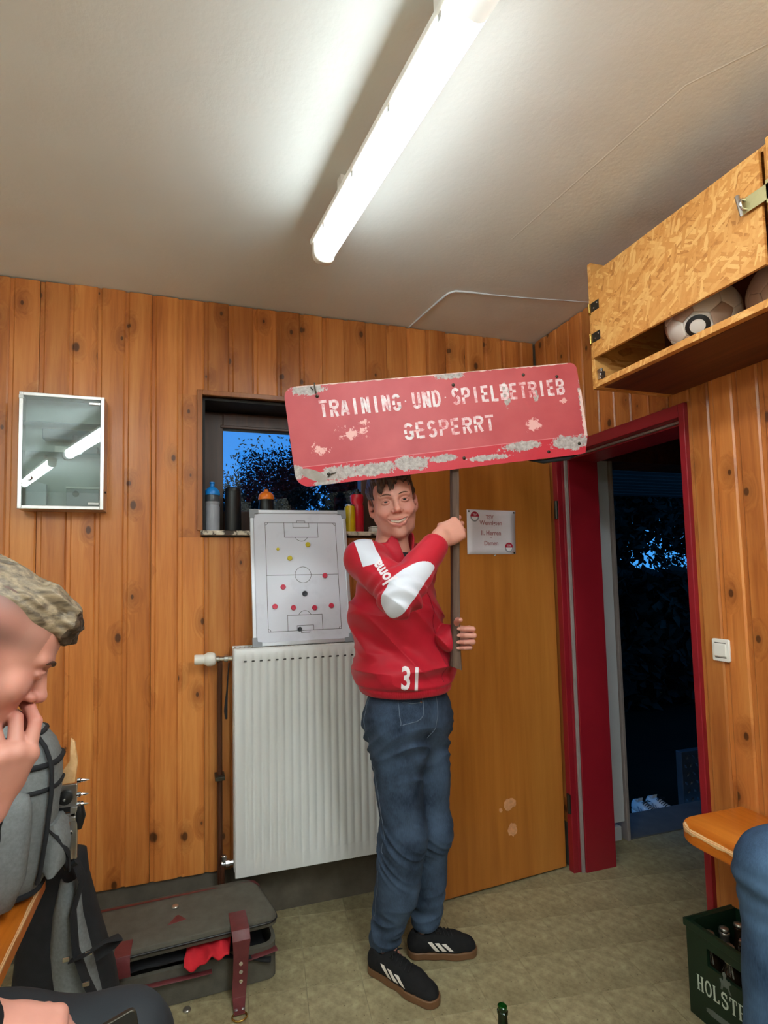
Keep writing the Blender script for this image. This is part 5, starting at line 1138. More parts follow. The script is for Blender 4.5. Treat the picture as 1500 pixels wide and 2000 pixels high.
    line('TRAINING UND SPIELBETRIEB', 0.104, 0.935, 0.165, 0.332)
    line('GESPERRT', 0.366, 0.668, 0.475, 0.640)
    for (a, b) in ((0.102, 0.115), (0.552, 0.125), (0.802, 0.085), (0.922, 0.135), (0.555, 0.895), (0.105, 0.90), (0.855, 0.93), (0.97, 0.88)):
        MB().lathe([(0.006, 0), (0.0055, 0.002), (0.003, 0.004), (0, 0.0044)], sp(a, b, 0.0003), SN, 12).build('screw', M['dark_steel'], t, smooth=40)
    mb = MB(); mb.tube([sp(0.098, -0.02, 0.003), sp(0.098, 0.03, 0.005), sp(0.100, 0.09, 0.004)], 0.0022, 6); mb.tube([sp(0.085, 0.02, 0.002), sp(0.092, 0.05, 0.002)], 0.0016, 6); mb.build('bent_wire', M['dark_steel'], t, smooth=60)
    mb = MB(); mb.tube([sp(0.10, 0.93, 0.003), sp(0.115, 0.90, 0.006), sp(0.128, 0.895, 0.003)], 0.0022, 6); mb.build('bent_wire', M['dark_steel'], t, smooth=60)
    # pole, slightly tapering plank with a cut foot; an iron strip behind the lower right edge
    p0 = sp(0.565, 0.05, -0.021); p1 = np.array([0.905, 1.697, 1.128]); d = p1-p0; d /= np.linalg.norm(d); s = np.cross(d, SN); s /= np.linalg.norm(s); nn = np.cross(s, d)
    mb = MB(); rows = []; r = random.Random(8); L = np.linalg.norm(p1-p0)
    for k in range(24):
        f = k/23; c = p0+d*L*f; a = 0.0135+0.0015*f+r.uniform(-0.0007, 0.0007)+(0.006*max(0, f-0.9)*10*0.8); b = 0.0125
        cut = 0.0 if k < 23 else 0.014
        rows.append([c+s*a*0.8+nn*b+d*0, c+s*a+nn*b*0.6, c+s*a-nn*b*0.6-d*cut*0, c+s*a*0.8-nn*b, c-s*a*0.8-nn*b+d*cut, c-s*a-nn*b*0.6+d*cut, c-s*a+nn*b*0.6+d*cut, c-s*a*0.8+nn*b+d*cut])
    mb.grid(rows, closed=True); mb.add(rows[0], [tuple(range(8))]); mb.add(rows[-1], [tuple(range(8))]); mb.build('pole', M['pole'], t, smooth=45)
    mb = MB(); mb.tube([sp(0.79, 0.985, -0.02), sp(0.84, 1.02, -0.018), sp(0.93, 1.015, -0.018), sp(0.975, 0.98, -0.018)], [0.004, 0.008, 0.008, 0.004], 8); mb.build('rope_end', M['black_fabric'], t, smooth=60)
    return t
sign()
# ================================================================ SOFT BODIES: distance fields meshed as one continuous skin
def nrmz(v): v = np.array(v, float); return v/np.linalg.norm(v)
class SDF:
    def __init__(s): s.ops = []
    def cone(s, a, b, ra, rb, k=0.01, op='u', flat=None):
        a, b = np.array(a, float), np.array(b, float); A, B, n, f = a, b, None, 1.0
        if flat: n, f = nrmz(flat[0]), flat[1]; o = a
        def fn(p):
            if n is not None:
                q = p+((p-o) @ n)[:, None]*n*(f-1); bb = B+n*((B-o) @ n)*(f-1)
            else: q, bb = p, B
            d = bb-A; L = d @ d+1e-12; t = np.clip(((q-A) @ d)/L, 0, 1)
            return np.linalg.norm(q-A-t[:, None]*d, axis=1)-(ra+(rb-ra)*t)
        s.ops.append((op, fn, (a+b)/2, np.linalg.norm(a-b)/2+max(ra, rb), k)); return s
    def chain(s, pts, rr, k=0.01, op='u'):
        for i in range(len(pts)-1): s.cone(pts[i], pts[i+1], rr[i], rr[i+1], k, op)
        return s
    def ell(s, c, r, R=None, k=0.01, op='u'):
        c, r = np.array(c, float), np.array(r, float); R = np.eye(3) if R is None else np.array(R, float)
        def fn(p):
            q = (p-c) @ R.T; k0 = np.linalg.norm(q/r, axis=1); k1 = np.linalg.norm(q/(r*r), axis=1)+1e-9; return k0*(k0-1.0)/k1
        s.ops.append((op, fn, c, r.max(), k)); return s
    def box(s, c, h, R=None, rad=0.005, k=0.01, op='u'):
        c, h = np.array(c, float), np.array(h, float)-rad; R = np.eye(3) if R is None else np.array(R, float)
        def fn(p):
            q = np.abs((p-c) @ R.T)-h; return np.linalg.norm(np.maximum(q, 0), axis=1)+np.minimum(q.max(axis=1), 0)-rad
        s.ops.append((op, fn, c, np.linalg.norm(h)+rad, k)); return s
    def plane(s, o, n, k=0.004):                     # keep the side the normal points away from
        o, n = np.array(o, float), nrmz(n); s.ops.append(('i', lambda p: (p-o) @ n, None, 0, k)); return s
    def disp(s, fn): s.ops.append(('d', fn, None, 0, 0)); return s
    def ev(s, P, cen=None, hd=0.0):
        """P: (m,n,3) blocks or (n,3)"""
        flat = P.ndim == 2
        if flat: P = P[None]
        m, n, _ = P.shape
        if cen is None: cen = P.reshape(-1, 3).mean(axis=0)[None] if False else None
        d = np.full((m, n), 0.5)
        for op, fn, c, br, k in s.ops:
            if op == 'd': d -= fn(P.reshape(-1, 3)).reshape(m, n); continue
            if c is None or cen is None: sel = slice(None); Q = P
            else:
                sel = np.linalg.norm(cen-c, axis=1) < br+hd+k+0.035
                if not sel.any(): continue
                Q = P[sel]
            v = fn(Q.reshape(-1, 3)).reshape(Q.shape[:2]); a = d[sel]
            if op == 'u': h = np.maximum(k-np.abs(a-v), 0)/k; r = np.minimum(a, v)-h*h*k*0.25
            elif op == 's': v = -v; h = np.maximum(k-np.abs(a-v), 0)/k; r = np.maximum(a, v)+h*h*k*0.25
            else: h = np.maximum(k-np.abs(a-v), 0)/k; r = np.maximum(a, v)+h*h*k*0.25
            d[sel] = r
        return d[0] if flat else d
    def project(s, P, d, out=0.001, steps=14):
        P = np.array(P, float); d = nrmz(d)
        for _ in range(steps): P = P+d*(s.ev(P)*0.8)[:, None]
        return P-d*out
    def snap(s, P, out=0.001, steps=5):
        P = np.array(P, float)
        for _ in range(steps):
            e = 0.0008; v = s.ev(P); g = np.stack([s.ev(P+np.eye(3)[i]*e)-v for i in range(3)], 1)/e; g /= np.linalg.norm(g, axis=1)[:, None]+1e-9
            P = P-g*(v-out)[:, None]
        return P
def seg(*parts):
    out = []
    for a, b, h in parts: out += list(np.linspace(a, b, max(2, int(round((b-a)/h))+1))[:-1])
    out.append(parts[-1][1]); return np.array(out)
def mesh_sdf(sd, xs, ys, zs, B=8, slack=0.02):
    def pad(a):
        n = (-len(a)) % B; return np.concatenate([a, a[-1]+(a[-1]-a[-2])*np.arange(1, n+1)])
    xs, ys, zs = pad(xs), pad(ys), pad(zs); N = (len(xs), len(ys), len(zs)); nb = tuple(n//B for n in N)
    mid = lambda a: 0.5*(a.reshape(-1, B)[:, 0]+a.reshape(-1, B)[:, -1]); hw = lambda a: 0.5*(a.reshape(-1, B)[:, -1]-a.reshape(-1, B)[:, 0])
    cx, cy, cz = np.meshgrid(mid(xs), mid(ys), mid(zs), indexing='ij'); C3 = np.stack([cx.ravel(), cy.ravel(), cz.ravel()], 1)
    hx_, hy_, hz_ = np.meshgrid(hw(xs), hw(ys), hw(zs), indexing='ij'); hd = np.sqrt(hx_**2+hy_**2+hz_**2).ravel()
    dc = sd.ev(C3[:, None, :], C3, float(hd.max())+0.03)[:, 0]
    keep = np.abs(dc) < hd*1.3+slack
    V = np.repeat(np.repeat(np.repeat(np.sign(dc).reshape(nb).astype(np.float32), B, 0), B, 1), B, 2)
    V6 = V.reshape(nb[0], B, nb[1], B, nb[2], B).transpose(0, 2, 4, 1, 3, 5)
    ids = np.nonzero(keep)[0]; xb, yb, zb = xs.reshape(-1, B), ys.reshape(-1, B), zs.reshape(-1, B)
    for s0 in range(0, len(ids), 1500):
        q = ids[s0:s0+1500]; i, j, k = np.unravel_index(q, nb)
        P = np.empty((len(q), B, B, B, 3)); P[..., 0] = xb[i][:, :, None, None]; P[..., 1] = yb[j][:, None, :, None]; P[..., 2] = zb[k][:, None, None, :]
        V6[i, j, k] = sd.ev(P.reshape(len(q), -1, 3), C3[q], float(hd[q].max())).reshape(-1, B, B, B)
    ins = V < 0
    cnt = np.zeros((N[0]-1, N[1]-1, N[2]-1), np.uint8); off = [(a, b, c) for a in (0, 1) for b in (0, 1) for c in (0, 1)]
    for a, b, c in off: cnt += ins[a:N[0]-1+a, b:N[1]-1+b, c:N[2]-1+c]
    act = np.argwhere((cnt > 0) & (cnt < 8)); fid = (act[:, 0].astype(np.int64)*(N[1]-1)+act[:, 1])*(N[2]-1)+act[:, 2]
    cv = np.stack([V[act[:, 0]+a, act[:, 1]+b, act[:, 2]+c] for a, b, c in off], 1)
    ps = np.zeros((len(act), 3)); w = np.zeros(len(act))
    for e0 in range(8):
        for e1 in range(e0+1, 8):
            d = np.array(off[e1])-np.array(off[e0])
            if np.abs(d).sum() != 1: continue
            a, b = cv[:, e0], cv[:, e1]; x = (a < 0) != (b < 0); t = np.where(x, a/(a-b+1e-20), 0)
            ps += np.where(x[:, None], np.array(off[e0])+t[:, None]*d, 0); w += x
    g = act+ps/w[:, None]
    vert = np.stack([np.interp(g[:, i], np.arange(N[i]), (xs, ys, zs)[i]) for i in range(3)], 1)
    faces = []
    for ax in range(3):
        sl0 = [slice(None)]*3; sl1 = [slice(None)]*3; sl0[ax] = slice(0, -1); sl1[ax] = slice(1, None)
        e = np.argwhere(ins[tuple(sl0)] != ins[tuple(sl1)]); o1, o2 = [(1, 2), (2, 0), (0, 1)][ax]
        ok = (e[:, o1] > 0) & (e[:, o2] > 0) & (e[:, o1] < N[o1]-1) & (e[:, o2] < N[o2]-1); e = e[ok]
        neg = ins[e[:, 0], e[:, 1], e[:, 2]]
        def idx(da, db):
            c = e.copy(); c[:, o1] -= da; c[:, o2] -= db; return np.searchsorted(fid, (c[:, 0].astype(np.int64)*(N[1]-1)+c[:, 1])*(N[2]-1)+c[:, 2])
        q = np.stack([idx(1, 1), idx(0, 1), idx(0, 0), idx(1, 0)], 1); q[~neg] = q[~neg][:, ::-1]; faces.append(q)
    return vert, np.concatenate(faces)
def np_mesh(name, V, Fq, mat, parent=None, col=None, smooth=True, kind=None):
    me = bpy.data.meshes.new(name); V = np.ascontiguousarray(V, dtype=np.float32); Fq = np.ascontiguousarray(Fq, dtype=np.int32)
    me.vertices.add(len(V)); me.vertices.foreach_set('co', V.ravel()); n = len(Fq); k = Fq.shape[1]
    me.loops.add(n*k); me.loops.foreach_set('vertex_index', Fq.ravel()); me.polygons.add(n); me.polygons.foreach_set('loop_start', np.arange(0, n*k, k, dtype=np.int32))
    me.update(calc_edges=True); me.materials.append(mat)
    if smooth: me.shade_smooth()
    if col is not None:
        a = me.color_attributes.new('tint', 'FLOAT_COLOR', 'POINT'); a.data.foreach_set('color', np.concatenate([col, np.ones((len(col), 1))], 1).astype(np.float32).ravel())
    o = bpy.data.objects.new(name, me); COL.objects.link(o)
    if parent is not None: adopt(o, parent)
    return o
def split_mask(V, Fq, fn, h=0.0028):
    """cut a quad mesh along fn = 0: vertices close to the line slide onto it, faces fall to either side"""
    V = V.copy(); m = fn(V); sel = np.abs(m) < 0.62*h; P = V[sel]
    for _ in range(3):
        e = 0.0006; v = fn(P); g = np.stack([fn(P+np.eye(3)[i]*e)-v for i in range(3)], 1)/e; st = -g*(v/((g*g).sum(axis=1)+0.05))[:, None]
        n = np.linalg.norm(st, axis=1)[:, None]; P = P+st*np.minimum(1, 0.7*h/(n+1e-9))
    V[sel] = P; m = np.where(sel, 0, m)
    return V, m[Fq].sum(axis=1) > 1e-9
def part_mesh(name, V, Fq, sel, mat, parent, lift=None):
    F2 = Fq[sel]; u, inv = np.unique(F2, return_inverse=True); return np_mesh(name, V[u], inv.reshape(F2.shape), mat, parent)
def waves(p, freq, seed, n=6, stretch=(1, 1, 1)):
    r = np.random.default_rng(seed); acc = 0
    for _ in range(n):
        k = r.normal(size=3); k /= np.linalg.norm(k); k = k*np.array(stretch)*freq*r.uniform(0.6, 1.4); acc = acc+np.sin(p @ k+r.uniform(0, 6.28))
    return acc/n**0.5
def bell(x, c, w): return np.exp(-((x-c)/w)**2)

# ---- hands
FL = ((0.043, 0.027, 0.022), (0.048, 0.030, 0.023), (0.045, 0.028, 0.023), (0.035, 0.021, 0.020))
FR = (0.0090, 0.0093, 0.0088, 0.0078)
def hand(sd, wrist, d, p, right, curls, thumb, scale=1.0, spread=0.0, wr=0.027, forearm=None):
    """d wrist->knuckles, p out of the palm; curls = per finger three angles; thumb = three direction vectors in (d,p,s)"""
    d = nrmz(d); p = np.array(p, float); p = nrmz(p-d*(p @ d)); s = np.cross(d, p) if right else np.cross(p, d); S = scale; w = np.array(wrist, float)
    Lk = (0.090, 0.093, 0.089, 0.080); off = (0.030, 0.010, -0.010, -0.029); tips = []
    for i in range(4):
        kn = w+S*(d*Lk[i]+s*off[i]-p*0.002)
        sd.cone(w+S*(s*off[i]*0.55+d*0.008), kn-p*S*0.002, 0.0155*S, 0.0128*S, 0.018)
    sd.ell(w+S*(d*0.048+p*0.004), S*np.array([0.046, 0.017, 0.040]), np.stack([d, p, s]), 0.02)
    sd.cone(w+S*(d*0.014+s*0.012+p*0.006), w+S*(d*0.045+s*0.030+p*0.010), 0.0165*S, 0.0135*S, 0.015)
    joints = []
    for i in range(4):
        kn = w+S*(d*Lk[i]+s*off[i]-p*0.002); q = kn; a = 0.0; J = [q]
        for j in range(3):
            a += math.radians(curls[i][j]); dr = d*math.cos(a)+p*math.sin(a)+s*(spread*off[i]/0.03*(1 if j == 0 else 0.6)); dr = nrmz(dr); q = q+dr*FL[i][j]*S; J.append(q)
        r = FR[i]*S
        sd.cone(J[0], J[1], r*1.16, r*1.04, 0.004); sd.cone(J[1], J[2], r*1.03, r*0.92, 0.002); sd.cone(J[2], J[3], r*0.93, r*0.78, 0.002)
        sd.ell(kn-p*0.004*S, (0.0105*S,)*3, None, 0.008); joints.append(J)
    q = w+S*(d*0.040+s*0.030+p*0.008); T = [q]; L = (0.040, 0.032, 0.024)
    for (v, l) in zip(thumb, L): q = q+nrmz(d*v[0]+p*v[1]+s*v[2])*l*S; T.append(q)
    sd.cone(T[0], T[1], 0.0135*S, 0.0112*S, 0.012); sd.cone(T[1], T[2], 0.0112*S, 0.0100*S, 0.003); sd.cone(T[2], T[3], 0.0102*S, 0.0080*S, 0.002)
    joints.append(T)
    if forearm is not None: sd.cone(w-d*0.002, w+nrmz(np.array(forearm)-w)*0.06, wr*S, 0.030*S, 0.02)
    return joints, (d, p, s)
def nails(joints, fr, parent, m, S=1.0):
    d, p, s = fr
    for J in joints:
        a, b = np.array(J[-2]), np.array(J[-1]); ax = nrmz(b-a); pv = np.array(J[-3]) if len(J) > 2 else a
        bend = np.cross(nrmz(a-pv), ax); side = nrmz(bend) if np.linalg.norm(bend) > 0.05 else s; out = nrmz(np.cross(ax, side)); 
        if out @ (b-(np.array(J[0])+b)/2) < 0 and len(J) == 4: pass
        rows = [[b+ax*S*(0.001+0.0055*u)+side*S*0.0046*v*(1-0.25*abs(u))+out*S*(0.0082-0.0016*abs(v)-0.0012*max(u, 0)) for v in (-1, -0.5, 0, 0.5, 1)] for u in (-1, -0.3, 0.4, 1)]
        MB().grid(rows).build('fingernail', m, parent, smooth=70)

# ---- head
def head(sd, c, l, f, u, s=1.0, smile=True):
    R = np.stack([l, f, u]); h = lambda x, y, z: np.array(c)+s*(l*x+f*y+u*z)
    E = lambda p, r, k=0.01, op='u': sd.ell(h(*p), np.array(r)*s, R, k*s, op)
    E((0, -0.018, 0.036), (0.077, 0.098, 0.088)); E((0, 0.026, -0.020), (0.066, 0.066, 0.092), 0.02)
    E((0, 0.045, 0.040), (0.060, 0.046, 0.052), 0.02)
    for x in (-1, 1):
        sd.cone(h(0.053*x, -0.008, -0.050), h(0.036*x, 0.030, -0.093), 0.017*s, 0.015*s, 0.040*s); sd.cone(h(0.036*x, 0.030, -0.093), h(0.009*x, 0.070, -0.110), 0.015*s, 0.014*s, 0.02*s)
        E((0.045*x, 0.058, -0.028), (0.021, 0.020, 0.020), 0.02)
        if smile: E((0.036*x, 0.070, -0.040), (0.016, 0.013, 0.013), 0.014)
        sd.cone(h(0.014*x, 0.088, 0.020), h(0.048*x, 0.074, 0.020), 0.0085*s, 0.0075*s, 0.012*s)
    E((0, 0.074, -0.107), (0.0165, 0.015, 0.014), 0.016); E((0, 0.068, -0.075), (0.027, 0.022, 0.026), 0.02)
    sd.cone(h(0, 0.086, 0.014), h(0, 0.108, -0.027), 0.0070*s, 0.0098*s, 0.010*s); E((0, 0.109, -0.030), (0.0105, 0.0105, 0.0095), 0.006)
    for x in (-1, 1):
        E((0.0135*x, 0.096, -0.0345), (0.0085, 0.0095, 0.0075), 0.006)
        E((0.032*x, 0.092, 0.001), (0.017, 0.013, 0.0105), 0.010, 's')
        E((0.0065*x, 0.104, -0.0415), (0.0036, 0.005, 0.0035), 0.003, 's')
        if smile: sd.chain([h(0.019*x, 0.098, -0.036), h(0.032*x, 0.087, -0.052), h(0.0375*x, 0.076, -0.068)], [0.002*s, 0.003*s, 0.002*s], 0.007*s, 's')
        # lids around the eyeball
        E((0.032*x, 0.0745, 0.000), (0.0150, 0.0135, 0.0125), 0.004)
        zt, zb = (0.0036, -0.0036) if smile else (0.0030, -0.0034)
        up_ = [h((0.032+0.0145)*x, 0.0795, -0.0005), h((0.032+0.008)*x, 0.0862, zt+0.0005), h(0.032*x, 0.0888, zt+0.0016), h((0.032-0.008)*x, 0.0872, zt), h((0.032-0.0135)*x, 0.0835, -0.0015)]
        lo_ = [h((0.032+0.0145)*x, 0.0795, -0.0005), h((0.032+0.008)*x, 0.0855, zb-0.001), h(0.032*x, 0.0878, zb-0.0016), h((0.032-0.008)*x, 0.0868, zb), h((0.032-0.0135)*x, 0.0835, -0.0015)]
        sd.chain(up_, [0.0018*s, 0.0026*s, 0.0028*s, 0.0026*s, 0.0018*s], 0.003*s); sd.chain(lo_, [0.0016*s, 0.0022*s, 0.0024*s, 0.0022*s, 0.0016*s], 0.003*s)
        E((0.032*x, 0.0905, 0.0), (0.0118, 0.0060, 0.0032), 0.0015, 's')
        # ears
        er = np.stack([nrmz(l*x*0.94-f*0.33), nrmz(f*0.94+l*x*0.33), u]); ec = h(0.0805*x, -0.012, -0.012)
        sd.ell(ec, np.array([0.0065, 0.0185, 0.032])*s, er, 0.006*s); sd.ell(ec+s*(l*x*0.007+f*0.003-u*0.001), np.array([0.0055, 0.0115, 0.021])*s, er, 0.004*s, 's'); E((0.077*x, 0.000, -0.036), (0.0055, 0.0075, 0.010), 0.006); E((0.0765*x, 0.004, -0.012), (0.005, 0.005, 0.008), 0.005)
    if smile:
        ul = [h(-0.0385, 0.0715, -0.0560), h(-0.0185, 0.0895, -0.0615), h(0, 0.0950, -0.0630), h(0.0185, 0.0895, -0.0615), h(0.0385, 0.0715, -0.0560)]
        ll = [h(-0.0375, 0.0715, -0.0575), h(-0.0185, 0.0870, -0.0770), h(0, 0.0905, -0.0835), h(0.0185, 0.0870, -0.0770), h(0.0375, 0.0715, -0.0575)]
        sd.chain(ul, [0.0025*s, 0.004*s, 0.0046*s, 0.004*s, 0.0025*s], 0.006*s); sd.chain(ll, [0.0025*s, 0.0046*s, 0.0056*s, 0.0046*s, 0.0025*s], 0.006*s)
        for dy in (0.0, 0.008): sd.chain([h(-0.0362, 0.0745+dy, -0.0578), h(-0.0215, 0.0855+dy, -0.0660), h(0, 0.0915+dy, -0.0725), h(0.0215, 0.0855+dy, -0.0660), h(0.0362, 0.0745+dy, -0.0578)], [0.0013*s, 0.0042*s, 0.0062*s, 0.0042*s, 0.0013*s], 0.002*s, 's')
    else:
        sd.chain([h(-0.022, 0.080, -0.066), h(0, 0.0955, -0.0645), h(0.022, 0.080, -0.066)], [0.003*s, 0.0052*s, 0.003*s], 0.006*s); sd.chain([h(-0.021, 0.080, -0.068), h(0, 0.0945, -0.0745), h(0.021, 0.080, -0.068)], [0.003*s, 0.006*s, 0.003*s], 0.006*s)
        sd.chain([h(-0.021, 0.086, -0.0675), h(0, 0.101, -0.0693), h(0.021, 0.086, -0.0675)], [0.001*s, 0.0012*s, 0.001*s], 0.003*s, 's')
    return h
def eyes_teeth(h, l, f, u, s, parent, gaze, smile, mats):
    white, iris, pupil, tooth, gum = mats
    for x in (-1, 1):
        c = h(0.032*x, 0.0752, 0.0); r = 0.0122*s
        e = MB().lathe([(0.0001, -r)]+[(r*math.sin(math.radians(a)), -r*math.cos(math.radians(a))) for a in range(15, 166, 15)]+[(0.0001, r)], c, gaze, 24).build('eye', white, parent, smooth=80)
        pr = [(r*1.004*math.sin(math.radians(a)), r*1.004*math.cos(math.radians(a))) for a in (40, 26, 14)]
        MB().lathe(pr+[(0.0001, r*1.004)], c, gaze, 24).build('iris', iris, e, smooth=80)
        MB().lathe([(r*1.012*math.sin(math.radians(a)), r*1.012*math.cos(math.radians(a))) for a in (17, 10, 3)]+[(0.0001, r*1.012)], c, gaze, 18).build('pupil', pupil, e, smooth=80)
    if smile:
        rows = []
        for j, (z, dy) in enumerate(((0.0062, -0.002), (0.005, 0.0), (0.0, 0.0006), (-0.0040, 0.0002), (-0.0050, -0.0015))):
            row = []
            for k in range(-27, 28):
                a = k*0.00092; g = (k % 6); notch = 0.0010 if g == 3 else 0.0
                row.append(h(a, 0.0905-14.0*a*a+dy-notch, -0.0700+abs(a)*0.28+z+(0.0008 if g == 3 and z < 0 else 0)))
            rows.append(row)
        MB().grid(rows).build('teeth', tooth, parent, smooth=70)
# ================================================================ PEOPLE
def skin_mat():
    t = NT('skin'); a = t.n('Attribute', attribute_name='tint'); v = t.coord('Object'); n = t.noise(v, 60, 4); n2 = t.noise(v, 400, 2)
    c = t.mix(t.math('MULTIPLY', n, 0.22), a.outputs['Color'], (0.36, 0.13, 0.09, 1)); t.col(c); t.bump(n2, 0.06, 0.001)
    t.set(0.48, 0, 0.4); t.b.inputs['Subsurface Weight'].default_value = 0.12; t.b.inputs['Subsurface Radius'].default_value = (0.6, 0.2, 0.1); t.b.inputs['Subsurface Scale'].default_value = 0.012; return t.m
M['skin'] = skin_mat()
def hair_mat(name, dark, light, scale):
    t = NT(name); v = t.coord('Object', scale=scale); n = t.noise(v, 130, 4, 0.6)
    t.col(t.ramp(n, [(0.35, dark), (0.65, light)])); t.bump(n, 0.5, 0.003); return t.set(0.45, 0, 0.4)
M['hair_brown'] = hair_mat('brown_hair', srgb(40, 26, 20), srgb(84, 58, 44), (1, 1, 0.25)); M['hair_blond'] = hair_mat('dark_blond_hair', srgb(80, 68, 54), srgb(148, 130, 104), (0.10, 0.8, 0.9)); M['hair_tip'] = hair_mat('dark_fringe', srgb(44, 34, 26), srgb(84, 68, 52), (0.15, 0.8, 0.9))
M['brow'] = hair_mat('light_brown_brow', srgb(86, 58, 44), srgb(116, 82, 64), (1, 1, 1)); M['eye_white'] = plain('eye_white', srgb(176, 162, 158), 0.2, var=0.02); M['iris'] = plain('iris', srgb(38, 40, 44), 0.12); M['pupil'] = plain('pupil', (0.004, 0.004, 0.004, 1), 0.08); M['tooth'] = plain('tooth_enamel', srgb(234, 222, 208), 0.2, var=0.02); M['nail'] = plain('fingernail', srgb(222, 168, 150), 0.3, var=0.03)
def cloth_mat(name, c, rough, var, freq, bump=0.15, sheen=0.0):
    t = NT(name); v = t.coord('Object'); n = t.noise(v, freq, 4); f = t.noise(v, 900, 2)
    t.col(t.ramp(n, [(0.3, tuple(x*(1-var) for x in c[:3])+(1,)), (0.7, tuple(min(1, x*(1+var)) for x in c[:3])+(1,))])); t.bump(f, bump, 0.001)
    t.set(rough, 0, 0.3); t.b.inputs['Sheen Weight'].default_value = sheen; return t.m
M['jacket'] = cloth_mat('red_tracksuit', srgb(180, 17, 40), 0.55, 0.06, 20, 0.1, 0.1); M['jacket_white'] = cloth_mat('white_tracksuit_panel', srgb(214, 218, 228), 0.5, 0.03, 20)
M['letter_white'] = plain('white_print', srgb(232, 222, 226), 0.5, var=0.02); M['shirt_black'] = M['black_fabric']
def denim_mat(name, lo, hi):
    t = NT(name); v = t.coord('Object'); n = t.noise(v, 7, 4, 0.6); st = t.coord('Object', scale=(1, 1, 0.12)); f = t.noise(st, 420, 3, 0.7)
    a = t.math('ADD', t.math('MULTIPLY', n, 0.75), t.math('MULTIPLY', f, 0.3)); t.col(t.ramp(a, [(0.36, lo), (0.66, hi)])); t.bump(f, 0.2, 0.001); return t.set(0.85, 0, 0.2)
M['denim'] = denim_mat('dark_denim', srgb(30, 40, 56), srgb(70, 87, 109)); M['denim_blue'] = denim_mat('mid_blue_denim', srgb(38, 56, 78), srgb(74, 100, 128)); M['stitch'] = plain('denim_stitching', srgb(92, 104, 120), 0.8)
M['shoe_black'] = cloth_mat('black_suede', srgb(24, 23, 24), 0.9, 0.2, 60, 0.3); M['gum'] = plain('gum_sole', srgb(108, 74, 46), 0.55, var=0.08); M['stripe'] = plain('white_leather_stripe', srgb(226, 216, 206), 0.5, var=0.03); M['lace'] = plain('black_lace', srgb(18, 18, 18), 0.8)
M['track_black'] = cloth_mat('black_track_trousers', srgb(40, 44, 48), 0.7, 0.1, 12, 0.15); M['hoodie'] = cloth_mat('black_hoodie', srgb(22, 22, 25), 0.85, 0.15, 14, 0.25)
SKIN = np.array(srgb(208, 148, 130)[:3]); RED = np.array(srgb(196, 108, 100)[:3]); LIP = np.array(srgb(178, 92, 88)[:3]); STUB = np.array(srgb(150, 106, 90)[:3]); BUZZ = np.array(srgb(64, 53, 44)[:3])
def tint(V, c, l, f, u, s, J=None, buzz=False):
    q = (V-np.array(c))/s; X, Y, Z = q @ l, q @ f, q @ u; hd = (np.abs(X) < 0.1) & (np.abs(Y) < 0.15) & (np.abs(Z) < 0.16)
    col = np.repeat(SKIN[None], len(V), 0)
    def put(m, c): col[:] = col*(1-m[:, None])+np.array(c)[None]*m[:, None]
    put(hd*0.35*np.clip(bell(np.abs(X), 0.042, 0.022)*bell(Z, -0.034, 0.03)*(Y > 0.03), 0, 1), RED); put(hd*0.4*bell(X, 0, 0.018)*bell(Z, -0.036, 0.014)*(Y > 0.08), RED)
    put(hd*0.5*bell(np.abs(X), 0.084, 0.012)*(Y < 0.03), RED); put(hd*0.30*bell(Z, -0.095, 0.03)*(Y > 0.0)*(Z < -0.045), STUB)
    put(hd*0.8*bell(X, 0, 0.024)*np.clip(bell(Z, -0.0635, 0.0045)+bell(Z, -0.0805, 0.006), 0, 1)*(Y > 0.076), LIP)
    put(hd*0.30*bell(np.abs(X), 0.032, 0.018)*bell(Z, 0.0, 0.013)*(Y > 0.06), np.array(srgb(120, 72, 66)[:3]))  # shade of the eye sockets put into the skin colour
    if buzz:
        m = 1/(1+np.exp(-((Z-0.004)-np.clip(Y+0.01, 0, 1)*0.42)/0.008)); m = m*(Y < 0.062); m = np.maximum(m, (Y < -0.035)/(1+np.exp(-(Z+0.05)/0.01)))
        put(hd*0.95*m*np.clip(0.75+0.25*np.sin(Z*90), 0.4, 1), BUZZ)
    if J is not None:
        for jn in J:
            for P in jn[0]:
                for k in range(1, len(P)): put(0.28*np.exp(-(np.linalg.norm(V-np.array(P[k]), axis=1)/0.010)**2), RED)
    return col
def torso_body(sd, J, k=1.0):
    F = J['F']
    sd.cone(J['pel'], J['waist'], 0.125*k, 0.115*k, 0.05, flat=(F, 1.25)); sd.cone(J['waist'], J['chest'], 0.115*k, 0.13*k, 0.05, flat=(F, 1.25)); sd.cone(J['chest'], J['neck0']-np.array([0, 0, 0.09]), 0.13*k, 0.10*k, 0.05, flat=(F, 1.25))
    for S in 'RL':
        sd.cone(J['neck0']-np.array([0, 0, 0.03]), J['sh'+S], 0.055*k, 0.05*k, 0.05); sd.cone(J['sh'+S], J['el'+S], 0.047*k, 0.036*k, 0.03); sd.cone(J['el'+S], J['wr'+S], 0.037*k, 0.026*k, 0.02)
        sd.cone(J['hip'+S], J['kn'+S], 0.078*k, 0.050*k, 0.04); sd.cone(J['kn'+S], J['an'+S], 0.050*k, 0.034*k, 0.03); sd.cone(J['an'+S]-np.array([0, 0, 0.02]), J['toe'+S], 0.030*k, 0.020*k, 0.03)
    return sd
def to_np(J): return {k: (np.array(v, float) if not np.isscalar(v) else v) for k, v in J.items()}

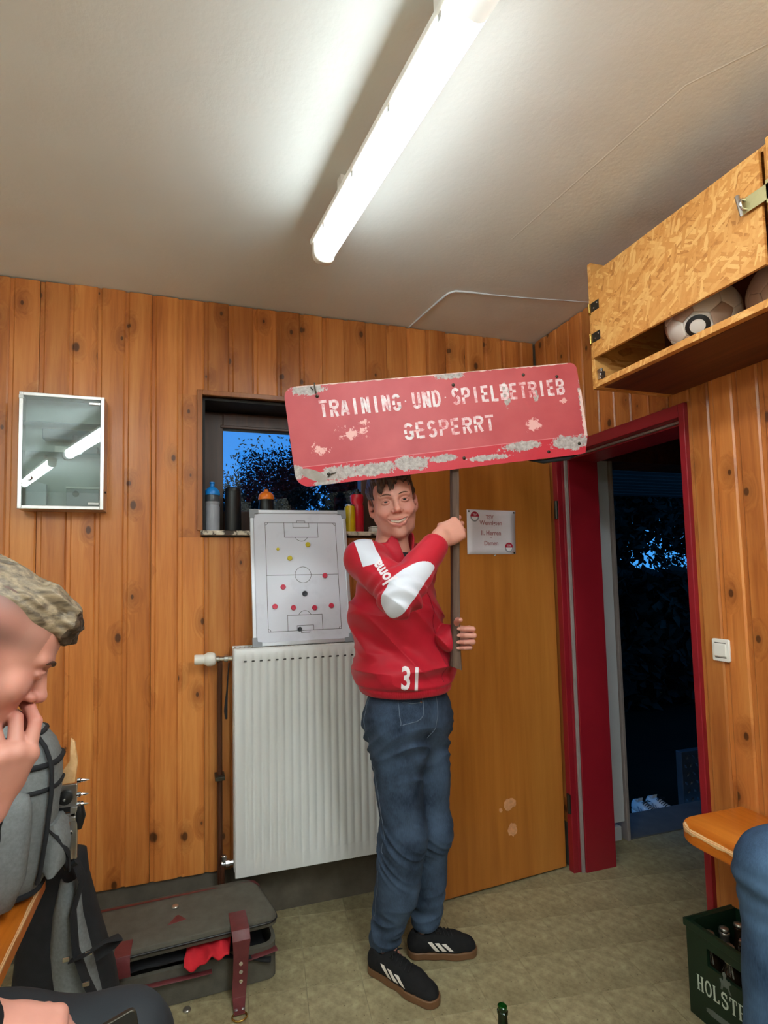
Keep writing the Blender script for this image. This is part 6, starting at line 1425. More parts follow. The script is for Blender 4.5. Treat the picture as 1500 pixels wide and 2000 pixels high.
# ---------------------------------------------------------------- shoe
def shoe(name, parent, heel, toe, label, H=0.0, ankle=None, fine=0.0022, mats=('shoe_black', 'gum', 'stripe')):
    heel, toe = np.array(heel, float), np.array(toe, float); a = toe-heel; L = np.linalg.norm(a); a /= L; up = np.array([0, 0, 1.0]); b = np.cross(up, a); g = lambda x, y, z: heel+a*x*L+b*y+up*(z+H)
    def outline(r0):
        o = SDF()
        for (x0, y0, ra), (x1, y1, rb) in (((0.135, 0, 0.034), (0.38, 0.0, 0.032)), ((0.38, 0.0, 0.032), (0.66, 0.004, 0.046)), ((0.66, 0.004, 0.046), (0.845, 0.0, 0.041))): o.cone(g(x0, y0, 0.014), g(x1, y1, 0.014), ra+r0, rb+r0, 0.02)
        return o
    sole = SDF(); base = outline(-0.0005)
    def col(p):                                    # distance to the outline, the same at every height
        q = p.copy(); q[:, 2] = 0.014+H; return q
    for op, fn, c, br, k in base.ops: sole.ops.append((op, (lambda fn: lambda p: fn(col(p)))(fn), c, br+0.05, k))
    sole.plane(g(0.5, 0, 0.027), (0, 0, 1), 0.004); sole.plane(g(0.5, 0, 0.0012), (0, 0, -1), 0.004)
    up_ = SDF()
    prof = ((0.135, 0.0, 0.040, 0.0315), (0.30, 0.0, 0.050, 0.032), (0.46, 0.002, 0.046, 0.038), (0.66, 0.003, 0.034, 0.0415), (0.84, 0.0, 0.026, 0.038))
    for i in range(len(prof)-1): p, q = prof[i], prof[i+1]; up_.cone(g(p[0], p[1], p[2]), g(q[0], q[1], q[2]), p[3], q[3], 0.02)
    up_.cone(g(0.17, 0, 0.055), g(0.34, 0, 0.062), 0.033, 0.030, 0.02); up_.cone(g(0.34, 0, 0.068), g(0.60, 0.0, 0.044), 0.024, 0.028, 0.02); up_.cone(g(0.11, 0, 0.06), g(0.16, 0, 0.082), 0.020, 0.026, 0.015)
    up_.plane(g(0.5, 0, 0.0272), (0, 0, -1), 0.002); up_.plane(g(0.2, 0, 0.098), (-0.28*a[0], -0.28*a[1], 1), 0.004)
    up_.ell(g(0.215, 0, 0.105), (0.030, 0.024, 0.030), np.stack([a, b, up]), 0.004, 's')
    up_.disp(lambda p: 0.0006*waves(p, 260, 3))
    lo = np.minimum(heel, toe)-0.06; hi = np.maximum(heel, toe)+0.06
    gx, gy = np.arange(lo[0], hi[0], fine), np.arange(lo[1], hi[1], fine)
    V, Fq = mesh_sdf(up_, gx, gy, np.arange(H-0.004, H+0.115, fine)); s = np_mesh(name, V, Fq, M[mats[0]], parent); s['label'] = label
    V, Fq = mesh_sdf(sole, gx, gy, np.arange(H-0.006, H+0.04, fine)); np_mesh('sole', V, Fq, M[mats[1]], s)
    for sd_ in (-1, 1):
        for k in range(3):
            x0 = 0.310+k*0.096; rows = []
            for j in range(8):
                t = j/7; x = x0+0.115*(1-t)*1.0-0.0; z = 0.036+0.034*t*(1-0.12*k)
                x = x0+0.105*(1-t); rows.append([g(x+w-0.03, sd_*0.09, z) for w in (0, 0.019, 0.038, 0.057)])
            P = np.array(rows).reshape(-1, 3); Q = up_.project(P, -b*sd_, 0.0012); MB().grid(Q.reshape(8, 4, 3)).build('stripe', M[mats[2]], s, smooth=70)
    for k in range(5):
        x = 0.40+k*0.055; P = np.array([g(x+0.012*math.cos(t*3.14), y, 0.2) for t, y in zip(np.linspace(0, 1, 9), np.linspace(-0.022, 0.022, 9))]); Q = up_.project(P, -up, -0.0022*-1); MB().tube(Q, 0.0021, 6).build('lace', M['lace'], s, smooth=70)
    c0 = up_.project(np.array([g(0.40, 0, 0.2)]), -up, 0.003)[0]
    for y in (-1, 1): MB().tube([c0, c0+b*y*0.016+up*0.012+a*0.004, c0+b*y*0.032+up*0.006+a*0.012, c0+b*y*0.026-a*0.002, c0+up*0.002], 0.0019, 6).build('lace', M['lace'], s, smooth=70)
    MB().grid([[g(0.245+0.01*j, y, 0.090+0.012*j) for y in (-0.018, -0.006, 0.006, 0.018)] for j in range(3)]).build('tongue_label', M['stripe'], s, smooth=70)
    return s

# ---------------------------------------------------------------- the man who holds the sign
def man_with_sign():
    T = thing('person', 'standing man in a red and white tracksuit jacket and jeans holding up the sign', 'person', (0.75, 1.85, 0))
    F = nrmz((0.5, -0.866, 0)); Lf = nrmz((0.866, 0.5, 0))
    J = to_np(dict(F=F, pel=(0.80, 1.878, 0.93), waist=(0.785, 1.872, 1.08), chest=(0.745, 1.858, 1.33), neck0=(0.726, 1.850, 1.548), shR=(0.606, 1.785, 1.508), shL=(0.880, 1.935, 1.500), elR=(0.640, 1.545, 1.392), wrR=(0.822, 1.626, 1.572), elL=(0.875, 1.975, 1.205), wrL=(0.888, 1.742, 1.222),
        hipR=(0.728, 1.836, 0.90), hipL=(0.872, 1.920, 0.90), knR=(0.748, 1.846, 0.505), anR=(0.702, 1.925, 0.085), knL=(0.900, 1.925, 0.47), anL=(0.885, 1.962, 0.085), toeR=(0.79, 1.74, 0.03), toeL=(1.0, 1.91, 0.03)))
    hs = 1.06; hf = nrmz((-0.265, -0.955, -0.10)); l0 = np.array([0.947, -0.286, 0.145]); hl = nrmz(l0-hf*(l0 @ hf)); hu = np.cross(hf, hl); hc = np.array([0.705, 1.732, 1.715])-hf*0.084*hs
    sd = SDF(); torso_body(sd, J, 0.96); h = head(sd, hc, hl, hf, hu, hs)
    sd.cone(h(0, -0.030, -0.055), J['neck0']-np.array([0, 0, 0.01]), 0.055, 0.060, 0.02); sd.cone(h(0, 0.020, -0.085), J['neck0']+F*0.03-np.array([0, 0, 0.02]), 0.030, 0.045, 0.03)
    dR = nrmz((0.88, 0.17, 0.42)); jR = hand(sd, J['wrR'], dR, (0.05, 0.94, -0.30), True, ((22, 66, 40), (34, 80, 44), (40, 82, 44), (44, 84, 44)), ((0.55, 0.75, 0.35), (0.65, 0.75, -0.15), (0.5, 0.6, -0.5)), 1.0, 0.10, forearm=J['elR'])
    dL = nrmz((0.75, -0.66, 0.02)); jL = hand(sd, J['wrL'], dL, (-0.68, -0.73, 0.05), False, ((62, 84, 44), (64, 86, 46), (64, 86, 46), (62, 84, 46)), ((0.30, 0.70, 0.55), (0.35, 0.75, 0.30), (0.45, 0.65, 0.05)), 1.0, 0.06, forearm=J['elL'])
    V, Fq = mesh_sdf(sd, np.arange(0.50, 1.06, 0.0024), np.arange(1.46, 2.06, 0.0024), seg((0.0, 1.14, 0.012), (1.14, 1.885, 0.0022)))
    np_mesh('body', V, Fq, M['skin'], T, tint(V, hc, hl, hf, hu, hs, (jR, jL)))
    eyes_teeth(h, hl, hf, hu, hs, T, nrmz(np.array([0, 0, 1.45])-hc), True, (M['eye_white'], M['iris'], M['pupil'], M['tooth'], None))
    nails(jL[0], jL[1], T, M['nail']); 
    # hair with a ragged fringe
    hr = SDF(); R = np.stack([hl, hf, hu]); E = lambda p, r, k=0.01, op='u': hr.ell(h(*p), np.array(r)*hs, R, k*hs, op)
    E((0, -0.020, 0.042), (0.0835, 0.103, 0.095)); E((0, 0.03, 0.085), (0.068, 0.068, 0.040), 0.02)
    E((0, 0.112, -0.012), (0.064, 0.060, 0.092), 0.006, 's'); E((0, 0.085, -0.085), (0.11, 0.115, 0.075), 0.008, 's')
    for x in (-1, 1): E((0.082*x, -0.010, -0.016), (0.016, 0.024, 0.036), 0.006, 's'); E((0.090*x, 0.060, -0.01), (0.022, 0.036, 0.040), 0.008, 's')
    hr.plane(h(0, -0.09, -0.075), -hu, 0.01)
    for (x0, x1, z1, r) in ((-0.040, -0.052, 0.036, 0.0085), (-0.030, -0.043, 0.030, 0.009), (-0.020, -0.034, 0.046, 0.007), (-0.004, -0.012, 0.036, 0.009), (0.006, 0.000, 0.042, 0.007), (0.018, 0.010, 0.056, 0.006), (0.034, 0.036, 0.058, 0.006), (0.046, 0.052, 0.046, 0.006)):
        hr.chain([h(x0*0.9, 0.055, 0.108), h(x0, 0.088, 0.088), h((x0+x1)/2, 0.098, 0.072), h(x1, 0.0945, z1)], [r*1.4*hs, r*1.3*hs, r*hs, 0.0022*hs], 0.008)
    hr.disp(lambda p: 0.0016*waves(((p-hc) @ R.T)*np.array([1, 0.25, 0.3]), 900, 5, 8)+0.002*waves(p, 120, 9))
    lo, hi = hc-0.16, hc+0.16; V, Fq = mesh_sdf(hr, np.arange(lo[0], hi[0], 0.002), np.arange(lo[1], hi[1], 0.002), np.arange(hc[2]-0.12, hc[2]+0.17, 0.002)); np_mesh('hair', V, Fq, M['hair_brown'], T)
    for x in (-1, 1):
        P = np.array([h(x*(0.012+0.036*t), 0.12, 0.0195+0.008*math.sin(t*2.4)-0.004*t) for t in np.linspace(0, 1, 9)]); P = sd.project(P, -hf, 0.0002); MB().tube(P, [0.0018, 0.0034, 0.004, 0.0041, 0.004, 0.0036, 0.003, 0.0024, 0.0014], 8, flat=0.6).build('eyebrow', M['brow'], T, smooth=70)
    # ---- jacket
    jk = SDF(); up = np.array([0, 0, 1.0])
    jk.cone((0.790, 1.874, 1.035), J['waist'], 0.163, 0.178, 0.04, flat=(F, 1.12)).cone(J['waist'], J['chest'], 0.178, 0.176, 0.06, flat=(F, 1.15)).cone(J['chest'], J['chest']+np.array([-0.006, -0.004, 0.10]), 0.176, 0.120, 0.06, flat=(F, 1.2))
    jk.ell(J['waist']+np.array([-0.015, -0.015, 0.03]), (0.185, 0.165, 0.10), np.stack([Lf, F, up]), 0.05)
    for S in 'RL': jk.cone(J['neck0']-up*0.035, J['sh'+S]-up*0.004, 0.060, 0.062, 0.05)
    jk.cone(J['shR'], J['elR'], 0.069, 0.059, 0.04); jk.cone(J['elR'], J['wrR']-nrmz(J['wrR']-J['elR'])*0.045, 0.062, 0.047, 0.02); jk.ell(J['elR']+np.array([-0.004, -0.004, -0.006]), (0.061,)*3, None, 0.03)
    aR = nrmz(J['wrR']-J['elR']); aL = nrmz(J['wrL']-J['elL'])
    jk.cone(J['wrR']-aR*0.052, J['wrR']-aR*0.004, 0.0405, 0.0385, 0.006)
    jk.cone(J['shL'], J['elL'], 0.070, 0.058, 0.04); jk.cone(J['elL'], J['wrL']-aL*0.05, 0.056, 0.046, 0.02); jk.cone(J['wrL']-aL*0.05, J['wrL']+aL*0.026, 0.045, 0.0425, 0.006)
    jk.cone(J['wrR']+aR*0.012, J['wrR']+aR*0.08, 0.05, 0.05, 0.003, 's')
    # collar band, open to the front
    cb = J['neck0']-up*0.02+F*0.012; ct = J['neck0']+up*0.035+F*0.022
    jk.cone(cb, ct, 0.080, 0.074, 0.012); jk.cone(cb-up*0.03, ct+up*0.03, 0.067, 0.069, 0.004, 's'); jk.plane(ct+up*0.002-F*0.02, nrmz(up+F*0.25), 0.004) if False else None
    jk.cone(ct+up*0.03+F*0.055, J['neck0']-up*0.085+F*0.112, 0.050, 0.008, 0.010, 's')
    jk.ell(ct+up*0.075+F*0.03, (0.11, 0.12, 0.058), np.stack([Lf, F, up]), 0.006, 's')
    jk.plane((0.79, 1.87, 1.020), (0, 0, -1), 0.010)
    axU, axF = nrmz(J['elR']-J['shR']), aR
    def folds(p):
        z = p[:, 2]; q = p-J['elR']; dE = np.linalg.norm(q, axis=1); front = (p-J['chest']) @ F; lat = (p-J['chest']) @ Lf
        cr = lambda w: 0.55-np.abs(w)
        w1 = 0.020*bell(z, 1.105, 0.06)*cr(waves(np.stack([lat, front, z], 1), 58, 2, 4, (0.3, 0.3, 1.6)))
        w2 = 0.018*bell(z, 1.27, 0.15)*cr(waves(np.stack([lat, front, z+lat*0.9+front*0.5], 1), 40, 7, 4, (0.35, 0.35, 1.3)))
        arm = bell(dE, 0.0, 0.11); t = q @ axF; tu = q @ axU
        w3 = 0.0055*arm*np.sin((t*0.7-tu*0.7)*95+2*np.sin(q[:, 2]*30))
        w4 = 0.0050*bell(np.linalg.norm(p-J['shR'], axis=1), 0, 0.12)*waves(np.stack([lat, front, z], 1), 55, 21, 5, (1.4, 0.5, 0.5))
        w5 = 0.0028*waves(p, 40, 31); band = 1/(1+np.exp(-(z-1.052)/0.004)); cuff = 1/(1+np.exp((((p-J['wrR']) @ axF)+0.058)/0.004))
        rib = (1-band)*0.0008*np.sin(np.arctan2((p-J['waist']) @ F, (p-J['waist']) @ Lf)*150)
        return (w1+w2+w3+w4+w5*np.where(np.linalg.norm(p-J['wrR'], axis=1) < 0.1, cuff, 1))*(0.12+0.88*band)+rib-0.004*bell(z, 1.050, 0.006)
    jk.disp(folds)
    V, Fq = mesh_sdf(jk, np.arange(0.46, 1.06, 0.0028), np.arange(1.40, 2.10, 0.0028), np.arange(0.99, 1.66, 0.0028), slack=0.03)
    # white panels of the near sleeve: over the shoulder, and along the forearm
    def along(P, a, b): d = b-a; L = np.linalg.norm(d); t = ((P-a) @ d)/L**2; return t, P-a-t[:, None]*d
    def panel_mask(V, S):
        a, b, c = J['sh'+S], J['el'+S], J['wr'+S]; t, rad = along(V, a, b); t2, rad2 = along(V, b, c); n1, n2 = np.linalg.norm(rad, axis=1), np.linalg.norm(rad2, axis=1)
        if S == 'R':
            # a strip from the collar over the shoulder to a third of the upper arm
            A, B = np.array([0.577, 1.73, 1.60]), np.array([0.603, 1.72, 1.485]); ax = nrmz(B-A); nn = nrmz((-0.3, -0.9, 0.3)); nn = nrmz(nn-ax*(nn @ ax)); sdv = np.cross(nn, ax); q = V-A; x = q @ ax; y = q @ sdv
            m1 = np.minimum.reduce([0.032-np.abs(y), x+0.10, 0.118-x, (q @ nn)+0.16])
            e = nrmz((-0.35, -0.80, 0.10)); e2 = nrmz(e-aR*(e @ aR)); ang = np.arccos(np.clip((rad2 @ e2)/(n2+1e-6), -1, 1)); w = 0.050
            m2 = np.minimum.reduce([w-ang*n2, (t-0.93)*0.26, (t2+0.8)*0.26, (0.83-t2)*0.26, 0.085-n2])
            return np.maximum(m1, m2)
        e = nrmz((0.6, 0.7, 0.2)); d = nrmz(b-a); e2 = nrmz(e-d*(e @ d)); ang = np.arccos(np.clip((rad @ e2)/(n1+1e-6), -1, 1)); return np.minimum.reduce([0.045-ang*n1, (t+0.2)*0.27, (0.4-t)*0.27, 0.09-n1])
    V2, ins = split_mask(V, Fq, lambda P: np.maximum(panel_mask(P, 'R'), panel_mask(P, 'L')))
    jacket = part_mesh('jacket', V2, Fq, ~ins, M['jacket'], T)
    # each white panel a piece of its own
    fc = V2[Fq[:, 0]]; t2f, _ = along(fc, J['elR'], J['wrR']); right = fc[:, 0]*0.866+fc[:, 1]*0.5 < 0.745*0.866+1.858*0.5
    tU, _ = along(fc, J['shR'], J['elR']); fore = np.linalg.norm(fc-J['elR'], axis=1)+np.linalg.norm(fc-J['wrR'], axis=1) < np.linalg.norm(fc-J['shR'], axis=1)+np.linalg.norm(fc-J['elR'], axis=1)
    for sel in (ins & right & ~fore, ins & right & fore, ins & ~right):
        if sel.any(): part_mesh('sleeve_panel', V2, Fq, sel, M['jacket_white'], jacket)
    def on_cloth(s_, verts, faces, o, ux, uy, out, name, mat, par, dirn=None):
        ux = nrmz(ux); nn = nrmz(np.cross(ux, uy)); uy = np.cross(nn, ux); P = np.array([np.array(o)+ux*p[0]+uy*p[1]+nn*0.09 for p in verts]); Q = s_.project(P, -nn if dirn is None else dirn, out); return MB().add(Q, faces).build(name, mat, par, recalc=False, smooth=80)
    def fine_text(txt, size, bold, sx=1.0, spacing=1.0):
        v, f = text_mesh(txt, size, bold=bold, spacing=spacing); v = v[:, :2]; v[:, 0] *= sx
        bm = bmesh.new(); vs = [bm.verts.new((p[0], p[1], 0)) for p in v]
        for q in f:
            try: bm.faces.new([vs[i] for i in q])
            except ValueError: pass
        bmesh.ops.triangulate(bm, faces=bm.faces)
        for _ in range(6):
            le = [e for e in bm.edges if e.calc_length() > 0.005]
            if not le: break
            bmesh.ops.subdivide_edges(bm, edges=le, cuts=1); bmesh.ops.triangulate(bm, faces=[q for q in bm.faces if len(q.verts) > 3])
        bm.verts.ensure_lookup_table(); bm.verts.index_update(); out = np.array([tuple(x.co) for x in bm.verts]), [tuple(y.index for y in x.verts) for x in bm.faces]; bm.free(); return out
    # club number on the hem side, sponsor word down the upper arm
    v, f = fine_text('31', 0.108, 0.0030, 0.66); v = v[:, :2]-np.array([v[:, 0].mean(), 0.035]); o = np.array([0.716, 1.645, 1.118]); on_cloth(jk, v, f, o, np.array([0.90, -0.40, -0.06]), np.array([0.06, -0.02, 1]), 0.0022, 'number_print', M['letter_white'], jacket, dirn=np.array([0.394, 0.903, -0.173]))
    v, f = fine_text('Joma', 0.053, 0.0020, 0.74); v[:, 0] -= v[:, 0].mean(); v[:, 1] -= 0.020
    on_cloth(jk, v, f, np.array([0.545, 1.500, 1.464]), np.array([-0.053, 0.010, 0.086]), np.array([-0.086, 0.02, -0.053]), 0.0022, 'sleeve_print', M['letter_white'], jacket, dirn=np.array([0.35, 0.937, -0.007]))
    # zip, small badge, undershirt
    P = np.array([J['neck0']+F*0.3+up*(-0.075-0.405*t)+np.array([0.06*t, 0.03*t, 0]) for t in np.linspace(0, 1, 40)]); jt = SDF(); jt.ops = jk.ops[:5]+[o_ for o_ in jk.ops if o_[0] == 'd']; Q = jt.project(P, -F, 0.0012)
    MB().tube(Q, 0.0028, 6, flat=0.5).build('zip', plain('dark_red_zip', srgb(158, 16, 36), 0.5), jacket, smooth=70)
    bd = [(-0.006, 0), (0.006, 0.002), (0.005, 0.005), (-0.002, 0.006)]
    on_cloth(jk, np.array([(p[0], p[1]) for p in bd]), [(0, 1, 2, 3)], J['chest']+F*0.12-Lf*0.055+up*0.105, np.array([0.87, 0.2, 0.1]), up, 0.0012, 'chest_badge', M['letter_white'], jacket)
    us = SDF(); us.cone(J['neck0']-up*0.09+F*0.005, J['neck0']-up*0.012+F*0.010, 0.080, 0.066, 0.02); us.cone(J['neck0']-up*0.16+F*0.02, J['neck0']-up*0.07+F*0.02, 0.105, 0.085, 0.02, flat=(F, 1.15)); us.ell(J['neck0']+up*0.022+F*0.03, (0.066, 0.075, 0.045), np.stack([Lf, F, up]), 0.004, 's')
    V, Fq = mesh_sdf(us, np.arange(0.60, 0.88, 0.004), np.arange(1.70, 2.0, 0.004), np.arange(1.33, 1.57, 0.004)); np_mesh('undershirt', V, Fq, M['shirt_black'], T)
    # ---- jeans
    jn = SDF(); jn.cone(J['hipR']+up*0.03, J['hipL']+up*0.03, 0.110, 0.112, 0.05); jn.cone((0.797, 1.876, 0.96), (0.792, 1.874, 1.06), 0.158, 0.150, 0.05, flat=(F, 1.22)); jn.ell(J['pel']-F*0.055-up*0.045-Lf*0.05, (0.085, 0.085, 0.09), None, 0.06); jn.ell(J['pel']-F*0.045-up*0.045+Lf*0.07, (0.08, 0.08, 0.09), None, 0.06)
    jn.cone(J['hipR'], J['knR'], 0.106, 0.074, 0.05); jn.cone(J['knR'], J['anR']+up*0.02, 0.073, 0.060, 0.04); jn.ell(J['knR']+np.array([0.016, -0.010, 0.0]), (0.058, 0.058, 0.085), None, 0.05); jn.cone(J['knR']-up*0.05-F*0.008, J['knR']-up*0.21-F*0.018, 0.066, 0.064, 0.05)
    jn.cone(J['hipL'], J['knL'], 0.104, 0.072, 0.05); jn.cone(J['knL'], J['anL']+up*0.04, 0.071, 0.060, 0.04); jn.ell(J['knL']+np.array([0.010, -0.01, 0.01]), (0.052, 0.052, 0.07), None, 0.05)
    jn.plane((0.79, 1.87, 1.075), (0, 0, 1), 0.004); jn.plane((0.70, 1.92, 0.078), nrmz((0.12, -0.2, -1)), 0.006)
    def jf(p):
        z = p[:, 2]; q = np.stack([p[:, 0], p[:, 1], z], 1); back = -(p-J['knR']) @ F
        cr = lambda w: 0.55-np.abs(w)
        a = 0.0080*bell(z, 0.17, 0.085)*cr(waves(q, 105, 4, 5, (0.35, 0.35, 1.5))); b = 0.0090*bell(z, 0.46, 0.10)*cr(waves(np.stack([p[:, 0], p[:, 1], z+(p @ F)*0.9], 1), 80, 8, 4, (0.35, 0.35, 1.4)))*(0.4+0.6/(1+np.exp(-back/0.02)))
        c = 0.0090*bell(z, 0.82, 0.12)*cr(waves(np.stack([p[:, 0], p[:, 1], z-(p @ F)*0.7], 1), 72, 12, 4, (0.4, 0.4, 1.3))); return a+b+c+0.0032*waves(p, 34, 17)
    jn.disp(jf)
    V, Fq = mesh_sdf(jn, np.arange(0.56, 1.08, 0.0034), np.arange(1.62, 2.14, 0.0034), np.arange(0.05, 1.09, 0.0034), slack=0.03); jeans = np_mesh('jeans', V, Fq, M['denim'], T)
    def seam(pts, name='stitching', r=0.0013, mat='stitch', par=jeans, n=26):
        P = np.array(pts, float); t = np.linspace(0, len(P)-1, n); P = np.stack([np.interp(t, range(len(P)), P[:, i]) for i in range(3)], 1); Q = jn.snap(P, 0.0008); return MB().tube(Q, r, 6).build(name, M[mat], par, smooth=70)
    out = np.array([-0.10, -0.16, 0])
    seam([J['hipR']+np.array([-0.10, 0.01, 0.11]), J['hipR']+np.array([-0.105, 0.0, 0]), J['knR']+np.array([-0.07, -0.02, 0]), J['anR']+np.array([-0.06, -0.02, 0.10])], 'side_seam', 0.0011, n=90)
    fx = lambda a, z: np.array([0.797, 1.876, z])+F*0.12*math.cos(a)-Lf*0.16*math.sin(a)
    seam([fx(0.95, 1.000), fx(0.72, 0.998), fx(0.46, 1.0)]); seam([fx(0.44, 1.02), fx(0.42, 0.99), fx(0.50, 0.955), fx(0.70, 0.935), fx(1.0, 0.93)], r=0.0014, n=34); seam([fx(1.05, 1.02), fx(1.05, 0.99), fx(1.04, 0.93)], r=0.0013)
    seam([fx(-0.02, 1.03), fx(0.02, 0.95), fx(0.10, 0.90), fx(0.22, 0.865)], r=0.0012)
    Q = jn.snap(np.array([fx(0.48, 1.0)]), 0.001)[0]; MB().lathe([(0.0045, 0), (0.003, 0.0015), (0, 0.002)], Q, F*math.cos(0.48)-Lf*math.sin(0.48), 10).build('rivet', M['chrome'], jeans)
    bl = []
    for a in np.linspace(-3.0, 3.1, 60): bl.append(fx(a, 1.020))
    shoe('shoe', T, (0.640, 1.953, 0), (0.812, 1.700, 0), 'black suede shoe with three white stripes, nearer the camera')
    shoe('shoe', T, (0.800, 1.962, 0), (1.064, 1.893, 0), 'black suede shoe with three white stripes, nearer the door')
    sk = SDF(); sk.cone(J['anL']-up*0.012, J['anL']+up*0.05, 0.036, 0.040, 0.01); V, Fq = mesh_sdf(sk, np.arange(0.82, 0.95, 0.005), np.arange(1.89, 2.03, 0.005), np.arange(0.02, 0.2, 0.005)); np_mesh('sock', V, Fq, M['stripe'], T)
man_with_sign()

# ---------------------------------------------------------------- people sitting on the benches
def seated(label, J, hc, hf, hs, hands, grid, cloth, hair, base):
    T = thing('person', label, 'person', base); J = to_np(J); F = J['F'] = nrmz(J['F']); up = np.array([0, 0, 1.0]); Lf = np.cross(up, F); hf = nrmz(hf); hl = nrmz(np.cross(up, hf)); hu = np.cross(hf, hl); hc = np.array(hc, float)
    sd = SDF(); torso_body(sd, J, 0.92); h = head(sd, hc, hl, hf, hu, hs, False)
    sd.cone(h(0, -0.035, -0.045), J['neck0']-F*0.01-up*0.02, 0.056, 0.062, 0.02); sd.cone(h(0, 0.015, -0.085), J['neck0']+F*0.02-up*0.02, 0.032, 0.045, 0.03); js = []
    for (S, d, p, right, curls, thumb, scl) in hands: d = nrmz(d); js.append(hand(sd, J['wr'+S], d, p, right, curls, thumb, scl, 0.08, forearm=J['el'+S]))
    V, Fq = mesh_sdf(sd, *grid); np_mesh('body', V, Fq, M['skin'], T, tint(V, hc, hl, hf, hu, hs, js, hair == 'fade'))
    eyes_teeth(h, hl, hf, hu, hs, T, nrmz(hf-hu*0.25), False, (M['eye_white'], M['iris'], M['pupil'], M['tooth'], None))
    for j in js: nails(j[0], j[1], T, M['nail'])
    for x in (-1, 1):
        P = np.array([h(x*(0.011+0.040*t), 0.12, 0.017+0.009*math.sin(t*2.4)-0.006*t) for t in np.linspace(0, 1, 9)]); P = sd.project(P, -hf, 0.0004); MB().tube(P, [0.002, 0.0036, 0.0042, 0.0042, 0.004, 0.0036, 0.003, 0.0024, 0.0014], 8, flat=0.7).build('eyebrow', M['hair_brown'], T, smooth=70)
    R = np.stack([hl, hf, hu]); hr = SDF(); E = lambda p, r, k=0.01, op='u': hr.ell(h(*p), np.array(r)*hs, R, k*hs, op)
    if hair == 'fade':
        E((0, -0.022, 0.062), (0.069, 0.097, 0.0655)); E((0, 0.045, 0.074), (0.060, 0.054, 0.036), 0.03)
        for x in np.linspace(-0.048, 0.048, 9): hr.chain([h(x, 0.030, 0.110), h(x*1.02, 0.072, 0.097), h(x*1.03, 0.092-6*x*x, 0.080), h(x*1.02, 0.099-9*x*x, 0.062)], [0.011*hs, 0.011*hs, 0.010*hs, 0.005*hs], 0.012)
        hr.plane(h(0, 0, 0.060), nrmz(-hu-hf*0.12), 0.006) if False else None
        E((0, 0.070, 0.004), (0.10, 0.066, 0.046), 0.008, 's')
        hr.plane(h(0, -0.06, 0.052), nrmz(-hu-hf*0.10), 0.012)
        st = np.array([1, 0.12, 0.8])
    else:
        E((0, -0.020, 0.042), (0.083, 0.103, 0.093)); E((0, 0.112, -0.012), (0.064, 0.060, 0.092), 0.006, 's'); E((0, 0.085, -0.085), (0.11, 0.115, 0.075), 0.008, 's')
        for x in (-1, 1): E((0.082*x, -0.010, -0.016), (0.016, 0.024, 0.036), 0.006, 's')
        hr.plane(h(0, -0.09, -0.075), -hu, 0.01); st = np.array([1, 0.25, 0.3])
    hr.disp(lambda p: 0.0018*waves(((p-hc) @ R.T)*st, 700, 5, 8)+0.0022*waves(p, 110, 9)); lo, hi = hc-0.17, hc+0.17; fn = 0.0022 if hair == 'fade' else 0.004
    V, Fq = mesh_sdf(hr, np.arange(lo[0], hi[0], fn), np.arange(lo[1], hi[1], fn), np.arange(lo[2], hi[2], fn))
    if hair == 'fade':
        V, tip = split_mask(V, Fq, lambda P: ((P-hc) @ hf)/hs-0.079+0.004*np.sin((P-hc) @ hl*300), 0.0022); ho = part_mesh('hair', V, Fq, ~tip, M['hair_blond'], T); part_mesh('fringe', V, Fq, tip, M['hair_tip'], ho)
    else: np_mesh('hair', V, Fq, M['hair_brown'], T)
    # top: hooded sweater
    jk = SDF(); jk.cone(J['pel']+up*0.06, J['waist'], 0.165, 0.165, 0.04, flat=(F, 1.2)).cone(J['waist'], J['chest'], 0.165, 0.172, 0.06, flat=(F, 1.2)).cone(J['chest'], J['neck0']-up*0.07, 0.17, 0.11, 0.06, flat=(F, 1.2))
    for S in 'RL':
        a = nrmz(J['wr'+S]-J['el'+S]); jk.cone(J['neck0']-up*0.04, J['sh'+S]-up*0.004, 0.062, 0.064, 0.05); jk.cone(J['sh'+S], J['el'+S], 0.066, 0.058, 0.04); jk.cone(J['el'+S], J['wr'+S]-a*0.06, 0.056, 0.046, 0.02); jk.cone(J['wr'+S]-a*0.06, J['wr'+S]-a*0.012, 0.042, 0.040, 0.006)
    jk.cone(J['neck0']-up*0.04-F*0.02, J['neck0']+up*0.015-F*0.015, 0.088, 0.080, 0.02); jk.cone(J['neck0']-up*0.06+F*0.01, J['neck0']+up*0.06, 0.066, 0.072, 0.006, 's'); jk.plane(J['pel']-up*0.035, -up, 0.02)
    jk.disp(lambda p: 0.004*waves(p, 38, 3)+0.004*waves(p, 60, 8, 5, (0.5, 0.5, 1.5)))
    b = np.array([J[k] for k in ('pel', 'waist', 'chest', 'neck0', 'shR', 'shL', 'elR', 'elL', 'wrR', 'wrL')]); lo, hi = b.min(0)-0.20, b.max(0)+0.20; V, Fq = mesh_sdf(jk, np.arange(lo[0], hi[0], 0.0055), np.arange(lo[1], hi[1], 0.0055), np.arange(J['pel'][2]-0.08, J['neck0'][2]+0.08, 0.0055), slack=0.03); np_mesh('sweater', V, Fq, M[cloth[0]], T)
    jn = SDF(); jn.cone(J['hipR']+up*0.01, J['hipL']+up*0.01, 0.098, 0.098, 0.05); jn.cone(J['pel']+up*0.0, J['pel']+up*0.07, 0.150, 0.140, 0.05, flat=(F, 1.2))
    rk = cloth[2]
    for S in 'RL': jn.cone(J['hip'+S], J['kn'+S], 0.092, rk, 0.05); jn.cone(J['kn'+S], J['an'+S]+up*0.02, rk*0.98, rk*0.74, 0.04); jn.plane if False else None
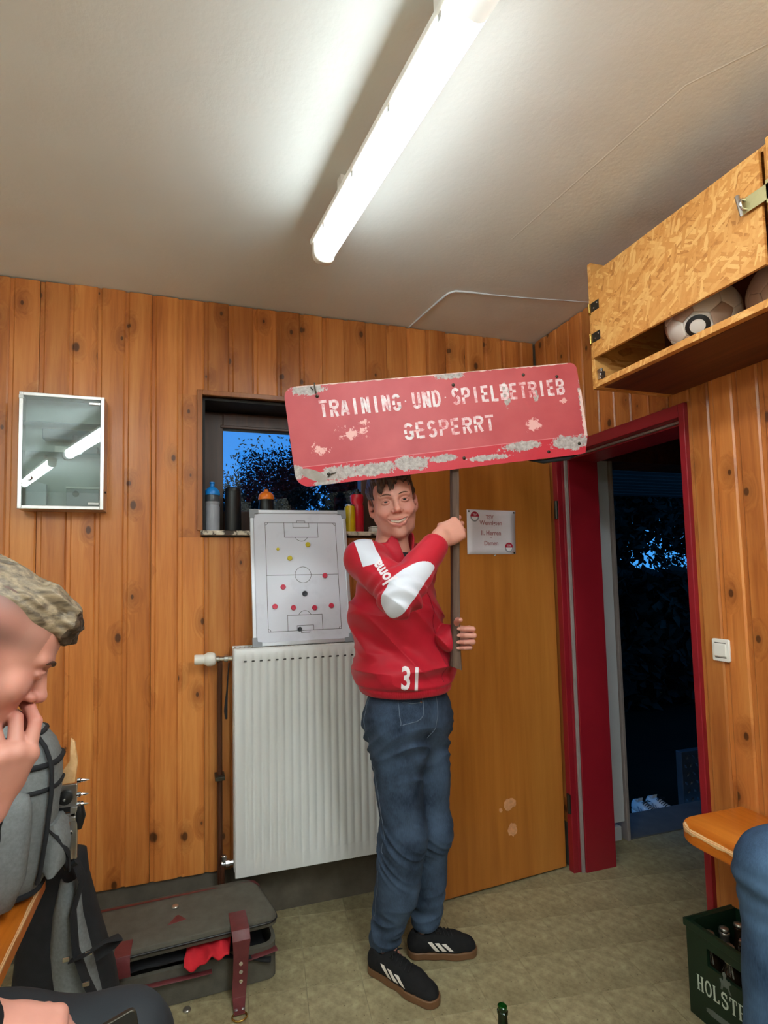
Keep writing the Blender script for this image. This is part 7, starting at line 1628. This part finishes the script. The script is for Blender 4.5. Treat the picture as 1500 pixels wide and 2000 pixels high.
    jn.plane(J['pel']+up*0.10, up, 0.004)
    kk = 0.5*(J['knR']+J['knL'])
    jn.disp(lambda p: 0.0045*waves(p, 40, 5)+0.005*np.maximum(bell(np.linalg.norm(p-J['knR'], axis=1), 0, 0.12), bell(np.linalg.norm(p-J['knL'], axis=1), 0, 0.12))*waves(p, 62, 9, 5, (0.6, 0.6, 1.6)))
    b = np.array([J[k+S] for k in ('hip', 'kn', 'an') for S in 'RL']); lo, hi = b.min(0)-0.19, b.max(0)+0.19; V, Fq = mesh_sdf(jn, np.arange(lo[0], hi[0], 0.0048), np.arange(lo[1], hi[1], 0.0048), np.arange(J['anR'][2]-0.09, hi[2], 0.0048), slack=0.03); tr = np_mesh('trousers', V, Fq, M[cloth[1]], T)
    for S in 'RL':
        q = nrmz((J['toe'+S]-J['an'+S])*np.array([1, 1, 0])); a = J['an'+S]*np.array([1, 1, 0])
        shoe('shoe', T, a-q*0.06, a+q*0.22, 'black shoe', 0.0, fine=0.004)
    return T, tr, jn, sd, js
seg_ = seg
PT, ptr, pjn, psd, pjs = seated('seated person with fair faded hair at the left, hand at his nose, holding a phone', dict(F=(0.93, 0.30, 0), pel=(-0.575, 0.95, 0.755), waist=(-0.56, 0.94, 0.92), chest=(-0.51, 0.91, 1.10), neck0=(-0.425, 0.885, 1.268), shR=(-0.40, 0.725, 1.20), shL=(-0.49, 1.045, 1.20), elR=(-0.50, 0.735, 0.93), wrR=(-0.262, 0.838, 0.868), elL=(-0.43, 1.03, 0.945), wrL=(-0.286, 0.897, 1.122),
    hipR=(-0.53, 0.86, 0.738), hipL=(-0.56, 1.04, 0.738), knR=(-0.12, 0.80, 0.672), knL=(-0.105, 1.0, 0.672), anR=(-0.10, 0.80, 0.10), anL=(-0.09, 1.02, 0.10), toeR=(0.1, 0.80, 0.03), toeL=(0.1, 1.06, 0.03)), (-0.297, 0.919, 1.355), (0.785, 0.318, -0.531), 1.02,
    [('R', (0.90, 0.04, -0.40), (-0.25, 0.15, -0.95), True, ((38, 60, 40), (45, 65, 40), (50, 65, 40), (52, 65, 40)), ((0.72, 0.05, 0.35), (0.80, 0.35, 0.05), (0.70, 0.75, -0.10)), 1.02),
     ('L', (0.40, -0.14, 0.90), (-0.55, 0.70, 0.35), False, ((30, 48, 22), (48, 66, 30), (62, 80, 40), (66, 84, 40)), ((0.75, 0.45, 0.25), (0.85, 0.45, 0.0), (0.85, 0.45, -0.1)), 1.02)],
    (seg((-0.78, -0.44, 0.012), (-0.44, -0.06, 0.0024), (-0.06, 0.26, 0.014)), seg((0.55, 0.76, 0.012), (0.76, 1.02, 0.0024), (1.02, 1.26, 0.012)), seg((0.0, 0.76, 0.014), (0.76, 1.53, 0.0024))), ('hoodie', 'track_black', 0.070), 'fade', (-0.56, 0.94, 0.655))
P = np.array([(-0.255+0.021*math.cos(a)*r_, 0.990+0.016*math.sin(a)*r_, 1.0) for r_ in (1.0, 0.62) for a in np.linspace(0, 2*math.pi, 24, endpoint=False)]); Q = pjn.project(P, (0, 0, -1), 0.0012)
MB().add(Q, [(i, (i+1) % 24, 24+(i+1) % 24, 24+i) for i in range(24) if i not in (10, 11)]+[tuple(24+i for i in range(24))]).build('round_logo', M['letter_white'], ptr, recalc=False, smooth=80)
def phone():
    t = thing('smartphone', 'dark smartphone with a pale rim in the hand of the seated person at the left', 'phone', (-0.10, 0.845, 0.77)); wv = nrmz((0.94, 0.28, 0.14)); hv = nrmz((0.10, -0.02, -1.0)); hv = nrmz(hv-wv*(hv @ wv)); n = np.cross(hv, wv); o = np.array([-0.107, 0.846, 0.836])
    MB().prism(rrect(-0.036, 0.0, 0.036, 0.150, 0.008, 4), o, wv, hv, n, 0.008).build('phone_body', M['dark_steel'], t, smooth=40, bevel=0.0012); MB().prism(rrect(-0.034, 0.002, 0.034, 0.148, 0.007, 4), o+n*0.0081, wv, hv, n, 0.0004).build('screen', M['black_plastic'], t); MB().prism(rrect(-0.034, 0.002, 0.034, 0.148, 0.007, 4), o-n*0.0001, wv, hv, -n, 0.0004).build('back_cover', M['black_plastic'], t)
phone()
seated('seated person at the right edge, one leg in blue jeans over the bench corner', dict(F=(-0.9, 0.4, 0), pel=(1.60, 0.63, 0.765), waist=(1.625, 0.63, 0.93), chest=(1.625, 0.63, 1.16), neck0=(1.61, 0.64, 1.34), shR=(1.685, 0.805, 1.285), shL=(1.545, 0.465, 1.285), elR=(1.66, 0.885, 1.02), wrR=(1.49, 0.87, 0.875), elL=(1.46, 0.42, 1.03), wrL=(1.34, 0.60, 0.85),
    hipR=(1.60, 0.725, 0.752), hipL=(1.545, 0.565, 0.752), knR=(1.338, 0.945, 0.745), knL=(1.17, 0.63, 0.735), anR=(1.298, 0.968, 0.10), anL=(1.13, 0.65, 0.10), toeR=(1.20, 1.05, 0.03), toeL=(1.0, 0.70, 0.03)), (1.575, 0.655, 1.49), (-0.9, 0.4, -0.12), 1.03,
    [('R', (-0.75, 0.25, -0.35), (-0.2, 0.1, -1), True, ((20, 25, 15),)*4, ((0.8, 0.1, 0.5), (0.9, 0.2, 0.2), (0.9, 0.2, 0.1)), 1.0), ('L', (-0.7, 0.2, -0.35), (-0.2, 0.1, -1), False, ((20, 25, 15),)*4, ((0.8, 0.1, 0.5), (0.9, 0.2, 0.2), (0.9, 0.2, 0.1)), 1.0)],
    (np.arange(0.92, 1.79, 0.0045), np.arange(0.28, 1.12, 0.0045), np.arange(0.0, 1.66, 0.0045)), ('hoodie', 'denim_blue', 0.083), 'short', (1.60, 0.63, 0.655))

for k, (a, b) in enumerate((((2.845, 2.93), (2.840, 2.665)), ((2.975, 2.94), (2.970, 2.675)))):
    tag(shoe('sneaker', None, (a[0], a[1], 0), (b[0], b[1], 0), '', -0.150, fine=0.005, mats=('stripe', 'white_plastic', 'grey_plastic')), ('white sneaker on the ground outside the doorway, the left one of the pair', 'white sneaker on the ground outside the doorway, the right one of the pair')[k], 'shoe', 'sneakers outside the doorway')
